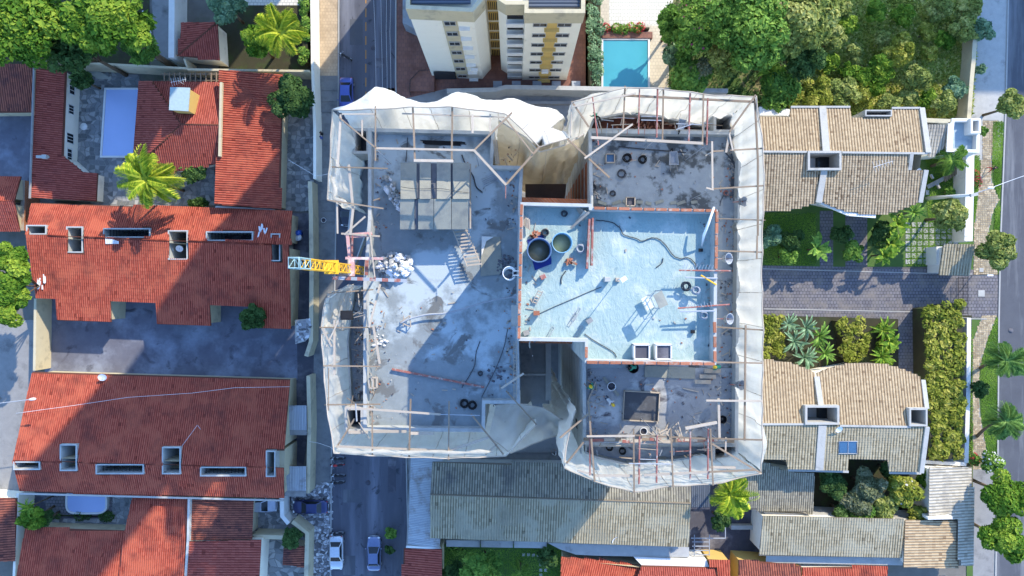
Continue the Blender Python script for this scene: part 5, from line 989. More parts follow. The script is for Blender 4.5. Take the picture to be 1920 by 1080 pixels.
s = MB(); a = at(792, 152, .3); s.box(a, (3.0, 2.6, .4)); s.solo('entrance_ramp', M['pavred'], 'low paved ramp inside the dark railing', 'ramp')
s = MB(); a = at(775, 60, 0); s.prism([(-13.2, 32), (-9.9, 30.5), (-9.9, 36), (-13.2, 36)], 0, 2.6); s.solo('entrance_canopy', M['metal'], 'small sheet canopy at the left wall of the apartment block', 'canopy')
# unseen towers added beyond the picture, placed and sized to shade houses and lot
def tower(label, x0, y0, x1, y1, h):
    t = thing('shade_tower', label, 'building', ((x0+x1)/2, (y0+y1)/2, 0)); s = MB(); s.prism([(x0, y0), (x1, y0), (x1, y1), (x0, y1)], 0, h); s.build('wall', M['cream'], t)
    s = MB(); s.box(((x0+x1)/2, (y0+y1)/2, h+.4), (x1-x0+.3, y1-y0+.3, .8)); s.build('parapet', M['beige'], t); fl = int(h/2.9); g = MB(); b = MB()
    for f in range(fl):
        z = 1.7+f*2.9
        for k in range(int((x1-x0)/2.6)): x = x0+1.5+k*2.6; g.box((x, y0-.02, z), (1.3, .1, 1.2)); 
        b.box(((x0+x1)/2, y0-.35, z-1.0), (1.8, .8, .9))
    g.build('windows', M['glass'], t, kind='stuff'); b.build('balconies', M['white'], t, kind='stuff')
tower('unseen tall slim cream tower added to cast shade, beyond the apartment block', 3.4, 50.5, 15.2, 58, 88)
tower('unseen wide cream tower added to cast shade, beyond the vacant lot', 74, 70, 106, 81, 37)
tower('unseen long low cream block added to cast shade, beyond the top left trees', -47, 52, -16.6, 62, 33)
# ================================================ BUILDING UNDER CONSTRUCTION
DK, PT, PD, PP = 28.0, 29.0, 37.0, 38.0             # deck, parapet, penthouse deck and parapet heights
B0 = thing('unfinished_building', 'unfinished apartment building with open roof decks wrapped in white safety nets', 'building', (0, 0, 0))
def ring(name, poly, z0, z1, t, m, parent=B0, px_z=None, floor=None, fz=None, fm=None):
    P = [at(x, y, px_z or z1) for x, y in poly]; o = [(p.x, p.y) for p in P]
    if area2(o) < 0: o.reverse()
    i = offset(o, t); n = len(o); s = MB()
    s.add([(p[0], p[1], z0) for p in o]+[(p[0], p[1], z1) for p in o]+[(p[0], p[1], z1) for p in i]+[(p[0], p[1], fz if fz is not None else z0) for p in i], [f for k in range(n) for f in ((k, (k+1) % n, n+(k+1) % n, n+k), (n+k, n+(k+1) % n, 2*n+(k+1) % n, 2*n+k), (2*n+k, 2*n+(k+1) % n, 3*n+(k+1) % n, 3*n+k))])
    w = s.build(name, M[m], parent)
    if floor: f = MB(); f.prism(offset(o, t-.02), fz-.25, fz); f.build(floor, M[fm], parent)
    return o
LB = [(690, 240), (928, 246), (924, 310), (981, 311), (978, 378), (973, 640), (975, 757), (910, 757), (909, 810), (681, 808), (681, 533), (690, 410)]
RBL = [(1103, 243), (1392, 246), (1387, 560), (1384, 835), (1093, 834), (1092, 640), (1106, 380)]
lo = ring('wall', LB, 0, PT, .28, 'plaster', floor='roof_deck', fz=DK, fm='slabdeck')
rp = ring('wall', RBL, 0, PT, .28, 'plaster', floor='roof_deck', fz=DK, fm='slabdeck2')
# south-east deck has its own cement surface
s = MB(); o = [(p.x, p.y) for p in (at(x, y, DK+.02) for x, y in ((1100, 690), (1380, 690), (1378, 828), (1100, 828)))]; s.prism(o, DK-.1, DK+.02); s.build('roof_deck', M['slabdeck3'], B0)
# brick west wall of the right block (seen down the open court) and floor bands
xw = at(1106, 300, PT).x-.03
s = MB(); s.box((xw, 9.6, 14), (.1, 6.6, 27.8)); s.build('brick_wall', M['brick'], B0)
for f in range(10): s = MB(); s.box((xw-.03, 9.6, 2.4+2.9*f), (.16, 6.6, .35)); s.build('floor_edge', M['conc_l'], B0)
s = MB(); s.box((xw-.09, 8.6, 17.5), (.12, .5, 1.1)); s.build('opening', M['dark'], B0)
xs = at(1093, 740, PT).x-.03
s = MB(); s.box((xs, -9.4, 14), (.1, 9.3, 27.9)); s.build('plastered_wall', M['conc_l'], B0)
for k in range(7): s = MB(); s.box((xs-.05, -12.0-.0*k, 3+3.6*k), (.12, .7, 1.2)); s.build('opening', M['dark'], B0)
for k in range(9): s = MB(); s.box((xs-.055, -9.4, 2.8*k+2.8), (.02, 9.3, .05)); s.build('floor_line', M['conc'], B0)
# penthouse block between and above
PH = [(976, 379), (1109, 382), (1110, 388), (1346, 393), (1343, 684), (1097, 681), (1097, 641), (970, 639)]
ring('penthouse_wall', PH, DK-6, PP, .22, 'plaster', floor='penthouse_roof', fz=PD, fm='cyan', px_z=PP)
s = MB(); o = [(p.x, p.y) for p in (at(x, y, 25) for x, y in ((976, 378), (1106, 382), (1097, 640), (975, 638)))]; s.prism(o, 0, 27.9); s.build('core_wall', M['brick'], B0)
for a, b in (((1112, 390.5), (1344, 395.5)), ((1343.5, 396), (1341.5, 505)), ((1339, 600), (1340, 682)), ((1340, 682), (1099, 679)), ((1099, 679), (1099, 642)), ((978, 382), (973, 636))): bricks_row(B0, a, b, PP, .78, .19, .16)
# court floors
s = MB(); o = [(p.x, p.y) for p in (at(x, y, 22) for x, y in ((985, 345), (1062, 345), (1058, 380), (985, 380)))]; s.prism(o, 21.7, 22); s.build('landing_slab', mat('brown_boards', (.18, .13, .10), dirt=(.1, .08, .07)), B0)
for a, b in (((976, 642), (1026, 700)), ((976, 705), (1030, 757))): s = MB(); o = [(p.x, p.y) for p in (at(x, y, 20) for x, y in (a, (b[0], a[1]), b, (a[0], b[1])))]; s.prism(o, 19.7, 20); s.build('shaft_slab', M['conc'], B0)
s = MB(); s.box(at(1001, 702, 21), (3.4, .2, .4)); s.box(at(1028, 690, 21), (.5, 6, .5)); s.build('shaft_beam', M['conc_l'], B0)
s = MB(); o = [(p.x, p.y) for p in (at(x, y, 4) for x, y in ((900, 790), (1090, 790), (1090, 862), (900, 862)))]; s.prism(o, 0, .5); s.build('lower_terrace', M['conc'], B0)
# side balconies and corner shafts
def shaftbox(x0, y0, x1, y1, z, d=6, t=.22, m='conc_l'): return ring('corner_shaft', [(x0, y0), (x1, y0), (x1, y1), (x0, y1)], z-3, z, t, m, floor='shaft_floor', fz=z-d if z-d > z-3 else z-2.2, fm='conc_d')
shaftbox(661, 240, 692, 288, PT-.03); shaftbox(646, 764, 681, 810, PT-.03); shaftbox(1338, 213, 1391, 248, PT+.03); shaftbox(1336, 833, 1384, 872, PT+.03)
ring('west_balcony', [(664, 288), (692, 288), (691, 420), (655, 520), (650, 430)], 24.6, 25.6, .15, 'plaster', floor='balcony_floor', fz=24.8, fm='slabdeck3', px_z=26)
ring('west_balcony', [(661, 535), (684, 535), (684, 765), (655, 765), (648, 640)], 24.6, 25.6, .15, 'plaster', floor='balcony_floor', fz=24.8, fm='slabdeck3', px_z=26)
ring('north_balcony', [(1104, 244), (1112, 222), (1170, 210), (1238, 216), (1290, 228), (1338, 238), (1338, 247)], 26.6, 27.9, .16, 'conc_l', floor='balcony_floor', fz=26.8, fm='claybase', px_z=27.9)
ring('south_balcony', [(1097, 834), (1097, 850), (1117, 859), (1178, 873), (1250, 866), (1324, 857), (1338, 856), (1338, 834)], 26.6, 27.7, .16, 'conc_l', floor='balcony_floor', fz=26.8, fm='slabdeck3', px_z=27.7)
s = MB(); a, b = at(1096, 825, 29.3), at(1382, 832, 29.3); s.box((a+b)/2, ((b-a).length, .3, .22)); s.build('ring_beam', M['conc_l'], B0)
a = at(975, 700, 27.0)
# timber props inside corner pit (NW of left block)
s = MB(); [s.tube(at(925+k*3, 262, 29), at(930+k*3, 308, 29), .05, 6) for k in range(3)]; s.solo('timber_props', M['woodp'], 'bundle of pale props on the north east corner of the left deck', 'timber')
# roof hatches on the penthouse
for px, lb in ((1203.5, 'left'), (1244.5, 'right')):
    t = thing('roof_hatch', lb+' of the two dark square roof hatches near the lower brick edge', 'hatch', tuple(at(px, 660, PD))); c = at(px, 660, PD+.7); s = MB()
    for dx, dy, w, hh in ((0, .5, 1.14, .1), (0, -.5, 1.14, .1), (.52, 0, .1, 1.0), (-.52, 0, .1, 1.0)): s.box(c+Vector((dx, dy, -.33)), (w, hh, .75))
    s.build('kerb', M['white'], t); s = MB(); s.box(c+Vector((0, 0, -.12)), (.94, .9, .06)); s.build('cover', M['conc_d'], t)
# ================================================ NETS
mx = lambda *pk: (lambda s: max(0, sum(h*math.exp(-((s-c)/w)**2) for c, h, w in pk)))
net('white net ballooning over the north west corner of the site', [(622, 206, 34.6), (700, 204, 34.6), (775, 200, 34.7), (850, 200, 34.7), (948, 212, 34.6), (1012, 275, 34.5), (1068, 258, 34.4)], 20, 'netw', mx((.18, 2.5, .14), (.50, 2.0, .11), (.82, 3.8, .17)), inward=.03, folds=.07, seed=2, rows=34)
net('tan net hanging in the open court between the two blocks', [(936, 226, 34.0), (985, 256, 33.9), (1012, 284, 33.8), (1060, 272, 33.8), (1096, 250, 33.8)], 20, 'netb', mx((.3, -.9, .3)), inward=.035, folds=.22, seed=7, rows=30)
net('creased cream net along the north east roof edge', [(1070, 258, 34.4), (1072, 192, 34.5), (1120, 178, 34.6), (1175, 163, 34.8), (1245, 166, 34.7), (1340, 178, 34.6), (1418, 180, 34.6)], 25, 'net', mx((.27, .6, .1), (.5, .3, .2)), inward=.03, folds=.14, seed=3, rows=30)
net('long white net down the east side of the site', [(1418, 180, 34.6), (1432, 275, 34.5), (1434, 350, 34.5), (1431, 416, 34.4), (1429, 520, 34.4), (1432, 620, 34.4), (1430, 755, 34.4), (1431, 826, 34.4), (1428, 888, 34.4)], 29, 'net', mx((.93, 1.1, .07)), inward=.0, folds=.09, seed=4, rows=30)
net('pale net hanging below the south east roof edge', [(1428, 888, 34.4), (1338, 909, 34.4), (1262, 912, 34.4), (1190, 924, 34.4), (1116, 904, 34.4), (1058, 878, 34.3)], 27, 'net', None, inward=.02, folds=.13, seed=5, rows=28)
net('net strip along the west face of the right block', [(1058, 878, 34.3), (1062, 840, 34.1), (1070, 800, 33.8), (1080, 770, 33.5)], 27, 'net', None, inward=-.01, folds=.25, seed=15, rows=26)
net('pale net hanging from the south edge of the left block', [(1006, 795, 30.0), (948, 856, 30.4), (842, 860, 30.5), (768, 858, 30.5), (700, 855, 30.5), (626, 850, 30.5)], 22, 'net', None, inward=.02, folds=.13, seed=6, rows=28)
net('white net along the lower west side of the left block', [(626, 850, 30.5), (612, 765, 30.4), (606, 690, 30.4), (601, 612, 30.3), (610, 560, 30.2), (655, 533, 29.8)], 20, 'net', mx((.3, -.4, .1)), inward=.05, folds=.13, seed=8, rows=28)
net('white net along the upper west side of the left block', [(640, 382, 33.6), (612, 374, 34.2), (617, 313, 34.4), (622, 206, 34.6)], 23, 'net', mx((.4, -.3, .2)), inward=.04, folds=.18, seed=9, rows=28)
# slack billowing sheet over the lower court
def billow(pts_top, pts_bot, label, m='net', seed=1, sag=1.2):
    A = [at(*p) for p in pts_top]; Bq = [at(*p) for p in pts_bot]; g = random.Random(seed); rows = []
    def samp(P, t): k = min(int(t*(len(P)-1)), len(P)-2); f = t*(len(P)-1)-k; return P[k].lerp(P[k+1], f)
    for j in range(19):
        v = j/18; row = []
        for i in range(37):
            u = i/36; p = samp(A, u).lerp(samp(Bq, u), v); w = math.sin(PI*v)*math.sin(PI*u)
            p.z += -sag*w+.22*math.sin(9*u+5*v+seed)*math.sin(PI*v)+.14*math.sin(17*u-8*v)*math.sin(PI*v)+.08*math.sin(31*u+12*v); row.append(p)
        rows.append(row)
    s = MB(); s.grid(rows); c = rows[9][18]; t = thing('safety_net', label, 'safety net', tuple(c)); s.build('fabric', M[m], t); r = MB(); r.path([p+Vector((0, 0, .03)) for p in rows[0]], .04, 5); r.path([p+Vector((0, 0, .03)) for p in rows[-1]], .04, 5); r.build('edge_rope', M['woodp'], t)
billow([(930, 758, 28.3), (975, 757, 29.0), (1020, 765, 28.6), (1060, 790, 27.5)], [(916, 818, 28.6), (958, 850, 29.8), (1010, 828, 28.0), (1056, 812, 26.6)], 'slack cream net sagging across the lower court', seed=2)
billow([(614, 550, 28.9), (640, 542, 28.6), (663, 533, 28.4)], [(603, 612, 29.6), (622, 615, 28.6), (645, 620, 27.5)], 'taut net flap below the red hoist frame', seed=5, sag=.3)
# rolled hem bundle
s = MB(); s.path([at(626+3*math.sin(k*1.2), 300+k*9, 33.8) for k in range(9)]+[at(645, 378, 33.8), at(650, 385, 33.8)], [.16+.05*math.sin(k*2.1) for k in range(11)], 8); s.solo('net_bundle', M['net'], 'rolled bundle of netting on the upper west edge', 'net bundle')
s = MB(); s.path([at(640+k*26+2*math.sin(k), 848+1.5*math.sin(k*1.7), 30.55) for k in range(12)], [.13+.07*math.sin(k*2.7) for k in range(12)], 8); s.solo('net_bundle', M['net'], 'long rolled white hem of netting on the south edge', 'net bundle')
# ================================================ SCAFFOLD POLES
W_, P_, Rd, Pk, G_ = 'wood', 'woodp', 'steelred', 'steelpink', 'steelgrey'
t = thing('scaffold', 'timber outrigger poles over the north west deck', 'scaffold', tuple(at(800, 250, 30)))
poles(t, [((754, 213, 946, 220), P_), ((704, 278, 890, 282), P_, .07), ((704, 199, 704, 302), W_), ((774, 200, 778, 300), W_, .06), ((848, 200, 847, 300), W_, .06), ((886, 215, 886, 250), P_, .07), ((919, 214, 919, 248), P_, .05), ((639, 215, 633, 313), P_, .07), ((636, 220, 704, 277), W_), ((679, 225, 679, 257), P_, .05), ((960, 211, 889, 282), W_, .06), ((889, 282, 949, 347), P_, .08), ((1012, 275, 949, 346), W_, .07), ((947, 221, 1000, 289), W_), ((776, 301, 850, 302), P_, .09), ((622, 313, 727, 316), W_), ((948, 345, 948, 372), Rd, .03), ((641, 214, 705, 214), P_)], 34.3, W_)
t = thing('scaffold', 'timber poles around the upper west balcony', 'scaffold', tuple(at(660, 350, 30)))
poles(t, [((654, 309, 662, 392), P_, .08), ((662, 392, 657, 440), P_, .08), ((614, 375, 719, 391), W_), ((632, 377, 633, 438), P_, .05), ((646, 440, 685, 406), P_, .06), ((700, 376, 712, 372), W_)], 34.0, W_)
t = thing('scaffold', 'timber outriggers along the lower west side of the left block', 'scaffold', tuple(at(650, 680, 30)))
poles(t, [((612, 550, 700, 543), W_, .05), ((599, 614, 700, 614), W_), ((606, 686, 713, 687), W_), ((627, 600, 627, 703), P_, .07), ((700, 611, 712, 682), P_, .08), ((713, 533, 692, 614), P_, .07), ((609, 759, 713, 758), W_, .05), ((616, 690, 616, 770), W_, .04), ((604, 615, 622, 650), P_, .06), ((633, 836, 665, 785), W_, .06), ((640, 590, 612, 650), P_, .05), ((667, 757, 669, 790), G_, .06)], 30.1, W_)
t = thing('scaffold', 'timber outriggers along the south edge of the left block', 'scaffold', tuple(at(770, 800, 30)))
poles(t, [((698, 762, 698, 856), W_, .05), ((770, 748, 767, 860), W_, .06), ((842, 752, 841, 862), W_, .05), ((630, 837, 841, 845), P_, .07), ((647, 764, 826, 777), P_, .07), ((826, 777, 900, 779), G_, .04), ((841, 845, 916, 820), P_, .08), ((883, 776, 944, 852), W_, .06), ((940, 728, 982, 700), P_, .07), ((949, 733, 1006, 796), W_, .05), ((910, 852, 930, 835), P_, .06), ((716, 762, 716, 764), W_)], 30.2, W_)
t = thing('scaffold', 'dense rusty steel and timber poles over the north east balcony', 'scaffold', tuple(at(1240, 215, 30)))
poles(t, [((1172, 161, 1168, 247), W_, .05), ((1199, 165, 1197, 252), Rd, .05), ((1233, 165, 1231, 258), Rd, .07), ((1244, 164, 1242, 265), W_, .05), ((1294, 175, 1291, 265), Rd, .07), ((1319, 176, 1317, 273), W_, .05), ((1327, 184, 1325, 272), Rd, .07), ((1111, 182, 1122, 272), Rd, .05), ((1076, 200, 1192, 175), P_, .05), ((1172, 179, 1414, 191), W_, .07), ((1072, 190, 1104, 238), W_, .06), ((1417, 178, 1368, 247), W_, .06), ((1415, 182, 1421, 300), W_, .06), ((1421, 300, 1421, 442), W_, .06), ((1096, 297, 1186, 233), P_, .06), ((1064, 261, 1143, 333), W_, .06), ((1108, 258, 1212, 263), P_, .09), ((1212, 263, 1318, 269), P_, .09), ((1368, 247, 1361, 286), P_, .07), ((1367, 250, 1374, 282), P_, .05), ((1202, 225, 1240, 226), G_, .035), ((1202, 218, 1236, 219), G_, .03), ((1268, 232, 1318, 234), G_, .03), ((1268, 243, 1300, 232), G_, .03)], 34.3, W_)
t = thing('scaffold', 'horizontal timber outriggers along the east side of the site', 'scaffold', tuple(at(1390, 400, 30)))
poles(t, [((1333, 284, 1435, 278), W_, .05), ((1338, 354, 1435, 348), W_, .05), ((1335, 265, 1336, 354), P_, .06), ((1344, 410, 1435, 413), W_, .04), ((1345, 470, 1431, 473), W_, .05), ((1420, 442, 1419, 486), W_, .05), ((1343, 613, 1431, 619), W_, .05), ((1398, 609, 1397, 700), W_, .06), ((1324, 352, 1338, 356), P_, .05), ((1323, 292, 1334, 285), P_, .04)], 34.2, W_)
t = thing('scaffold', 'timber poles at the lower part of the east side', 'scaffold', tuple(at(1390, 740, 30)))
poles(t, [((1397, 700, 1396, 826), W_, .06), ((1338, 679, 1429, 681), W_, .05), ((1324, 751, 1429, 752), P_, .06), ((1347, 747, 1349, 826), P_, .08), ((1333, 822, 1429, 825), W_, .05), ((1285, 803, 1344, 792), P_, .09)], 34.2, W_)
t = thing('scaffold', 'dense rusty steel props and timbers over the south east balcony', 'scaffold', tuple(at(1230, 860, 30)))
poles(t, [((1106, 798, 1106, 891), Rd, .06), ((1103, 751, 1115, 903), W_, .06), ((1188, 804, 1189, 925), W_, .05), ((1199, 818, 1198, 908), Rd, .07), ((1232, 815, 1231, 905), Rd, .07), ((1258, 804, 1262, 914), W_, .05), ((1294, 807, 1294, 899), Rd, .07), ((1328, 804, 1327, 898), Rd, .07), ((1332, 804, 1337, 910), W_, .05), ((1122, 892, 1203, 892), P_, .07), ((1207, 891, 1330, 885), P_, .07), ((1330, 885, 1417, 881), W_, .06), ((1083, 882, 1122, 893), P_, .06), ((1335, 832, 1428, 888), W_, .06), ((1179, 869, 1261, 870), G_, .05), ((1331, 876, 1379, 877), P_, .07), ((1050, 821, 1103, 776), W_, .06), ((1062, 869, 1094, 829), W_, .06), ((1361, 820, 1360, 854), P_, .05), ((1200, 861, 1232, 862), G_, .04), ((1100, 818, 1190, 817), P_, .06), ((1190, 816, 1330, 823), W_, .05)], 34.2, W_)
t = thing('scaffold_deck', 'line of red and pale planks laid across the south east balcony beam', 'planks', tuple(at(1230, 826, 29.6)))
rnd = random.Random(4)
for k in range(16): x = 1100+k*17.5+rnd.uniform(-4, 4); s = MB(); s.box(at(x+6, 826+rnd.uniform(-3, 3), 29.6+.03*(k % 3)), (rnd.uniform(.7, 1.1), .24, .05), rz=rnd.uniform(-.08, .05)); s.build('plank', M[[W_, Rd, P_][k % 3]], t)
t = thing('timber_pile', 'splayed heap of pale broken boards on the south east beam', 'timber', tuple(at(1270, 812, 29)))
for k in range(26): s = MB(); a = rnd.uniform(.4, 2.6); s.box(at(1262+rnd.uniform(-38, 38), 812+rnd.uniform(-8, 8), 29.4+.012*k), (rnd.uniform(.6, 1.6), .09, .04), rz=a); s.build('board', M['woodp'], t)
# ladder with rungs at the right of the left deck
t = thing('ladder', 'long ladder lying beside the wall of the dark shaft', 'ladder', tuple(at(966, 695, 29.2)))
for x in (963.5, 968): s = MB(); s.tube(at(x, 640, 29.2), at(x, 748, 29.2), .03, 5); s.build('rail', M['woodp'], t)
for k in range(17): s = MB(); s.tube(at(963, 645+k*6.2, 29.22), at(969, 645+k*6.2, 29.22), .025, 5); s.build('rung', M['woodp'], t)
# ================================================ HOIST FRAME AND YELLOW MAST
t = thing('hoist_gantry', 'pink and red painted steel hoist frame on the west edge of the roof', 'hoist frame', tuple(at(680, 480, 28)))
def bar(a, b, za, zb, r, m, nm='beam'): s = MB(); A, Bq = at(*a, za), at(*b, zb); d = Bq-A; s.box((A+Bq)/2, (d.length, r*2, r*2), M=d.to_track_quat('X', 'Z').to_matrix()); return s.build(nm, M[m], t)
bar((640, 438), (712, 443), 31.4, 31.4, .07, 'woodp'); bar((658, 442), (697, 439), 31.2, 31.2, .18, 'steelpink'); bar((648, 484), (718, 485), 31.4, 31.4, .10, 'steelpink'); bar((652, 440), (656, 482), 31.3, 31.3, .13, 'steelpink'); bar((661, 442), (660, 480), 31.5, 31.5, .06, 'steelred')
bar((660, 486), (659, 518), 31.3, 31.3, .22, 'steelpink'); bar((653, 486), (653, 518), 31.5, 31.5, .04, 'woodp'); bar((693, 430), (698, 470), 31.7, 31.7, .04, 'woodp'); bar((697, 470), (703, 520), 31.7, 31.7, .04, 'woodp'); bar((688, 488), (687, 516), 30.6, 30.6, .12, 'steelred')
for k in range(12): bar((624+k*11.6, 521+k*.45), (635.6+k*11.6, 521.5+k*.45), 31.5, 31.5, .13, 'steelred' if k % 2 == 0 else 'steelgrey', 'striped_segment')
for a in ((658, 440), (697, 440), (658, 486), (703, 486), (658, 519), (703, 520)): bar(a, a, 28, 31.3, .06, 'steelred', 'leg')
t = thing('crane_mast', 'yellow lattice crane mast with pale blue top section rising at the west edge', 'crane', (-13.75, -.95+.0, 0))
def mast():
    x0, y0, w = -12.95, 1.5, .31; zs = np.arange(0, 45.01, .9); tp = {}
    def seg(zA, zB, m, nm):
        for sx in (-1, 1):
            for sy in (-1, 1): s = MB(); s.tube((x0+sx*w+dx(zA), y0+sy*w, zA), (x0+sx*w+dx(zB), y0+sy*w, zB), .05, 5); s.build('chord', M[m], t)
        s = MB(); n = int((zB-zA)/.9)
        for k in range(n):
            a = zA+(zB-zA)*k/n; b = zA+(zB-zA)*(k+1)/n; f = 1 if k % 2 else -1
            for (p, q) in (((-w, -w), (w, -w)), ((w, -w), (w, w)), ((w, w), (-w, w)), ((-w, w), (-w, -w))):
                if f < 0: p, q = q, p
                s.tube((x0+p[0]+dx(a), y0+p[1], a), (x0+q[0]+dx(b), y0+q[1], b), .028, 4); s.tube((x0+p[0]+dx(a), y0+p[1], a), (x0+q[0]+dx(a), y0+q[1], a), .028, 4)
        s.build('lacing', M[m], t)
    def dx(z): return -.0*z
    for a, b in ((0, 9), (9, 18), (18, 27), (27, 33), (33, 38), (38, 42.2)): seg(a, b, 'craney', 'section')
    seg(42.2, 44.5, 'cranec', 'section'); s = MB(); s.path([(x0-w, y0-w, 44.5), (x0+w, y0-w, 44.5), (x0+w, y0+w, 44.5), (x0-w, y0+w, 44.5)], .05, 4, True); s.build('top_frame', M['cranec'], t); s = MB()
    s.box((x0, y0, 36.0), (1.0, 1.0, .12))
    s.build('collar', M['craney'], t); s = MB(); s.box((x0, y0, .2), (2, 2, .4)); s.build('foot', M['conc'], t)
mast()
# ================================================ THINGS ON THE LEFT DECK
t = thing('site_shed', 'grey panel roofed site shed on the left deck', 'shed', tuple(at(815, 368, DK)))
for j, (y0, y1, za, zb) in enumerate(((305, 373, 30.5, 31.1), (373, 430, 31.0, 30.3))):
    for k, (x0, x1) in enumerate(((751, 781), (787, 808), (819, 845), (849, 880)) if j == 0 else ((750, 777), (784, 813), (814, 846), (847, 878))):
        P = [at(x0, y0, za), at(x1, y0, za), at(x1, y1, zb), at(x0, y1, zb)]; dz = random.uniform(0, .06); s = MB(); s.add([p+Vector((0, 0, dz)) for p in P]+[p+Vector((0, 0, dz-.06)) for p in P], [(0, 3, 2, 1), (4, 5, 6, 7), (0, 1, 5, 4), (1, 2, 6, 5), (2, 3, 7, 6), (3, 0, 4, 7)]); s.build('roof_panel', M['panel'], t)
    P = [at(751, y0+1, za-.12), at(878, y0+1, za-.12), at(878, y1-1, zb-.12), at(751, y1-1, zb-.12)]; s = MB(); s.add(P+[p-Vector((0, 0, .05)) for p in P], [(0, 3, 2, 1), (4, 5, 6, 7), (0, 1, 5, 4), (1, 2, 6, 5), (2, 3, 7, 6), (3, 0, 4, 7)]); s.build('under_sheet', mat('shed_grey_sheet', (.13, .14, .16)), t)
a, b = at(756, 310, 30.4), at(874, 425, 30.2); s = MB(); s.prism([(a.x, a.y), (b.x, a.y), (b.x, b.y), (a.x, b.y)], DK, 30.1); s.build('wall', M['panel'], t)
s = MB(); s.box(at(882, 368, 30.3), (.12, 5.2, .12)); s.build('edge_board', M['woodp'], t)
s = MB(); s.path([at(751+k*16, 350+2*math.sin(k)+k*1.2, 31.12) for k in range(9)], .02, 4); s.solo('cable', M['hose'], 'thin dark cable crossing the shed roof panels', 'cable')
# louvred stair / pallet ladder
t = thing('slatted_frame', 'white slatted step frame beside the shed', 'step frame', tuple(at(875, 465, DK)))
for k in range(11): s = MB(); a = at(852+k*2.6, 434+k*6.2, 29.2); s.box(a+Vector((.55, 0, 0)), (1.15, .13, .06), rz=.12); s.build('slat', M['woodp'], t)
for off in (0, 23): s = MB(); s.tube(at(850+off, 432-off*.1, 29.2), at(876+off*1.02, 500-off*.35, 29.2), .05, 5); s.build('rail', M['woodp'], t)
# plywood sheets
for lb, P, zz in (('large pale plywood sheet lying right of the slatted frame', ((903, 443), (938, 444), (942, 514), (901, 518)), .1), ('crumpled white triangular offcut on the plywood sheet', ((903, 443), (926, 444), (912, 452), (903, 480)), .22)):
    s = MB(); o = [(at(x, y, DK+zz).x, at(x, y, DK+zz).y) for x, y in P]; s.prism(o, DK+zz-.06, DK+zz); s.solo('plywood_sheet', M['panel'] if zz < .2 else M['white'], lb, 'plywood')
# cat ladder hoop at the right wall of the left deck
t = thing('caged_ladder', 'white safety cage ladder with round hoop on the penthouse wall', 'ladder', tuple(at(960, 512, 28)))
for zz in (37.4, 36.7, 36.0, 35.3, 34.6, 33.9, 33.2, 32.5): s = MB(); c = at(955, 512, 37.4); c.z = zz; s.path([c+Vector((math.cos(a)*.46, math.sin(a)*.46, 0)) for a in np.linspace(.45, 2*PI-.45, 16)], .035, 5); s.build('hoop', M['whiteplastic'], t)
for y in (508, 516): s = MB(); p = at(975, y, 38.1); s.tube(at(962, y, 37.4), p, .035, 5); s.tube(at(962, y, 37.4), Vector((at(962, y, 37.4).x, at(962, y, 37.4).y, 28.2)), .03, 5); s.build('rail', M['whiteplastic'], t)
for k in range(20): z_ = 28.6+k*.42; s = MB(); a = at(962, 508, 37.4); s.tube((a.x, a.y, z_), (a.x, at(962, 516, 37.4).y, z_), .02, 5); s.build('rung', M['whiteplastic'], t)
# rubble heap of crumpled white bags
rnd = random.Random(11); t = thing('rubbish_heap', 'heap of crumpled white sacks and rubble beside the hoist frame', 'rubble heap', tuple(at(742, 498, DK)))
for k in range(95):
    a = rnd.uniform(0, 2*PI); q = math.sqrt(rnd.random()); x = 742+q*33*math.cos(a); y = 499+q*24*math.sin(a); s = MB(); r = rnd.uniform(.12, .34); s.ell(at(x, y, DK+.1+1.0*(1-q)+rnd.uniform(0, .25)), (r, r*rnd.uniform(.6, 1), r*.6), 7, 5, Euler((rnd.random(), rnd.random(), a)).to_matrix(), .28, rnd); s.build('sack', M['whiteplastic'] if k % 3 else M['conc_l'], t)
t = thing('crumpled_sheeting', 'crumpled white plastic sheeting left of the shed', 'plastic sheeting', tuple(at(735, 360, DK)))
for k in range(30): s = MB(); x = 728+k*.75+rnd.uniform(-9, 9); y = 338+k*1.8+rnd.uniform(-5, 5); r = rnd.uniform(.15, .42); s.ell(at(x, y, DK+.15), (r, r*.6, .2), 7, 5, Euler((0, 0, rnd.random()*3)).to_matrix(), .45, rnd); s.build('fold', M['whiteplastic'] if k % 2 else M['conc_l'], t)
for lb, cx, cy, n, rr, mm in (('dark pile of rubble right of the plywood sheet', 953, 500, 60, 22, 'conc_d'), ('pale rubble on the left deck below the hoist frame', 712, 640, 18, 14, 'white'), ('dark debris along the lower court wall', 930, 700, 22, 16, 'conc_d')):
    V = []; t = thing('debris_pile', lb, 'debris', tuple(at(cx, cy, DK))); s = MB()
    for k in range(n): a = rnd.uniform(0, 2*PI); q = math.sqrt(rnd.random()); r = rnd.uniform(.05, .2); s.ell(at(cx+q*rr*math.cos(a), cy+q*rr*math.sin(a), DK+.06), (r, r*.7, r*.6), 6, 4, None, .3, rnd)
    s.build('fragments', M[mm], t, kind='stuff')
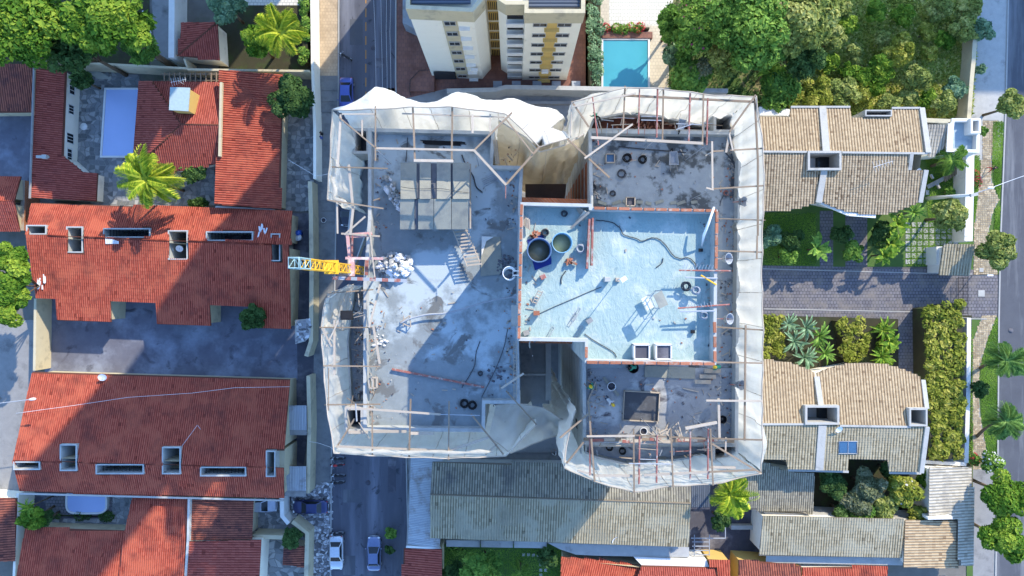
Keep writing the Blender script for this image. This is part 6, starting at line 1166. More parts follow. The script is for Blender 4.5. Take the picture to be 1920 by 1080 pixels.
# hoses, bars, coils
def run(label, pts, z, m='hose', r=.035, name='hose', wob=.0, seed=1):
    rnd = random.Random(seed); P = [at(x, y, z) for x, y in pts]; out = []
    for i in range(len(P)-1):
        p0 = P[max(0, i-1)]; p1, p2 = P[i], P[i+1]; p3 = P[min(len(P)-1, i+2)]
        for k in range(6): t_ = k/6; out.append(.5*((2*p1)+(p2-p0)*t_+(2*p0-5*p1+4*p2-p3)*t_**2+(3*p1-p0-3*p2+p3)*t_**3)+Vector((rnd.uniform(-wob, wob), rnd.uniform(-wob, wob), 0)))
    s = MB(); s.path(out+[P[-1]], r, 6); return s.solo(name, M[m], label, name.split('_')[-1])
run('pale concrete pump hose crossing the left deck from the wall', [(752, 606), (768, 598), (800, 590), (830, 588), (860, 582), (905, 568), (940, 560), (971, 556)], DK+.5, 'steelgrey', .08)
t = thing('hose_tripod', 'small pale trestle holding the end of the pump hose', 'trestle', tuple(at(757, 603, DK)))
for a, b in (((750, 605), (768, 592)), ((750, 605), (770, 613)), ((768, 592), (770, 613)), ((756, 612), (757, 592))): s = MB(); s.tube(at(*a, DK+.4), at(*b, DK+.45), .05, 5); s.build('leg', M['woodp'], t)
for a in ((752, 606), (768, 593), (769, 612)): s = MB(); p = at(*a, DK+.4); s.tube(p, (p.x, p.y, DK), .04, 5); s.build('leg', M['woodp'], t)
s = MB(); A, Bq = at(735, 692, DK+.2), at(908, 726, DK+.2); d = Bq-A; s.box((A+Bq)/2, (d.length, .16, .16), rz=math.atan2(d.y, d.x)); s.solo('steel_beam', M['steelred'], 'long rusty steel beam lying across the left deck', 'beam')
coil(871, 756, .36, DK, 'left of the two black tyre like hose coils', 'black', turns=5); coil(886, 759, .36, DK, 'right of the two black tyre like hose coils', 'black', turns=5); coil(901, 700, .2, DK, 'tiny grey coil on the left deck', 'hose', turns=3)
t = thing('rebar_bundle', 'bundle of dark steel bars by the north parapet', 'rebar', tuple(at(830, 266, DK)))
for k in range(9): s = MB(); s.tube(at(788+k*1.2+rnd.uniform(-3, 3), 263+k*.9, DK+.05), at(868+rnd.uniform(-8, 8), 266+k*.9, DK+.05), .03, 5); s.build('bar', M['black'], t)
run('thin dark hose curling right of the shed', [(866, 290), (873, 308), (887, 330), (893, 350), (905, 361)], DK+.1, 'hose', .05); run('fine cable running down the middle of the left deck', [(900, 640), (893, 660), (888, 690), (866, 727)], DK+.05, 'hose', .03, 'cable'); run('fine cable near the shaft ladder', [(952, 615), (945, 650), (930, 690), (903, 745)], DK+.05, 'hose', .025, 'cable')
run('vertical seam cable near the shed in the north deck', [(764, 258), (763, 280), (761, 303)], DK+.05, 'hose', .03, 'cable')
t = thing('rebar_grid', 'loose welded wire grid lying right of the shed', 'wire grid', tuple(at(905, 338, DK)))
for k in range(5): s = MB(); s.tube(at(903+k*1.5, 337+k*3.2, DK+.1), at(928+k*2, 326+k*2.5, DK+.1), .025, 4); s.build('wire', M['steelgrey'], t)
s = MB(); c = at(650, 591, 30.2); s.box(c, (.9, .75, .5)); s.box(c+Vector((0, 0, .26)), (.6, .5, .05)); s.solo('motor_box', M['black'], 'small black motor box on the west net', 'motor')
t = thing('hoist_bracket', 'white box shaped winch frame at the lower left parapet', 'winch', tuple(at(700, 718, DK)))
for a, b in (((693, 708), (707, 708)), ((707, 708), (707, 727)), ((707, 727), (693, 727)), ((693, 727), (693, 708)), ((700, 708), (700, 727))): s = MB(); s.box((at(*a, 29.2)+at(*b, 29.2))/2, (max(.09, abs(at(*a, 29).x-at(*b, 29).x)), max(.09, abs(at(*a, 29).y-at(*b, 29).y)), .4)); s.build('bar', M['woodp'], t)
for lb, px, py, w, h_, z_ in (('grey electrical box on the penthouse west wall', 965, 592, .5, 1.5, 36), ('pale plank on the left parapet', 685, 600, .22, 5.0, 29.15)): s = MB(); s.box(at(px, py, z_), (w, h_, .3)); s.solo('wall_box' if z_ > 30 else 'plank', M['conc_l'], lb, 'box' if z_ > 30 else 'plank')
t = thing('plank_row', 'white boards resting on the south parapet of the left deck', 'planks', tuple(at(750, 808, 29)))
for a, b, y in ((650, 690, 810), (695, 762, 808.5), (767, 814, 812)): s = MB(); s.box((at(a, y, 29.2)+at(b, y+1, 29.2))/2, ((b-a)*.0435, .22, .1)); s.build('board', M['woodp'], t)
# ================================================ THINGS ON THE NORTH EAST DECK
def wheelbarrow(px, py, z, rz, label, m='steelgrey', sc=1.0):
    t = thing('wheelbarrow', label, 'wheelbarrow', tuple(at(px, py, z)), rz); s = MB(); q = [(-.34, -.42), (.34, -.42), (.26, .48), (-.26, .48)]; b = [(-.2, -.28), (.2, -.28), (.13, .22), (-.13, .22)]
    s.add([(x*sc, y*sc, .62) for x, y in q]+[(x*sc, y*sc, .32) for x, y in b]+[(x*sc*.94, y*sc*.94, .62) for x, y in q]+[(x*sc*.92, y*sc*.92, .36) for x, y in b], [f for k in range(4) for f in ((k, (k+1) % 4, 4+(k+1) % 4, 4+k), (8+(k+1) % 4, 8+k, 12+k, 12+(k+1) % 4), (k, 8+k, 8+(k+1) % 4, (k+1) % 4))]+[(4, 5, 6, 7), (15, 14, 13, 12)]); s.build('tray', M[m], t, world=False)
    for sx in (-1, 1): s = MB(); s.path([(sx*.05, .62*sc, .2), (sx*.2, .1, .3), (sx*.27, -.5*sc, .42), (sx*.29, -.85*sc, .55)], .02, 5); s.build('handle', M['woodp'], t, world=False); s = MB(); s.tube((sx*.22, -.25, .32), (sx*.24, -.32, 0), .02, 5); s.build('leg', M['black'], t, world=False)
    s = MB(); s.torus((0, .62*sc, .18), .14, .045, Matrix.Rotation(PI/2, 3, 'Y'), 14, 6); s.build('wheel', M['black'], t, world=False)
wheelbarrow(1260, 300, DK, .05, 'grey wheelbarrow in the wet patch of the north east deck', sc=1.25)
wheelbarrow(1275, 236, 28.9, 2.9, 'blue grey wheelbarrow tipped on the north east parapet', sc=.95)
for lb, px, py, z_ in (('square mortar box beside the coils on the north east deck', 1144, 297, DK), ('white framed square mortar box by the penthouse brick edge', 1182, 378, DK+.6)):
    t = thing('mortar_box', lb, 'box', tuple(at(px, py, z_))); c = at(px, py, z_+.2); 
    for dx, dy, w, h_ in ((0, .35, .75, .06), (0, -.35, .75, .06), (.35, 0, .06, .75), (-.35, 0, .06, .75)): s = MB(); s.box(c+Vector((dx, dy, 0)), (w, h_, .35)); s.build('side', M['woodp'], t)
    s = MB(); s.box(c-Vector((0, 0, .08)), (.66, .66, .1)); s.build('base', M['conc_d'] if py > 350 else M['glassb'], t)
coil(1175, 297, .36, DK, 'left dark hose coil on the north east deck', 'black', turns=5); coil(1204, 300, .34, DK, 'right dark hose coil beside the wet patch', 'black', turns=5); coil(1166, 326, .38, DK, 'lower thin hose coil on the north east deck', 'hose', turns=3); coil(1149, 363, .25, DK, 'small coil near the lower left corner of the north east deck', 'hose', turns=3); coil(1111, 352, .3, DK, 'bundled wire coil at the left edge of the north east deck', 'hose', turns=4); coil(1361, 362, .22, DK, 'small reddish coil near the east wall', 'steelred', turns=3); coil(1120, 224, .28, 28.0, 'small wheel like coil on the north balcony', 'black', turns=3)
coil(1167, 845, .3, 26.9, 'dark coil on the south balcony', 'black', turns=3); coil(1143, 838, .3, 26.9, 'second dark coil on the south balcony nearer the wall', 'black', turns=3)
run('dark green pipe along the foot of the north parapet', [(1160, 275), (1200, 279), (1250, 283), (1286, 286)], DK+.1, 'hose', .05, 'pipe'); run('curved dark cable by the east wall of the north east deck', [(1361, 287), (1372, 300), (1378, 315)], DK+.1, 'hose', .05, 'cable'); run('thin wire down the lower right of the north east deck', [(1360, 362), (1352, 375), (1350, 386)], DK+.05, 'hose', .025, 'cable')
t = thing('board_strip', 'row of pale boards lying along the penthouse brick edge', 'boards', tuple(at(1200, 382, DK)))
for k in range(9): s = MB(); s.box(at(1133+k*21+rnd.uniform(-4, 4), 381+rnd.uniform(-3, 1), DK+.06+.02*(k % 2)), (rnd.uniform(.5, .9), .26, .05), rz=rnd.uniform(-.4, .4)); s.build('board', M['panel'], t)
t = thing('brick_scatter', 'scattered red bricks and debris on the north balcony', 'bricks', tuple(at(1210, 232, 26.9)))
for k in range(46): s = MB(); s.box(at(1210+rnd.gauss(0, 34), 236+rnd.uniform(-8, 6), 26.95), (.24, .12, .1), rz=rnd.uniform(0, 3)); s.build('brick', M['brickp'], t)
for k, (px, py) in enumerate(((1335, 388), (1385, 375))): pass
# ================================================ THINGS ON THE SOUTH EAST DECK
t = thing('water_basin', 'large square dark water basin on the south east deck', 'basin', tuple(at(1201, 762, DK))); P = [at(x, y, DK+.3) for x, y in ((1171, 733), (1237, 737), (1234, 791), (1168, 788))]
for a, b in zip(P, P[1:]+P[:1]): d = b-a; s = MB(); s.box((a+b)/2-Vector((0, 0, .12)), (d.length+.06, .07, .34), rz=math.atan2(d.y, d.x)); s.build('side', M['woodp'], t)
s = MB(); s.prism([(p.x, p.y) for p in offset(P, .04)], DK+.03, DK+.12); s.build('water', mat('wet_cement', (.10, .105, .115), (.07, .075, .085), .6, dirt=(.17, .18, .19), dscale=.8, rough=.25), t)
s = MB(); s.box(at(1256, 698, DK+.1), (4.2, .95, .1), rz=-.04); s.solo('formwork_sheet', M['panel'], 'long grey sheet lying under the penthouse edge on the south east deck', 'sheet')
for k, (x, y) in enumerate(((1336, 696), (1327, 706), (1318, 716))): s = MB(); s.box(at(x, y, DK+.25), (1.35, .32, .08), rz=-.02); s.solo('plank', M['woodp'], ('top', 'middle', 'bottom')[k]+' of three short pale planks by the green clad worker', 'plank')
for lb, px, py, r, h_, m in (('white round tub near the basin', 1146, 724, .34, .5, 'whiteplastic'), ('black barrel under the penthouse edge', 1186, 689, .42, .8, 'black'), ('white bucket on the south east beam', 1206, 808, .3, .45, 'whiteplastic'), ('black tyre like tub near the east wall of the south east deck', 1354, 786, .32, .3, 'black'), ('small white bowl on the left pavement behind the net', 607, 413, .3, .2, 'whiteplastic')):
    z_ = DK if px > 700 else .06; t = thing('tub', lb, 'tub', tuple(at(px, py, z_))); s = MB(); c = at(px, py, z_+h_/2); c.z = z_; s.tube(c, c+Vector((0, 0, h_)), r*.82, 20, r, caps=False); s.torus(c+Vector((0, 0, h_)), r, .03, None, 20, 5); s.build('shell', M[m], t); s = MB(); s.cyl(c+Vector((0, 0, .04)), r*.84, h_*.5, 20); s.build('contents', M['glass'] if m == 'black' else M['conc_d'], t)
for lb, a, b, w in (('timber prop leaning on the left of the south east deck', (1103, 750), (1117, 716), .06), ('pale thin batten frame near the three planks', (1280, 728), (1310, 735), .04), ('dark plank diagonal near the west wall of the south east deck', (1132, 708), (1160, 742), .12)):
    s = MB(); A, Bq = at(*a, DK+.12), at(*b, DK+.12); d = Bq-A; s.box((A+Bq)/2, (d.length, w*2, .06), rz=math.atan2(d.y, d.x)); s.solo('batten', M['panel'] if w > .1 else M['woodp'], lb, 'timber')
# ================================================ THINGS ON THE PENTHOUSE ROOF
def tank(px, py, r, z, label):
    t = thing('water_tank', label, 'water tank', tuple(at(px, py, PD))); c = at(px, py, z); c.z = PD; h_ = z-PD; s = MB(); n = 32; pr = [(r*.86, 0), (r*.9, h_*.3), (r*.95, h_*.32), (r*.97, h_*.96), (r*1.05, h_*.96), (r*1.05, h_), (r*.95, h_), (r*.9, h_*.4), (r*.85, h_*.1)]
    s.grid([[c+Vector((math.cos(2*PI*k/n)*q, math.sin(2*PI*k/n)*q, zz)) for k in range(n+1)] for q, zz in pr]); s.build('shell', plain('deep_blue_tank', (.07, .13, .24), .5) if r > .75 else plain('sky_blue_plastic', (.16, .33, .45), .45), t); s = MB(); s.cyl(c+Vector((0, 0, h_*.35)), r*.93, .03, 32); s.build('water', M['tankwater'] if r > .75 else mat('tan_water', (.58, .48, .25), (.46, .38, .2), .9, rough=.1, bump=0), t)
tank(1011, 469, .82, PD+1.2, 'large dark blue open water tank on the cyan roof'); tank(1054, 455, .69, PD+1.1, 'smaller light blue open water tank next to the large one')
s = MB(); P = [at(x, y, PD+.04) for x, y in ((988, 450), (1018, 440), (1034, 485), (1034, 495), (1003, 507), (996, 480))]; s.prism([(p.x, p.y) for p in P], PD+.01, PD+.05); s.solo('tarpaulin', M['tarpblue'], 'dark blue tarpaulin under the large water tank', 'tarpaulin')
t = thing('formwork_channel', 'pair of long rust red timber channels left of centre on the cyan roof', 'formwork', tuple(at(1105, 460, PD)))
for a, b, w in (((1105, 411), (1100, 504), .07), ((1111, 409), (1109, 498), .07), ((1104, 425), (1101, 500), .05)): s = MB(); A, Bq = at(*a, PD+.55), at(*b, PD+.45); d = Bq-A; s.box((A+Bq)/2, (d.length, w*2, .5 if w > .06 else .1), rz=math.atan2(d.y, d.x)); s.build('side_board', M['steelred'], t)
run('long dark wavy hose across the cyan roof', [(1118, 413), (1145, 416), (1163, 428), (1170, 440), (1192, 447), (1205, 452), (1222, 446), (1238, 450), (1252, 465), (1262, 478), (1275, 485), (1290, 483), (1302, 492), (1308, 505)], PD+.08, 'hose', .035, wob=.02)
run('thin dark cable from brick to battery box on the cyan roof', [(1012, 588), (1040, 575), (1080, 558), (1105, 547), (1128, 538)], PD+.06, 'hose', .025, 'cable'); run('thin dark hose by the lower left of the cyan roof', [(1096, 626), (1110, 636), (1125, 645), (1142, 655), (1152, 662), (1156, 670)], PD+.06, 'hose', .028)
run('short curved dark hose piece on the cyan roof', [(1243, 484), (1241, 493), (1230, 502)], PD+.06, 'hose', .035); run('short hose piece left of the cyan roof', [(1061, 508), (1053, 520), (1052, 533)], PD+.06, 'hose', .04)
s = MB(); s.path([at(1339, 388, PD+1.6), at(1328, 420, PD+1.4), at(1320, 440, PD+1.1), at(1316, 462, PD+.2)], [.07, .1, .1, .06], 6); s.solo('white_pipe', M['whiteplastic'], 'long bent white plastic pipe in the upper right corner of the cyan roof', 'pipe')
# work table on legs
t = thing('work_platform', 'grey plywood work platform on tall legs casting a framed shadow', 'platform', tuple(at(1236, 566, PD)), 0); P = [at(x, y, PD+2.0) for x, y in ((1224, 554), (1240, 545), (1252, 570), (1242, 577), (1236, 579))]; P = [at(x, y, PD+2.0) for x, y in ((1225, 554), (1241, 545), (1253, 571), (1237, 579))]
s = MB(); s.prism([(p.x, p.y) for p in P], PD+1.92, PD+2.0); s.build('board', M['panel'], t)
for p in P: s = MB(); s.tube((p.x, p.y, PD), (p.x, p.y, PD+1.92), .035, 5); s.build('leg', M['steelgrey'], t)
P2 = [p*.97 for p in P]
s = MB(); q = [Vector((p.x, p.y, PD+.7)) for p in P]; s.path(q, .03, 4, True); s.build('brace', M['steelgrey'], t)
s = MB(); c = (P[0]+P[1]+P[2]+P[3])/4; s.box((c.x-.6, c.y-.25, PD+.4), (.5, .9, .06), rz=.5); s.solo('white_board', M['white'], 'white board lying in the shadow of the work platform', 'board')
def post(px, py, h_, lb, m='woodp', top=None):
    t = thing('marker_post', lb, 'post', tuple(at(px, py, PD))); b = at(px, py, PD+h_*.5); s = MB(); s.tube((b.x, b.y, PD), (b.x, b.y, PD+h_), .03, 5); s.build('rod', M['steelgrey'], t); s = MB(); s.box((b.x, b.y, PD+.12), (.28, .28, .24)); s.build('base', M[m], t)
    if top: s = MB(); s.box((b.x, b.y, PD+h_), (.42, .3, .5), rz=.6); s.build('head', M[top], t)
post(1104, 601, .7, 'low trestle post with triangular head at lower left of the cyan roof', 'woodp', 'conc'); post(1163, 524, 2.6, 'tall post with white and red head at the centre of the cyan roof', 'woodp', 'whiteplastic')
s = MB(); s.box(at(1138, 524, PD+.35), (.42, .35, .6)); s.solo('battery_box', M['conc_l'], 'small grey machine box beside the tall post', 'machine', bevel=.03); s = MB(); s.box(at(1006, 587, PD+.35), (.42, .3, .5)); s.solo('brick_stack', M['brickp'], 'small orange brick block at the left of the cyan roof', 'bricks')
for lb, px, py in (('red brick pile above the large tank', 1003, 440), ('coil and brick pile right of the light blue tank', 1070, 489)):
    t = thing('brick_pile', lb, 'bricks', tuple(at(px, py, PD)))
    for k in range(13): s = MB(); s.box(at(px+rnd.uniform(-9, 9), py+rnd.uniform(-5, 6), PD+.1+.1*(k % 3)), (.26, .13, .12), rz=rnd.uniform(0, 3)); s.build('brick', M['brickp'], t)
coil(1088, 467, .32, PD+.1, 'stack of grey rings beside the small water tank', 'steelgrey', turns=7); coil(1022, 436, .26, PD, 'dark coil above the large water tank', 'hose', turns=4); coil(1285, 537, .33, PD+.3, 'round hose coil near the right side of the cyan roof', 'hose', turns=5); coil(1303, 545, .28, PD+.5, 'tangled coil on the small trestle, right side of the cyan roof', 'steelgrey', turns=6); coil(1318, 592, .26, PD+.5, 'grey coil at the lower right edge of the cyan roof', 'steelgrey', turns=6); coil(1058, 401, .22, PD, 'tangle of wire in the upper left of the cyan roof', 'hose', turns=4)
for lb, cx, cy, n in (('short parallel battens in the upper left corner of the cyan roof', 1088, 396, 6), ('three pale battens by the left brick edge', 988, 418, 5)):
    t = thing('batten_stack', lb, 'timber', tuple(at(cx, cy, PD)))
    for k in range(n): s = MB(); s.box(at(cx-6+k*2.6, cy-5+k*2.0, PD+.2+.05*k), (.12, .75, .12), rz=.5 if n > 5 else .05); s.build('batten', M['woodp'], t)
t = thing('leaning_boards', 'long pale boards leaning at the upper left inner corner of the cyan roof', 'timber', tuple(at(1100, 400, PD)))
for a, b in (((1112, 388), (1091, 414)), ((1104, 398), (1070, 428)), ((1098, 396), (1080, 416))): s = MB(); A, Bq = at(*a, PD+.9), at(*b, PD+.2); d = Bq-A; s.box((A+Bq)/2, (d.length, .16, .05), M=d.to_track_quat('X', 'Z').to_matrix()); s.build('board', M['woodp'], t)
t = thing('small_ladder', 'pale folding ladder lying at the left of the cyan roof', 'ladder', tuple(at(1005, 552, PD)))
for a, b in (((998, 568), (1010, 544)), ((1005, 571), (1018, 546))): s = MB(); s.tube(at(*a, PD+.15), at(*b, PD+.4), .035, 5); s.build('rail', M['woodp'], t)
for k in range(5): s = MB(); s.tube(at(998+k*2.8, 566-k*5, PD+.16+.05*k), at(1006+k*2.8, 569-k*5, PD+.16+.05*k), .04, 5); s.build('rung', M['woodp'], t)
s = MB(); s.box(at(1018, 519, PD+.3), (.4, .34, .4), rz=.5); s.solo('crate', M['steelred'], 'small brown crate below the tanks', 'crate', bevel=.02)
s = MB(); s.box(at(987, 624, PD+.15), (.42, .34, .2), rz=.3); s.solo('flat_box', M['conc'], 'flat grey box in the lower left corner of the cyan roof', 'box'); s = MB(); s.box(at(1314, 469, PD+.15), (.25, .22, .25)); s.solo('small_black_box', M['black'], 'small black box under the bent white pipe', 'box'); s = MB(); s.box(at(1299, 622, PD+.15), (.25, .22, .25)); s.solo('small_black_box', M['black'], 'small black box at the lower right of the cyan roof', 'box')
for k in range(4): 
    t = thing('wire_frame', ('wire stirrup lying lower left on the cyan roof', 'second wire stirrup nearer the lower brick edge', 'long wire stirrup below centre on the cyan roof', 'wire stirrup near the bottom left parapet')[k], 'wire stirrup', tuple(at((1070, 1082, 1078, 1028)[k], (596, 620, 586, 622)[k], PD))); cx, cy = (1070, 1082, 1078, 1028)[k], (596, 620, 586, 622)[k]; s = MB(); s.path([at(cx+a, cy+b, PD+.06) for a, b in ((-6, 14), (8, -10), (12, -8), (-2, 16))], .022, 4, True); s.build('wire', M['steelgrey'], t)
# props poking from east parapet over the roof
t = thing('steel_props', 'upper pair of rusty steel props across the right brick edge', 'steel props', tuple(at(1320, 508, PD)))
for (x0, y0, x1, y1), m in (((1273, 507, 1370, 508), Rd), ((1314, 516, 1343, 534), 'craney'), ((1285, 520, 1345, 522), G_)): s = MB(); s.tube(at(x0, y0, PD+1.1), at(x1, y1, PD+1.1), .055, 6); s.build('prop', M[m], t)
for k in range(10): s = MB(); s.tube(at(1280+k*6, 505, PD+1.15), at(1284+k*6, 497+rnd.uniform(-3, 3), PD+1.2), .02, 4); s.build('clip', M[G_], t)
t = thing('steel_props', 'lower rusty steel prop across the right brick edge', 'steel props', tuple(at(1320, 575, PD)))
for (x0, y0, x1, y1), m in (((1271, 578, 1368, 571), Rd), ((1275, 584, 1340, 583), G_)): s = MB(); s.tube(at(x0, y0, PD+1.1), at(x1, y1, PD+1.1), .055, 6); s.build('prop', M[m], t)
for k in range(8): s = MB(); s.tube(at(1292+k*6, 575, PD+1.15), at(1290+k*6, 568+rnd.uniform(-3, 3), PD+1.2), .02, 4); s.build('clip', M[G_], t)
for lb, px, py, z_ in (('grey bucket hoist tub at the upper east edge', 1394, 378, 30.4), ('grey funnel bucket beside the upper props', 1365, 485, 36), ('grey round bucket beside the lower props', 1367, 598, 36), ('blue grey bucket on the lower east edge', 1389, 722, 30.4)):
    t = thing('hoist_bucket', lb, 'bucket', tuple(at(px, py, z_))); c = at(px, py, z_); s = MB(); q = Matrix.Rotation(.5, 3, 'Y'); n = 18; s.grid([[c+q @ Vector((math.cos(2*PI*k/n)*r, math.sin(2*PI*k/n)*r*1.1, zz)) for k in range(n+1)] for r, zz in ((.02, -.4), (.22, -.38), (.34, .1), (.38, .1), (.3, .02), (.18, -.3), (.02, -.32))]); s.build('shell', M['steelgrey'], t); s = MB(); s.path([c+Vector((-.3, 0, .1)), c+Vector((0, 0, .5)), c+Vector((.3, 0, .1))], .02, 5); s.build('handle', M['black'], t); s = MB(); s.tube(c, (c.x-.8, c.y, c.z-.3), .04, 5); s.build('arm', M['steelred'], t)
t = thing('tripod', 'small wire tripod beside the north east corner shaft', 'tripod', tuple(at(1380, 208, 29.3)))
for a in range(3): s = MB(); c = at(1380, 204, 30.3); s.tube(c, at(1380+8*math.cos(a*2.1), 210+6*math.sin(a*2.1), 29.3), .025, 4); s.build('leg', M['steelgrey'], t)
# ================================================ PEOPLE AND VEHICLES
def P_at(px, py, z): p = at(px, py, z+1.6); return p.x, p.y
for (px, py, z_, rz, lb, sh, hat, pose) in ((1198, 207, 26.9, 1.2, 'worker in green with yellow helmet on the north balcony', 'shirtg', 'helmety', 'lean'), (1122, 220, 26.9, .6, 'bending worker in green beside a wheel at the north balcony end', 'shirtg', None, 'bend'), (1113, 730, DK, .8, 'worker in green with yellow helmet at the west side of the south east deck', 'shirtg', 'helmety', 'lean'), (1141, 750, DK, -2.4, 'worker with yellow helmet and white shirt left of the water basin', 'shirtw', 'helmety', 'bend'), (1356, 690, 28, 1.5, 'worker in green with yellow helmet at the lower east corner of the cyan roof', 'shirtg', 'helmety', 'bend'), (1196, 690, DK, 1.6, 'worker in green leaning over the black barrel', 'shirtg', None, 'bend')):
    x, y = P_at(px, py, z_); person(x, y, z_, rz, lb, M[sh], M['pants'], hat, pose)
x, y = at(1860, 316, .9).x, at(1860, 316, .9).y; person(x, y, .05, -2.4, 'pedestrian in black top and red shorts walking on the cobbled path', M['shirtk'], M['shirtr'], None, 'walk')
x, y = at(604, 250, .6).x, at(604, 250, .6).y; person(x, y, .06, 1.6, 'person in dark clothes sitting low against the cream street wall', M['shirtk'], M['shirtk'], None, 'sit'); x, y = at(603, 258, .6).x, at(603, 258, .6).y; person(x, y, .06, 1.6, 'person in blue sitting beside the dark clad one at the street wall', M['shirtb'], M['shirtb'], None, 'sit')
x, y = at(1049, 829, 1).x, at(1049, 829, 1).y; person(x, y, .5, 2.2, 'person in blue jacket standing in the lower court yard', M['shirtb'], M['shirtk'], None, 'stand'); x, y = at(1041, 851, 1).x, at(1041, 851, 1).y; person(x, y, .5, .5, 'person with white top in the lower court yard', M['shirtw'], M['pants'], None, 'lean')
cp = lambda n, c: plain(n, c, .3, .35, .5, .8)
car(*at(648, 176, 1).xy, PI, cp('violet_blue_car_paint', (.07, .10, .36)), 'violet blue car parked at the left kerb near the top')
car(*at(630, 1037, .8).xy, PI, cp('white_car_paint', (.62, .66, .7)), 'white sedan parked on the left side of the street at the bottom')
car(*at(701, 1039, .8).xy, 0, cp('blue_grey_car_paint', (.16, .20, .34)), 'blue grey sedan parked on the right side of the street at the bottom')
car(*at(489, 948, .8).xy, -PI/2, cp('pale_hatch_paint', (.50, .54, .62)), 'pale hatchback half under the small old red roof', L=3.9, hatch=True)
car(*at(581, 951, .8).xy, PI/2, cp('navy_car_paint', (.02, .03, .12)), 'navy pickup like car parked on the rubble pavement', L=4.3)
car(*at(650, 393, .8).xy, PI, cp('dark_car_paint', (.02, .022, .035)), 'dark car parked behind the upper west net', L=4.0)
for k, (px, py, rz, m, lb) in enumerate(((633, 860, PI/2, 'shirtk', 'topmost of the four motorbikes parked side by side'), (632, 872, PI/2+.05, 'shirtr', 'red motorbike second in the row of four'), (634, 892, PI/2-.06, 'shirtk', 'third motorbike in the row of four, after the gap'), (633, 905, PI/2+.03, 'shirtk', 'lowest of the four motorbikes parked side by side'), (632, 1001, PI/2, 'shirtk', 'lone motorbike just above the white sedan'), (647, 106, PI/2-.5, 'shirtk', 'lone motorbike at the left kerb near the top of the street'))):
    c = at(px, py, .6); motorbike(c.x, c.y, rz, M[m], lb, group='motorbikes parked at the left kerb')
# street lamps and poles on the right
def lamp(bx, by, hx, hy, h_, label, m='white'):
    t = thing('street_lamp', label, 'street lamp', tuple(at(bx, by, 0))); A = at(bx, by, 0); T = Vector((A.x, A.y, h_)); E = at(hx, hy, h_); s = MB(); s.tube(A, T, .13, 10, .08); s.build('pole', M['conc_l'], t); s = MB(); s.tube(T, E, .05, 6); s.build('arm', M['steelgrey'], t); d = (E-T).normalized(); s = MB(); s.ell(E+d*.3, (.45, .16, .1), 12, 6, Matrix.Rotation(math.atan2(d.y, d.x), 3, 'Z')); s.build('lamp_head', M[m], t)
lamp(1738, 372, 1857, 352, 8.5, 'long slanting white lamp pole with arm over the garden wall') if False else None
t = thing('utility_pole', 'white concrete pole leaning out over the lawn garden towards the path', 'utility pole', tuple(at(1738, 372, 0))); s = MB(); s.tube(at(1738, 372, 0), at(1828, 365, 9.0), .24, 10, .14); s.build('pole', M['white'], t); s = MB(); s.tube(at(1815, 367, 9.0), at(1857, 353, 9.1), .05, 6); s.build('arm', M['steelgrey'], t); s = MB(); s.box(at(1826, 365, 9.1), (.8, .35, .3), rz=.2); s.build('bracket', M['conc_l'], t); s = MB(); s.ell(at(1858, 352, 9.1), (.4, .14, .1), 10, 6); s.build('lamp_head', M['whiteplastic'], t)
wire([(1857, 353), (1925, 328), (1990, 300)], [9.1, 9.0, 9.0], 'overhead line from the leaning pole across the right road', r=.03)
lamp(0, 747, 56, 749, 8, 'white lamp arm reaching over the lower red terrace at the left edge')
t = thing('street_bollard', 'thin post lamp at the drive entrance on the right pavement', 'lamp post', tuple(at(1826, 517, 0))); s = MB(); s.tube(at(1822, 517, 0), at(1822, 517, 0)+Vector((0, 0, 3)), .05, 6); s.build('pole', M['steelgrey'], t); s = MB(); s.box(at(1822, 517, 0)+Vector((.2, 0, 3)), (.7, .2, .1)); s.build('lamp_head', M['whiteplastic'], t)
for lb, px, py, w, h_ in (('square metal cover on the drive entrance', 1840, 550, .8, .8), ('small green cover near the gatehouse pavement', 1840, 506, .5, .5), ('small pale cover on the lawn garden', 1739, 361, .4, .6)): s = MB(); s.box(at(px, py, .06), (w, h_, .06)); s.solo('inspection_cover', M['conc_l'], lb, 'cover')
# bench swing of wood in the lawn garden
t = thing('garden_swing', 'weathered wooden boat shaped swing on the lawn garden', 'garden swing', tuple(at(1775, 330, 0)))
for k in range(11): s = MB(); a = at(1772+k*3.4, 333-k*2.6, .7); s.box(a, (.14, 1.3-.04*abs(k-6), .07), rz=-2.1-PI/2+.6); s.build('slat', M['wood'], t)
s = MB(); A, Bq = at(1738, 351, .4), at(1775, 332, .6); d = Bq-A; s.box((A+Bq)/2, (d.length, .5, .15), rz=math.atan2(d.y, d.x)); s.build('beam', M['panel'], t)
for a in ((1747, 331), (1759, 349)): s = MB(); s.box(at(*a, .3), (.2, .6, .3), rz=.5); s.build('foot', M['conc_l'], t)
s = MB(); s.ell(at(1772, 294, .5), (.75, .28, .35), 14, 8); s.solo('red_sun_lounger_cushion', M['shirtr'], 'red cushion at the top edge of the lawn garden', 'cushion')
s = MB(); c = at(560, 437, .5); s.tube((c.x, c.y, 0), (c.x, c.y, .9), .42, 18, .3); s.solo('blue_drum', M['blueplastic'], 'blue plastic drum in the dark side drive', 'drum'); t = thing('white_bin', 'round pale bin below the blue drum', 'bin', tuple(at(559, 445, 0))); s = MB(); c = at(559, 445, .6); s.tube((c.x, c.y, 0), (c.x, c.y, .75), .36, 18, .42); s.torus((c.x, c.y, .75), .42, .03, None, 18, 5); s.build('shell', M['whiteplastic'], t)
s = MB(); c = at(159, 238, .5); s.cyl((c.x, c.y, .7), .45, .04, 20); s.cyl((c.x, c.y, 0), .05, .7, 8); s.cyl((c.x, c.y, 0), .25, .04, 14); s.solo('round_table', M['white'], 'small round white table by the cream facade', 'table')
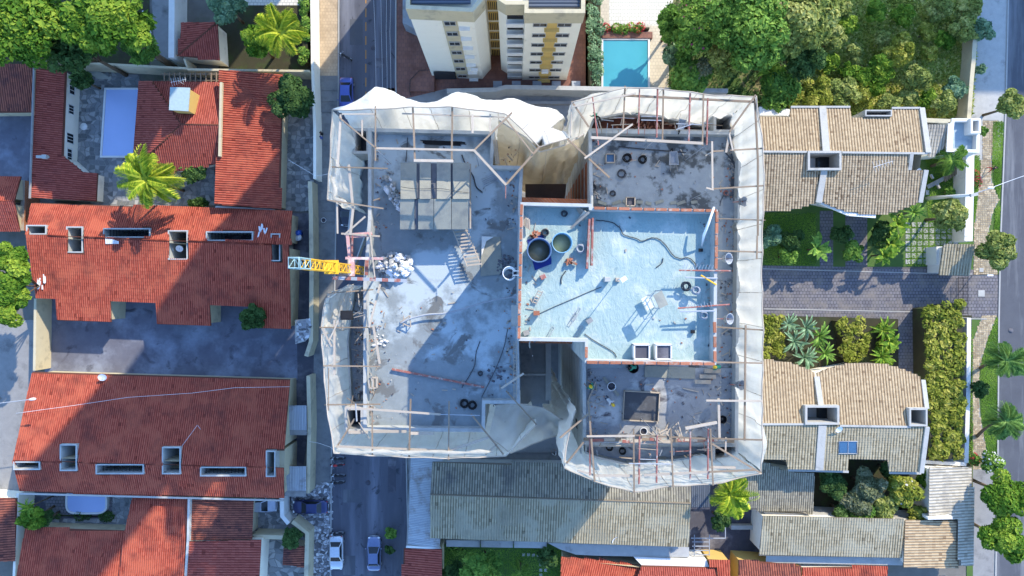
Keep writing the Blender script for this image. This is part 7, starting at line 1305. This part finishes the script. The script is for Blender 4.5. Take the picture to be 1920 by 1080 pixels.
s = MB(); o = [at(x, y, 2.0) for x, y in ((165, 134), (186, 134), (211, 148), (182, 148))]; s.prism([(p.x, p.y) for p in o], 1.92, 2.0); s.solo('awning', M['panel'], 'pale slanted sheet at the foot of the top garden wall', 'awning')
s = MB(); s.add([at(266, 20, .4), at(270, 20, .4), at(284, 62, .4), at(277, 64, .4), at(266, 20, .3), at(270, 20, .3), at(284, 62, .3), at(277, 64, .3)], [(0, 3, 2, 1), (4, 5, 6, 7), (0, 1, 5, 4), (1, 2, 6, 5), (2, 3, 7, 6), (3, 0, 4, 7)]); s.solo('white_board', M['white'], 'narrow white board leaning beside the top trees', 'board')

for k, (x0, x1) in enumerate(((697, 703), (712, 715), (724, 724), (733, 731))): wire([(x0, -60), (x1, 60), (x1+2, 200)], [8.5]*3, ('leftmost', 'second', 'third', 'rightmost')[k]+' overhead wire along the left street at the top', r=.011, sag=.2)
wire([(541, 300), (592, 330), (628, 322)], [5, 5, 9], 'pale cable from the street wall to the upper west net', r=.02, sag=.3); wire([(580, 828), (612, 836), (626, 845)], [3, 10, 25], 'pale rope from the cream wall to the south west net corner', r=.02, sag=.3)
for k, (x, y, w, h_) in enumerate(((668, 60, 1.6, 3.2), (712, 118, 1.2, 1.2), (660, 930, 2.2, 1.6), (735, 890, 1.0, 4.5), (655, 1060, 1.5, 2.4))):
    s = MB(); p = at(x, y, .016); s.box(p, (w, h_, .006)); o = s.build('road_patch', M['conc_d' if k % 2 else 'asphalt2']); o.parent = bpy.data.objects['road']
for k, (x, y) in enumerate(((700, 90), (690, 905), (1895, 620))):
    s = MB(); p = at(x, y, 0); s.cyl((p.x, p.y, .005), .32, .018, 20); o = s.build('manhole_cover', M['conc_d']); o.parent = bpy.data.objects['road']

t = thing('scaffold', 'thin upright steel standards carrying the outriggers above the decks', 'scaffold', tuple(at(1000, 300, DK)))
for x, y in ((704, 278), (890, 282), (949, 346), (1122, 272), (1231, 258), (1325, 271), (1336, 354), (1343, 613), (1349, 826), (1106, 798), (1232, 815), (1328, 804)): s = MB(); p = at(x, y, 34.3); s.tube((p.x, p.y, DK), p, .03, 5); s.build('standard', M['steelgrey'], t)

def litter(label, x0, y0, x1, y1, n, z, seed):
    g = random.Random(seed); t = thing('deck_litter', label, 'litter', tuple(at((x0+x1)/2, (y0+y1)/2, z)))
    for nm, m_ in (('offcuts', 'woodp'), ('clods', 'conc_d'), ('scraps', 'conc_l'), ('brick_chips', 'brickp')):
        s = MB()
        for k in range(n): r = g.uniform(.03, .11); L_ = g.uniform(.2, .7) if nm == 'offcuts' else r*1.6; px_ = g.choice((g.uniform(x0, x1), x0+abs(g.gauss(0, 12)), x1-abs(g.gauss(0, 12)))); s.box(at(min(max(px_, x0), x1), g.uniform(y0, y1), z+.04), (L_, r, .05), rz=g.uniform(0, 3.1))
        s.build(nm, M[m_], t, kind='stuff')
litter('small scraps and clods strewn over the north east deck', 1112, 262, 1380, 376, 42, DK+.02, 1); litter('small scraps and clods strewn over the south east deck', 1104, 692, 1374, 815, 40, DK+.04, 2); litter('small scraps strewn over the upper part of the left deck', 705, 258, 968, 430, 38, DK+.02, 3); litter('small scraps strewn over the lower part of the left deck', 690, 540, 966, 790, 46, DK+.02, 4); litter('rubble and offcuts in the west balcony gutter', 665, 545, 682, 760, 34, 24.85, 5); litter('dust and chips along the brick edges of the cyan roof', 985, 400, 1335, 672, 16, PD+.01, 6); litter('dirt and offcuts in the corridor east of the cyan roof', 1350, 400, 1380, 676, 26, DK+.02, 7)
rnd = random.Random(21); t = thing('guard_rails', 'clutter of thin rails and clamps along the north balcony', 'rails', tuple(at(1220, 225, 29)))
for k in range(26): x = rnd.uniform(1112, 1335); y = 232-14*math.sin((x-1104)/234*PI)+rnd.uniform(-6, 18); h_ = rnd.random() < .5; s = MB(); s.tube(at(x, y, 29.6), at(x+(rnd.uniform(14, 42) if h_ else rnd.uniform(-5, 5)), y+(rnd.uniform(-2, 3) if h_ else rnd.uniform(10, 24)), 29.7), .03, 5); s.build('rail', M[rnd.choice((W_, P_, Rd, G_))], t)
t = thing('guard_rails', 'clutter of thin rails and clamps along the south balcony', 'rails', tuple(at(1220, 845, 29)))
for k in range(24): x = rnd.uniform(1106, 1330); y = rnd.uniform(826, 860); h_ = rnd.random() < .5; s = MB(); s.tube(at(x, y, 29.6), at(x+(rnd.uniform(14, 40) if h_ else rnd.uniform(-5, 5)), y+(rnd.uniform(-3, 3) if h_ else rnd.uniform(-22, 14)), 29.7), .03, 5); s.build('rail', M[rnd.choice((W_, P_, Rd, G_))], t)
t = thing('guard_rails', 'thin battens leaning along the lower west parapet', 'rails', tuple(at(690, 660, 29)))
for k in range(14): y = rnd.uniform(545, 800); x = rnd.uniform(655, 700); s = MB(); s.tube(at(x, y, 29.4), at(x+rnd.uniform(-16, 22), y+rnd.uniform(-34, 34), 29.6), .035, 5); s.build('batten', M[rnd.choice((W_, P_))], t)
# ================================================ TREES AND PLANTS
tree(45, 42, 86, 14.0, 'leaf_bright', 'huge bright green tree in the top left corner', n=15000, size=.25, seed=1, clumps=46)
tree(205, 45, 95, 14.0, 'leaf_bright', 'second huge bright tree at the top left, left of the concrete driveway', n=15000, size=.25, seed=2, ry=62, clumps=46)
tree(130, 82, 58, 11.0, 'leaf_dark', 'darker tree between the two huge bright trees', n=6000, size=.24, seed=3)
tree(265, 90, 32, 6.5, 'leaf_mid', 'low leafy bush at the right of the top left trees', n=3500, seed=4)
tree(425, 12, 34, 5.0, 'leaf_blue', 'dull grey green tree above the small tiled hut', n=3500, seed=5)
tree(482, 78, 30, 5.5, 'leaf_bright', 'bright round bush beside the palm at the top', n=4000, seed=6)
palm(525, 62, 52, 8.0, 'yellow green palm at the top left near the street wall', 'coco', 22, 4)
hedge([(560, -20), (580, -20), (580, 118), (560, 118)], 0, 2.6, 'leaf_mid', 'narrow green hedge against the street wall at the top', 9)
tree(546, 186, 42, 5.0, 'leaf_dark', 'dark round tree at the right of the large lean-to roof', n=6500, size=.2, seed=7)
tree(155, 150, 22, 3.5, 'leaf_dark', 'dark shrub in the corner above the stone paved pool yard', n=1800, seed=8, name='shrub', cat='shrub')
palm(276, 337, 62, 8.5, 'big yellow green coconut palm below the pool house', 'coco', 24, 8)
tree(365, 318, 24, 2.4, 'leaf_dark', 'dark shrub under the lower edge of the hipped roof', n=2000, seed=9, name='shrub', cat='shrub')
rosette(352, 312, 16, 2.8, 'fan leaved plant at the eave of the hipped roof', 'strap', 12, 3, m='leaf_mid')
tree(372, 381, 22, 1.2, 'leaf_dark', 'low dark shrub against the wall above the middle red terrace', n=1200, seed=10, ry=8, name='shrub', cat='shrub')
tree(22, 535, 40, 8.5, 'leaf_bright', 'tall bright green tree left of the middle red terrace', n=15000, size=.22, seed=11, ry=90, clumps=44)
tree(473, 594, 24, 4.2, 'leaf_dark', 'dark round tree growing over the eave above the courtyard', n=3800, size=.17, seed=12)
tree(62, 968, 24, 3.8, 'leaf_bright', 'bright leafy bush in the lower left corner of the spa pool yard', n=3000, size=.22, seed=13, name='shrub', cat='shrub'); rosette(55, 950, 22, 4.3, 'spiky bright plant above the bush by the spa pool', 'strap', 16, 5)
tree(85, 972, 16, 2.6, 'leaf_dark', 'dark shrub beside the spa pool deck', n=1500, seed=14, name='shrub', cat='shrub'); hedge([(90, 962), (212, 966), (212, 976), (92, 974)], 0, .7, 'leaf_dark', 'dark low hedge along the lower side of the spa deck', 15, 60, .1)
tree(545, 1007, 21, 3.5, 'leaf_dark', 'round dark tree beside the zigzag wall', n=3000, size=.17, seed=16)
tree(733, 1000, 12, 1.2, 'leaf_mid', 'small weed bush at the right side of the lower street', n=900, size=.15, seed=17, name='shrub', cat='shrub'); tree(731, 1030, 9, .8, 'leaf_dark', 'smallest weed clump below the weed bush on the lower street', n=500, size=.14, seed=18, name='shrub', cat='shrub')
# pool side and lot
tree(1258, 48, 30, 5, 'leaf_mid', 'green tree at the right end of the white patio', n=3800, seed=20, ry=42)
tree(1310, 52, 56, 7, 'leaf_mid', 'leafy tree with magenta blossom right of the pool terrace', n=7500, seed=21, flowers=('flow_p', 260, .10), clumps=30)
tree(1400, 55, 78, 9, 'leaf_mid', 'largest leafy tree behind the pool garden', n=13000, seed=22, clumps=46)
tree(1495, 40, 66, 8, 'leaf_olive', 'olive tinted tree at the top beside the grassy lot', n=9000, seed=23, clumps=36)
tree(1360, 108, 42, 5.5, 'leaf_olive', 'small olive tree below the largest tree', n=4500, seed=24)
tree(1508, 112, 38, 6, 'leaf_dark', 'dark rounded tree at the edge of the weeds', n=5200, size=.26, seed=25)
tree(1268, 104, 24, 3.2, 'leaf_blue', 'blue green bush beside the turquoise pool', n=2600, seed=26, name='shrub', cat='shrub')
tree(1290, 138, 42, 4.2, 'leaf_mid', 'wide bush at the lower right of the turquoise pool', n=5200, seed=27, name='shrub', cat='shrub'); tree(1312, 130, 20, 5.2, 'leaf_grey', 'pale twiggy crown on top of the wide bush', n=1400, size=.16, seed=28, name='shrub', cat='shrub')
tree(1455, 165, 44, 3.5, 'leaf_mid', 'green thicket below the banana plant', n=4200, seed=29, name='shrub', cat='shrub'); tree(1478, 180, 22, 3.4, 'leaf_yellow', 'yellow green bush next to the upper beige house', n=2200, seed=30, name='shrub', cat='shrub')
tree(1430, 85, 52, 7, 'leaf_mid', 'mid green tree beside the largest tree', n=6500, seed=31)
rosette(1442, 132, 34, 4.5, 'banana plant with big drooping leaves', 'banana', 9, 3, 'banana_plant')
for k, (x, y, r, m, lb) in enumerate(((1545, 30, 30, 'leaf_olive', 'olive scrub bush at the top of the weedy lot'), (1560, 75, 28, 'leaf_olive', 'tawny bush left of the shaded clearing'), (1690, 100, 34, 'leaf_yellow', 'broad yellow green bush in the middle of the lot'), (1740, 100, 16, 'leaf_yellow', 'small yellow bush near the rubble in the lot'), (1650, 130, 26, 'leaf_bright', 'bright bush in the lower middle of the lot'), (1620, 145, 18, 'leaf_bright', 'small bright shrub left of the bright bush'), (1720, 145, 30, 'leaf_mid', 'bush left of the rubble patch'), (1790, 165, 22, 'leaf_blue', 'blue green shrub at the foot of the lot wall'), (1805, 60, 28, 'leaf_mid', 'bush at the right edge of the lot above the rubble'), (1835, 60, 24, 'leaf_blue', 'pale shrub overhanging the right pavement'), (1665, 192, 20, 'leaf_mid', 'bush touching the rear eave of the upper beige house'), (1580, 175, 30, 'leaf_olive', 'dry olive scrub behind the upper beige house'), (1530, 180, 34, 'leaf_yellow', 'yellow scrub at the left corner behind the beige house'), (1820, 18, 30, 'leaf_mid', 'olive tree in the top right corner of the lot'), (1770, 195, 26, 'leaf_mid', 'bush above the pale annex roof'), (1838, 130, 9, 'leaf_blue', 'tiny shrub on the pavement outside the lot'))):
    tree(x, y, r, 1.8+r*.03, 'leaf_olive' if m == 'leaf_mid' else m, lb, n=int(r*r*3.2)+300, size=.21, seed=50+k, name='shrub', cat='shrub', clumps=14)
tufts('dry_grass', [(1478, 0), (1828, 0), (1815, 222), (1478, 222)], .02, 'leaf_yellow', 16000, .4, 15, 'pale dry stalks scattered through the weeds of the vacant lot', 'grass', .8, clump=90)
tufts('wild_grass', [(1478, 0), (1828, 0), (1815, 222), (1478, 222)], .02, 'grass', 70000, .42, 5, 'rough mixed weeds and dry grass over the vacant lot', 'grass', .7, clump=520)
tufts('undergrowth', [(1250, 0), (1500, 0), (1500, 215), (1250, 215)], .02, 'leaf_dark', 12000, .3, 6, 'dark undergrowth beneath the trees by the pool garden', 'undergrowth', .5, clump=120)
scatter_stones('rubble_patch', [(1745, 95), (1790, 92), (1815, 120), (1800, 160), (1765, 175), (1748, 150)], .03, 'rubblem', .32, .05, .1, .48, seed=31, tilt=.08, kind='stuff', label='heap of pale building rubble dumped in the weedy lot', cat='rubble')
rnd = random.Random(77); kinds = (('leaf_olive', 'tawny'), ('leaf_yellow', 'yellow green'), ('leaf_bright', 'green'), ('leaf_olive', 'dull olive'), ('leaf_bright', 'fresh green'))
spots = [(1500, 150, 16, 'left of the dry scrub behind the beige house'), (1520, 205, 18, 'against the rear parapet of the upper beige house'), (1555, 120, 20, 'between the dark rounded tree and the bare earth'), (1570, 15, 24, 'at the top edge of the lot beside the olive scrub'), (1590, 50, 20, 'left of the shaded clearing'), (1605, 100, 18, 'below the shaded clearing'), (1612, 175, 20, 'behind the roof vent of the upper beige house'), (1640, 20, 22, 'at the top edge in the middle of the lot'), (1650, 70, 16, 'alone in the shaded clearing'), (1690, 30, 22, 'near the white scraps at the top of the lot'), (1700, 180, 22, 'beside the white dish in the weeds'), (1735, 60, 16, 'left of the pale shrub cluster'), (1740, 190, 20, 'above the annex roof, touching the parapet'), (1760, 20, 26, 'at the top of the lot near the right wall'), (1640, 165, 18, 'between bright bush and rear parapet'), (1670, 105, 18, 'left of the broad yellow green bush'), (1560, 200, 16, 'close behind the ridge beam of the upper house'), (1770, 75, 18, 'just above the rubble heap'), (1500, 200, 18, 'at the corner above the white flat block'), (1590, 135, 18, 'on the tan earth in the middle of the weeds')]
for k, (x, y, r, w_) in enumerate(spots):
    m, c_ = kinds[k % 5]; tree(x, y, r, 1.5+r*.03, m, c_+' scrub bush '+w_, n=int(r*r*4)+300, size=.22, seed=200+k, name='shrub', cat='shrub', clumps=12)
# lawn textures
for nm, poly, sd, lb, n in (('grass', [(1735, 292), (1812, 292), (1808, 455), (1740, 415)], 61, 'short lawn around the wooden garden swing', 9000), ('grass', [(1862, 228), (1882, 228), (1874, 370), (1866, 352), (1860, 300)], 62, 'grass verge beside the upper right road', 5000), ('grass', [(1866, 392), (1875, 385), (1872, 515), (1862, 470)], 63, 'grass verge under the round street tree', 3500), ('grass', [(1868, 594), (1872, 594), (1870, 870), (1852, 850), (1840, 780), (1838, 700), (1850, 640)], 64, 'grass verge beside the fan palms', 7000), ('grass', [(1824, 292), (1836, 292), (1832, 380), (1826, 420)], 65, 'thin grass strip outside the white garden wall', 2200), ('grass', [(1433, 400), (1530, 400), (1530, 497), (1433, 497)], 66, 'shaded lawn below the upper beige houses', 6000), ('grass', [(1700, 415), (1800, 418), (1765, 500), (1700, 498)], 67, 'grass joints between the square pavers', 5000), ('grass', [(830, 1030), (1050, 1030), (1050, 1090), (830, 1090)], 68, 'dark lawn in the bottom garden', 6000), ('grass', [(1815, 610), (1823, 610), (1824, 870), (1815, 870)], 69, 'thin grass strip outside the long white wall', 1500)):
    tufts(nm, poly, .03, 'turf', n, .12, sd, lb, 'grass', .1)
# garden of the beige houses
for k, (x, y, r, m, lb) in enumerate(((1445, 445, 26, 'leaf_blue', 'dull bush beside the east net'), (1480, 455, 28, 'leaf_dark', 'dark bush in the shaded garden, second from the net'), (1578, 440, 20, 'leaf_dark', 'dark bush between the two garden paths'), (1600, 470, 22, 'leaf_mid', 'bush on the right garden path'), (1655, 440, 26, 'leaf_dark', 'dark bush left of the bright strap leaved plants'), (1475, 480, 18, 'leaf_mid', 'low bush at the drive edge in the shaded garden'))):
    tree(x, y, r, 2.4, m, lb, n=int(r*r*4.2)+300, size=.2, seed=80+k, name='shrub', cat='shrub', clumps=14)
for k, (x, y, r, z_, knd, m, lb) in enumerate(((1532, 466, 30, 2.8, 'banana', 'leaf_mid', 'broad leaved plant at the left garden path'), (1682, 420, 28, 3.2, 'banana', 'leaf_bright', 'lit broad leaved plant below the curved eave'), (1668, 455, 30, 3.0, 'banana', 'leaf_bright', 'lit broad leaved plant left of the paver grid'), (1655, 478, 26, 2.6, 'banana', 'leaf_bright', 'lit broad leaved plant at the drive edge'), (1712, 398, 24, 3.0, 'strap', 'leaf_mid', 'spiky plant under the right end of the curved eave'), (1510, 615, 26, 1.8, 'strap', 'leaf_blue', 'agave like plant, upper one below the drive'), (1488, 640, 28, 1.8, 'strap', 'leaf_blue', 'agave like plant left in the bed below the drive'), (1535, 630, 28, 1.8, 'strap', 'leaf_mid', 'agave like plant beside the square yellow hedge'), (1508, 670, 28, 1.8, 'strap', 'leaf_blue', 'agave like plant nearest the lower beige eave'), (1545, 662, 24, 1.7, 'strap', 'leaf_mid', 'agave like plant in the lower right of the bed'), (1655, 618, 26, 2.2, 'strap', 'leaf_bright', 'spiky bright plant at the right end of the bed'), (1668, 640, 24, 2.4, 'banana', 'leaf_bright', 'leafy bright plant at the right end of the bed'), (1652, 668, 26, 2.0, 'strap', 'leaf_bright', 'bright spiky plant above the lower house eave'), (1478, 607, 22, 1.6, 'strap', 'leaf_blue', 'small agave like plant by the green cover'))):
    rosette(x, y, r, z_, lb, knd, 15 if knd == 'strap' else 10, 30+k, m=m)
hedge([(1420, 590), (1474, 590), (1473, 676), (1420, 676)], 0, 1.9, 'leaf_yellow', 'square yellow green hedge touching the east net', 71, 55, .16); hedge([(1566, 597), (1630, 597), (1636, 640), (1622, 676), (1600, 684), (1572, 672), (1580, 640)], 0, 2.1, 'leaf_yellow', 'square yellow green hedge in the middle of the bed', 72, 55, .16)
hedge([(1736, 575), (1813, 562), (1812, 866), (1742, 868), (1738, 700)], 0, 3.4, 'leaf_yellow', 'very large yellow green hedge along the white street wall', 73, 60, .19); hedge([(1655, 600), (1668, 601), (1680, 640), (1678, 686), (1645, 684)], 0, 1.3, 'leaf_bright', 'bright hedge patch at the end of the bed', 74, 60, .16)
tree(1780, 405, 33, 4.6, 'leaf_olive', 'round tree above the paver grid', n=6500, size=.19, seed=90, ry=35); palm(1785, 300, 34, 4.0, 'palm with yellowing fronds beside the white terrace', 'garden', 12, 6)
tree(1812, 360, 10, 1.2, 'leaf_bright', 'small bright bush by the base of the leaning pole', n=700, size=.14, seed=91, name='shrub', cat='shrub'); tree(1781, 358, 9, 1.0, 'leaf_mid', 'small fern like bush on the lawn garden', n=500, size=.14, seed=92, name='shrub', cat='shrub')
hedge([(1827, 320), (1838, 320), (1838, 350), (1828, 350)], 0, .5, 'leaf_mid', 'flower bed with red blossom outside the white garden wall', 93, 80, .09, name='flower_border', flowers=('flow_r', 160, .07)); tree(1843, 247, 9, .9, 'leaf_mid', 'little shrub at the corner of the white terrace', n=500, size=.14, seed=94, name='shrub', cat='shrub')
tree(1898, 196, 29, 5, 'leaf_olive', 'round street tree at the upper right road', n=5200, size=.19, seed=95); tree(1868, 467, 36, 5, 'leaf_olive', 'round street tree above the drive entrance', n=6500, size=.19, seed=96)
palm(1888, 676, 40, 5.5, 'upper fan palm on the right verge', 'fan', 22, 9, base=(1838, 690)); palm(1886, 790, 40, 5.5, 'lower fan palm on the right verge', 'fan', 22, 12, base=(1832, 818))
tree(1837, 730, 17, 2.4, 'leaf_dark', 'dark spiky shrub on the verge between the two fan palms', n=1400, size=.2, seed=97, name='shrub', cat='shrub'); tree(1858, 868, 24, 3.0, 'leaf_mid', 'white flowering shrub above the big street trees', n=2600, size=.17, seed=98, name='shrub', cat='shrub', flowers=('flow_w', 320, .13)); tree(1828, 862, 12, 1.4, 'leaf_mid', 'red flowering shrub at the end of the long wall', n=800, size=.14, seed=99, name='shrub', cat='shrub', flowers=('flow_r', 160, .1))
tree(1884, 925, 46, 6.0, 'leaf_bright', 'upper of the two big street trees at the lower right', n=9000, size=.2, seed=100, ry=46); tree(1880, 1010, 44, 6.0, 'leaf_bright', 'lower of the two big street trees at the lower right', n=9000, size=.2, seed=101, ry=48)
# shrub garden bottom right
for k, (x, y, r, z_, m, lb, fl) in enumerate(((1560, 905, 30, 3, 'leaf_dark', 'dark bush at the left of the shrub garden', None), (1555, 890, 20, 2.4, 'leaf_dark', 'dark bush tucked under the lower eave', None), (1625, 910, 34, 3.6, 'leaf_grey', 'grey green twiggy bush at the top of the shrub garden', None), (1600, 940, 32, 3.4, 'leaf_grey', 'dry grey bush in the centre of the shrub garden', None), (1618, 955, 26, 3.4, 'leaf_mid', 'green bush overgrowing the grey wall', None), (1650, 950, 26, 3.4, 'leaf_olive', 'olive bush right of the dry grey bush', None), (1690, 925, 34, 3.6, 'leaf_yellow', 'yellow green bush with white flowers in the shrub garden', ('flow_w', 60, .12)), (1735, 895, 20, 2.8, 'leaf_bright', 'small bright tree left of the pale striped roof', None), (1733, 925, 14, 2.2, 'leaf_bright', 'lower small bright tree left of the pale striped roof', None), (1665, 880, 22, 2.2, 'leaf_dark', 'dark bush below the blue openings', None), (1580, 960, 24, 3.0, 'leaf_dark', 'dark bush left on the grey wall', None), (1718, 962, 18, 3.2, 'leaf_yellow', 'yellow fan plant over the grey wall', None))):
    tree(x, y, r, z_, m, lb, n=int(r*r*4)+400, size=.18, seed=120+k, name='shrub', cat='shrub', clumps=14, flowers=fl)
palm(1368, 926, 50, 7, 'bright yellow green palm beside the south east net', 'coco', 20, 15); tree(1350, 975, 18, 3, 'leaf_dark', 'dark slim tree below the bright palm', n=2200, size=.17, seed=140, ry=26)
# bottom garden
tree(905, 1066, 46, 5, 'leaf_mid', 'broad green tree in the bottom garden', n=7500, size=.2, seed=141, ry=36); tree(850, 1075, 22, 2.5, 'leaf_dark', 'dark shrub at the left of the bottom garden', n=1800, seed=142, name='shrub', cat='shrub'); tree(1028, 1045, 20, 2.6, 'leaf_dark', 'dark rounded shrub right of the stepping stones', n=2200, size=.17, seed=143, name='shrub', cat='shrub')
palm(975, 1072, 26, 2.6, 'low fern like palm beside the stepping stones', 'garden', 12, 16); hedge([(836, 1028), (875, 1028), (875, 1038), (836, 1038)], 0, .9, 'leaf_mid', 'short leafy border under the pale canopy slabs', 144, 70, .1)
